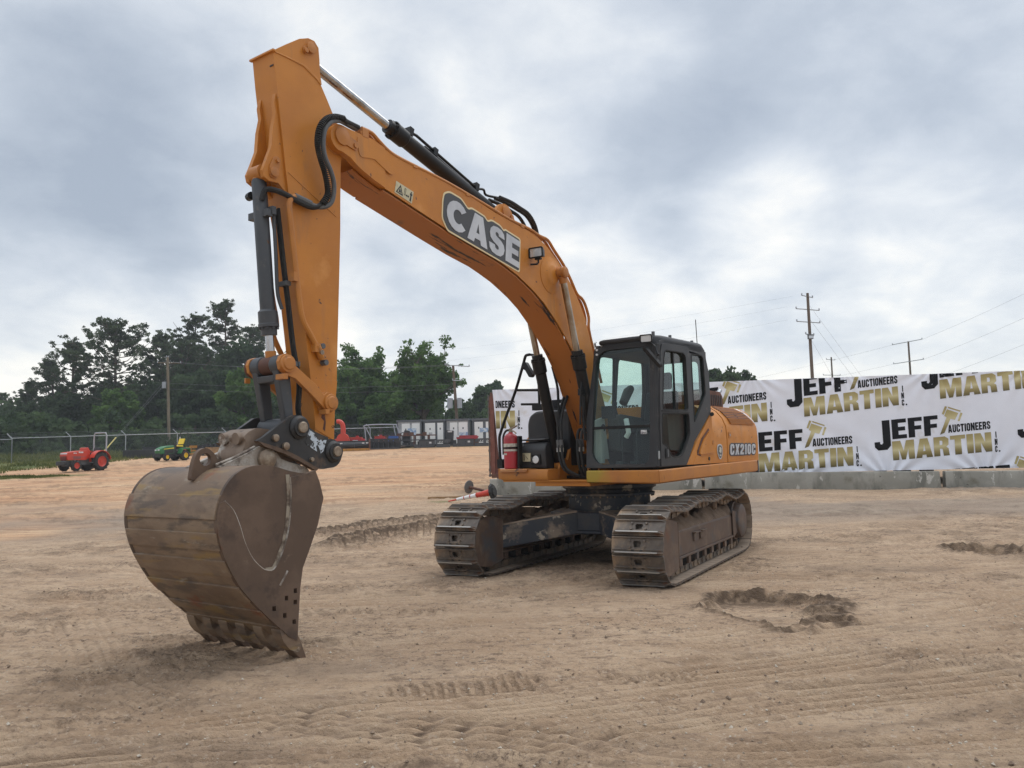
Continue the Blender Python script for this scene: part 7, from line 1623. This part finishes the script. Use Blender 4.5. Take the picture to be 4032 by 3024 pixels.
def pine(seed, H_, crown0, spread, top_w=.5, dens=1.0, n_per=30):
    rng = np.random.default_rng(seed); tr = MB(); cs = []
    bend = rng.normal(size=2)*.25
    def ax(z): f = z/H_; return np.array([bend[0]*math.sin(f*3), bend[1]*math.sin(f*2.4+.5), z])
    tr.tube([ax(H_*k/9) for k in range(10)], [.27*(1-.80*k/9) for k in range(10)], 'bark', 8)
    nb = int(38*dens)
    for i in range(nb):
        f = crown0+(1-crown0)*((i+rng.random())/nb)**.85; z = f*H_*.985; g = (f-crown0)/(1-crown0)
        prof = (math.sin(math.pi*min(1, g*.72+.24))**.8)*spread*(1.0 if g < .75 else 1-(g-.75)*2.6*(1-top_w))
        L = prof*rng.uniform(.35, 1.2); a = rng.uniform(0, 2*math.pi); up = rng.uniform(-.02, .32)+g*.75
        d = np.array([math.cos(a), math.sin(a), 0]); p0 = ax(z); tip = p0+d*L+np.array([0, 0, min(L*up, H_*1.03-z)]); mid = p0+d*L*.55+np.array([0, 0, L*up*.22])
        tr.tube([p0, mid, tip], [.07*(1-g*.5), .045, .02], 'bark', 5)
        for j in range(rng.integers(3, 7)):
            w = .50+.55*rng.random(); q = p0+(mid-p0)*min(w*2, 1) if w < .5 else mid+(tip-mid)*((w-.5)*2)
            e_ = q+rng.normal(size=3)*np.array([.55, .55, .22])*(.35+L*.16)+np.array([0, 0, .12]); tr.tube([q, e_], [.025, .012], 'bark', 3)
            for _ in range(rng.integers(1, 4)): cs.append((e_+rng.normal(size=3)*np.array([.22, .22, .10]), rng.uniform(.16, .38)))
    for j in range(8): cs.append((ax(H_)+rng.normal(size=3)*np.array([.5, .5, .3]), rng.uniform(.2, .4)))
    cr_m = MB(); leaf_quads(cr_m, cs, n_per+16, .32, .155, 'pine needles', rng, .7)
    return tr, cr_m
def broad(seed, H_, W_, zc0, dens=1.0, mat='broad leaves', size=.30, gap=.35):
    rng = np.random.default_rng(seed); tr = MB(); cs = []
    tr.tube([(0, 0, -.2), (.1, 0, H_*.2), (.05, .1, H_*.4)], [.34, .27, .2], 'bark', 8)
    nb = int(15*dens)
    for i in range(nb):
        a = 2*math.pi*i/nb+rng.uniform(-.3, .3); el_ = rng.uniform(.1, 1.35); L = W_*(.66+.34*rng.random()); d = np.array([math.cos(a)*math.cos(el_), math.sin(a)*math.cos(el_), math.sin(el_)*(H_*.62/W_)])
        z0 = H_*rng.uniform(.22, .45); p0 = np.array([.05, .05, z0]); tip = p0+d*L; tip[2] = min(tip[2], H_*rng.uniform(.86, 1.02))
        m1 = p0+(tip-p0)*.5+rng.normal(size=3)*.3
        tr.tube([p0, m1, tip], [.13, .08, .025], 'bark', 5)
        for j in range(12):
            w = rng.uniform(.30, 1.0); q = p0+(tip-p0)*w+rng.normal(size=3)*W_*.085
            if q[2] < zc0*H_: q[2] = zc0*H_+rng.random()*.6
            if rng.random() > gap*.35:
                cs.append((q, rng.uniform(.30, .62))); cs.append((q+rng.normal(size=3)*.40, rng.uniform(.22, .42)))
        for s_ in range(3):
            b = m1+(tip-m1)*rng.uniform(.2, 1); e_ = b+rng.normal(size=3)*W_*.14+np.array([0, 0, .3]); tr.tube([b, e_], [.04, .015], 'bark', 4); cs.append((e_, rng.uniform(.4, .7))); cs.append((b+(e_-b)*.6, rng.uniform(.3, .6)))
    cr_m = MB(); leaf_quads(cr_m, cs, 62, .55, size, mat, rng, .8)
    return tr, cr_m
def tree(name, label, cat, parts, x, y, group, rz=0, sc=1.0):
    t = thing(name, label, cat, (x, y, gh(x, y)-.1), rz, group); tr, c = parts; tr.build('trunk', t); c.build('crown', t, smooth=0); t.scale = (sc,)*3; return t
PG = 'pine trees behind the fence'; BG = 'leafy trees behind the fence'
ptA = tree('pine_tree', 'broad tall pine with a full round top directly above the red tractor', 'pine', pine(11, 13.6, .36, 4.0, .6, 2.0), -42.3, 85, PG)
ptB = tree('pine_tree', 'tallest open crowned pine beside the excavator arm', 'pine', pine(12, 17.4, .52, 3.1, .6, 1.3), -34.1, 95, PG)
ptC = tree('pine_tree', 'slim pine with a pointed top left of the broad tall pine', 'pine', pine(13, 12.0, .36, 2.3, .35, 1.2), -47.8, 87, PG)
dup(ptB, 'tall dense pine with a pointed top just left of the tallest pine', (-38.7, 98, gh(0, 98)), 1.9, .94)
dup(ptC, 'thin topped sparse pine between the broad pine and the pale pole', (-41.0, 93, gh(0, 93)), 2.4, 1.12)
dup(ptC, 'small sparse pine with a spiky top at the left end of the taller group', (-51.2, 88, gh(0, 88)), 1.2, .85)
dup(ptB, 'dark pine partly hidden behind the bucket cylinder', (-30.8, 95, gh(0, 95)), 4.0, .82)
dup(ptC, 'low pine second from the left end of the wood', (-55.2, 92, gh(0, 92)), 3.3, .69)
dup(ptA, 'low dark pine beyond the wood at the left edge', (-67, 105, gh(0, 105)), .6, .58)
dup(ptC, 'low scrubby pine near the left edge of the wood', (-60, 100, gh(0, 100)), 5.1, .66)
dup(ptA, 'pine with bare lower branches right of the broad pine', (-37.0, 90, gh(0, 90)), 2.2, .86)
ok = tree('oak_tree', 'large open leafy oak behind the red and black implements', 'oak', broad(21, 9.8, 4.6, .12, 1.9, 'broad leaves', .24, .3), -8.4, 74.5, BG)
dup(ok, 'leafy oak with gaps just right of the excavator arm', (-14.6, 79, gh(0, 79)), 2.2, 1.0)
mp = tree('maple_tree', 'bright green bushy maple in front of the dark wood, left of the arm', 'maple', broad(22, 7.6, 3.2, .08, 1.2, 'broad leaves', .28, .1), -24.6, 75, BG)
dup(mp, 'mid green bushy tree low behind the red tractor', (-38.5, 78, gh(0, 78)), 1.3, .80)
dup(mp, 'bushy green tree at the foot of the oaks beside the arm', (-16.6, 74, gh(0, 74)), 2.9, .72)
dup(mp, 'bright bush low behind the red chipper and cutters', (-12.0, 73, gh(0, 73)), 3.9, .62)
dt = tree('dark_tree', 'dark round topped tree behind the pole with cans', 'tree', broad(23, 8.6, 3.0, .10, 1.2, 'dark leaves', .30, .15), -2.6, 95, BG)
dup(dt, 'small dark tree left of the round topped one, by the pole', (-5.6, 92, gh(0, 92)), 2.2, .68)
dup(dt, 'dark leafy tree top showing above the banner beside the cab', (18.9, 70, gh(0, 70)-.2), 1.1, .86)
dup(dt, 'dark tree inside the wood under the tallest pine', (-33.5, 84, gh(0, 84)), .4, 1.14)
dup(dt, 'dark tree inside the wood behind the pale pole', (-37.8, 86, gh(0, 86)), 3.6, .98)
dup(dt, 'dark tree inside the wood under the slim pine', (-47.0, 84, gh(0, 84)), 4.6, .84)
dup(dt, 'dark tree inside the wood under the spiky pine', (-51.5, 86, gh(0, 86)), 5.3, .74)
dup(dt, 'dark tree low at the left edge of the wood', (-59, 92, gh(0, 92)), 2.0, .66)
dup(dt, 'dark tree behind the bright green maple', (-28.5, 84, gh(0, 84)), 2.7, 1.10)
# the wood behind, which reads as one mass
rng = np.random.default_rng(31); cs = []
for k in range(1150):
    x = rng.uniform(-95, 2) if k < 800 else rng.uniform(-52, -22); y = rng.uniform(90, 116)+abs(x+30)*.06
    top = np.interp(x, [-95, -70, -57, -48, -42, -38, -31, -25, -17, -8, 2], [5.2, 5.4, 6.0, 7.4, 8.0, 11.0, 12.0, 10.0, 6.6, 4.6, 4.2])
    cs.append((np.array([x, y, gh(0, 95)+rng.random()**.8*top]), rng.uniform(.9, 1.7)))
mb = MB(); leaf_quads(mb, cs, 80, 1.3, .55, 'dark leaves', rng, .8); o = mb.build('far_wood', smooth=0); o['kind'] = 'stuff'
cs = []
for k in range(420):
    x = rng.uniform(-62, -2); y = np.interp(x, [-62, -40, -21, -2], [66, 66, 72, 80])+rng.uniform(0, 6)
    cs.append((np.array([x, y, gh(x, y)+rng.random()**1.6*np.interp(x, [-62, -30, -22, -2], [3.2, 3.2, 4.4, 4.0])]), rng.uniform(.5, 1.1)))
mb = MB(); leaf_quads(mb, cs, 60, .9, .42, 'dark leaves', rng, .8); o = mb.build('undergrowth', smooth=0); o['kind'] = 'stuff'
cs = []
for k in range(160):
    x = rng.uniform(8, 70); y = rng.uniform(120, 150); cs.append((np.array([x, y, gh(x, y)+rng.random()*3.2]), rng.uniform(1, 2)))
mb = MB(); leaf_quads(mb, cs, 30, 1.3, .9, 'dark leaves', rng, .8); o = mb.build('far_hedge', smooth=0); o['kind'] = 'stuff'
# grass along the fence
mb = MB(); V = []; F = []
for k in range(26000):
    if k < 22000: y = rng.uniform(40, 66); x = rng.uniform(-48, -25.2+(y-48)*.06)
    else: a = rng.uniform(0, 6.283); r0 = math.sqrt(rng.random())*1.15; x = -23+2.4*r0*math.cos(a); y = 36.6+1.3*r0*math.sin(a)
    if vn(np.array([x*.9]), np.array([y*.6]), 7)[0] < .28: continue
    hgt = rng.uniform(.06, .22)*(1.0+1.2*max(0, (y-50)/14) if k < 22000 else .45); w = .03; z = gh(x, y); a = rng.uniform(0, 3.14); dx, dy = math.cos(a)*w, math.sin(a)*w; lx, ly = rng.normal()*hgt*.4, rng.normal()*hgt*.4
    o_ = len(V); V += [(x-dx, y-dy, z-.01), (x+dx, y+dy, z-.01), (x+lx, y+ly, z+hgt)]; F.append((o_, o_+1, o_+2))
mb.add(V, F, 'grass blades'); o = mb.build('grass', smooth=0); o['kind'] = 'stuff'

# ================================================================== thin air between here and the trees
hz = bpy.data.materials.new('haze'); hz.use_nodes = True; t_ = hz.node_tree; t_.nodes.clear()
pv = t_.nodes.new('ShaderNodeVolumePrincipled'); pv.inputs['Color'].default_value = (.86, .90, .95, 1); pv.inputs['Density'].default_value = .0007; pv.inputs['Anisotropy'].default_value = .2
ho = t_.nodes.new('ShaderNodeOutputMaterial'); t_.links.new(pv.outputs[0], ho.inputs['Volume']); MATS['haze'] = hz
mb = MB(); mb.box((-400, -400, -1.3), (400, 400, 25.5), 'haze'); o = mb.build('haze', smooth=0); o['kind'] = 'stuff'
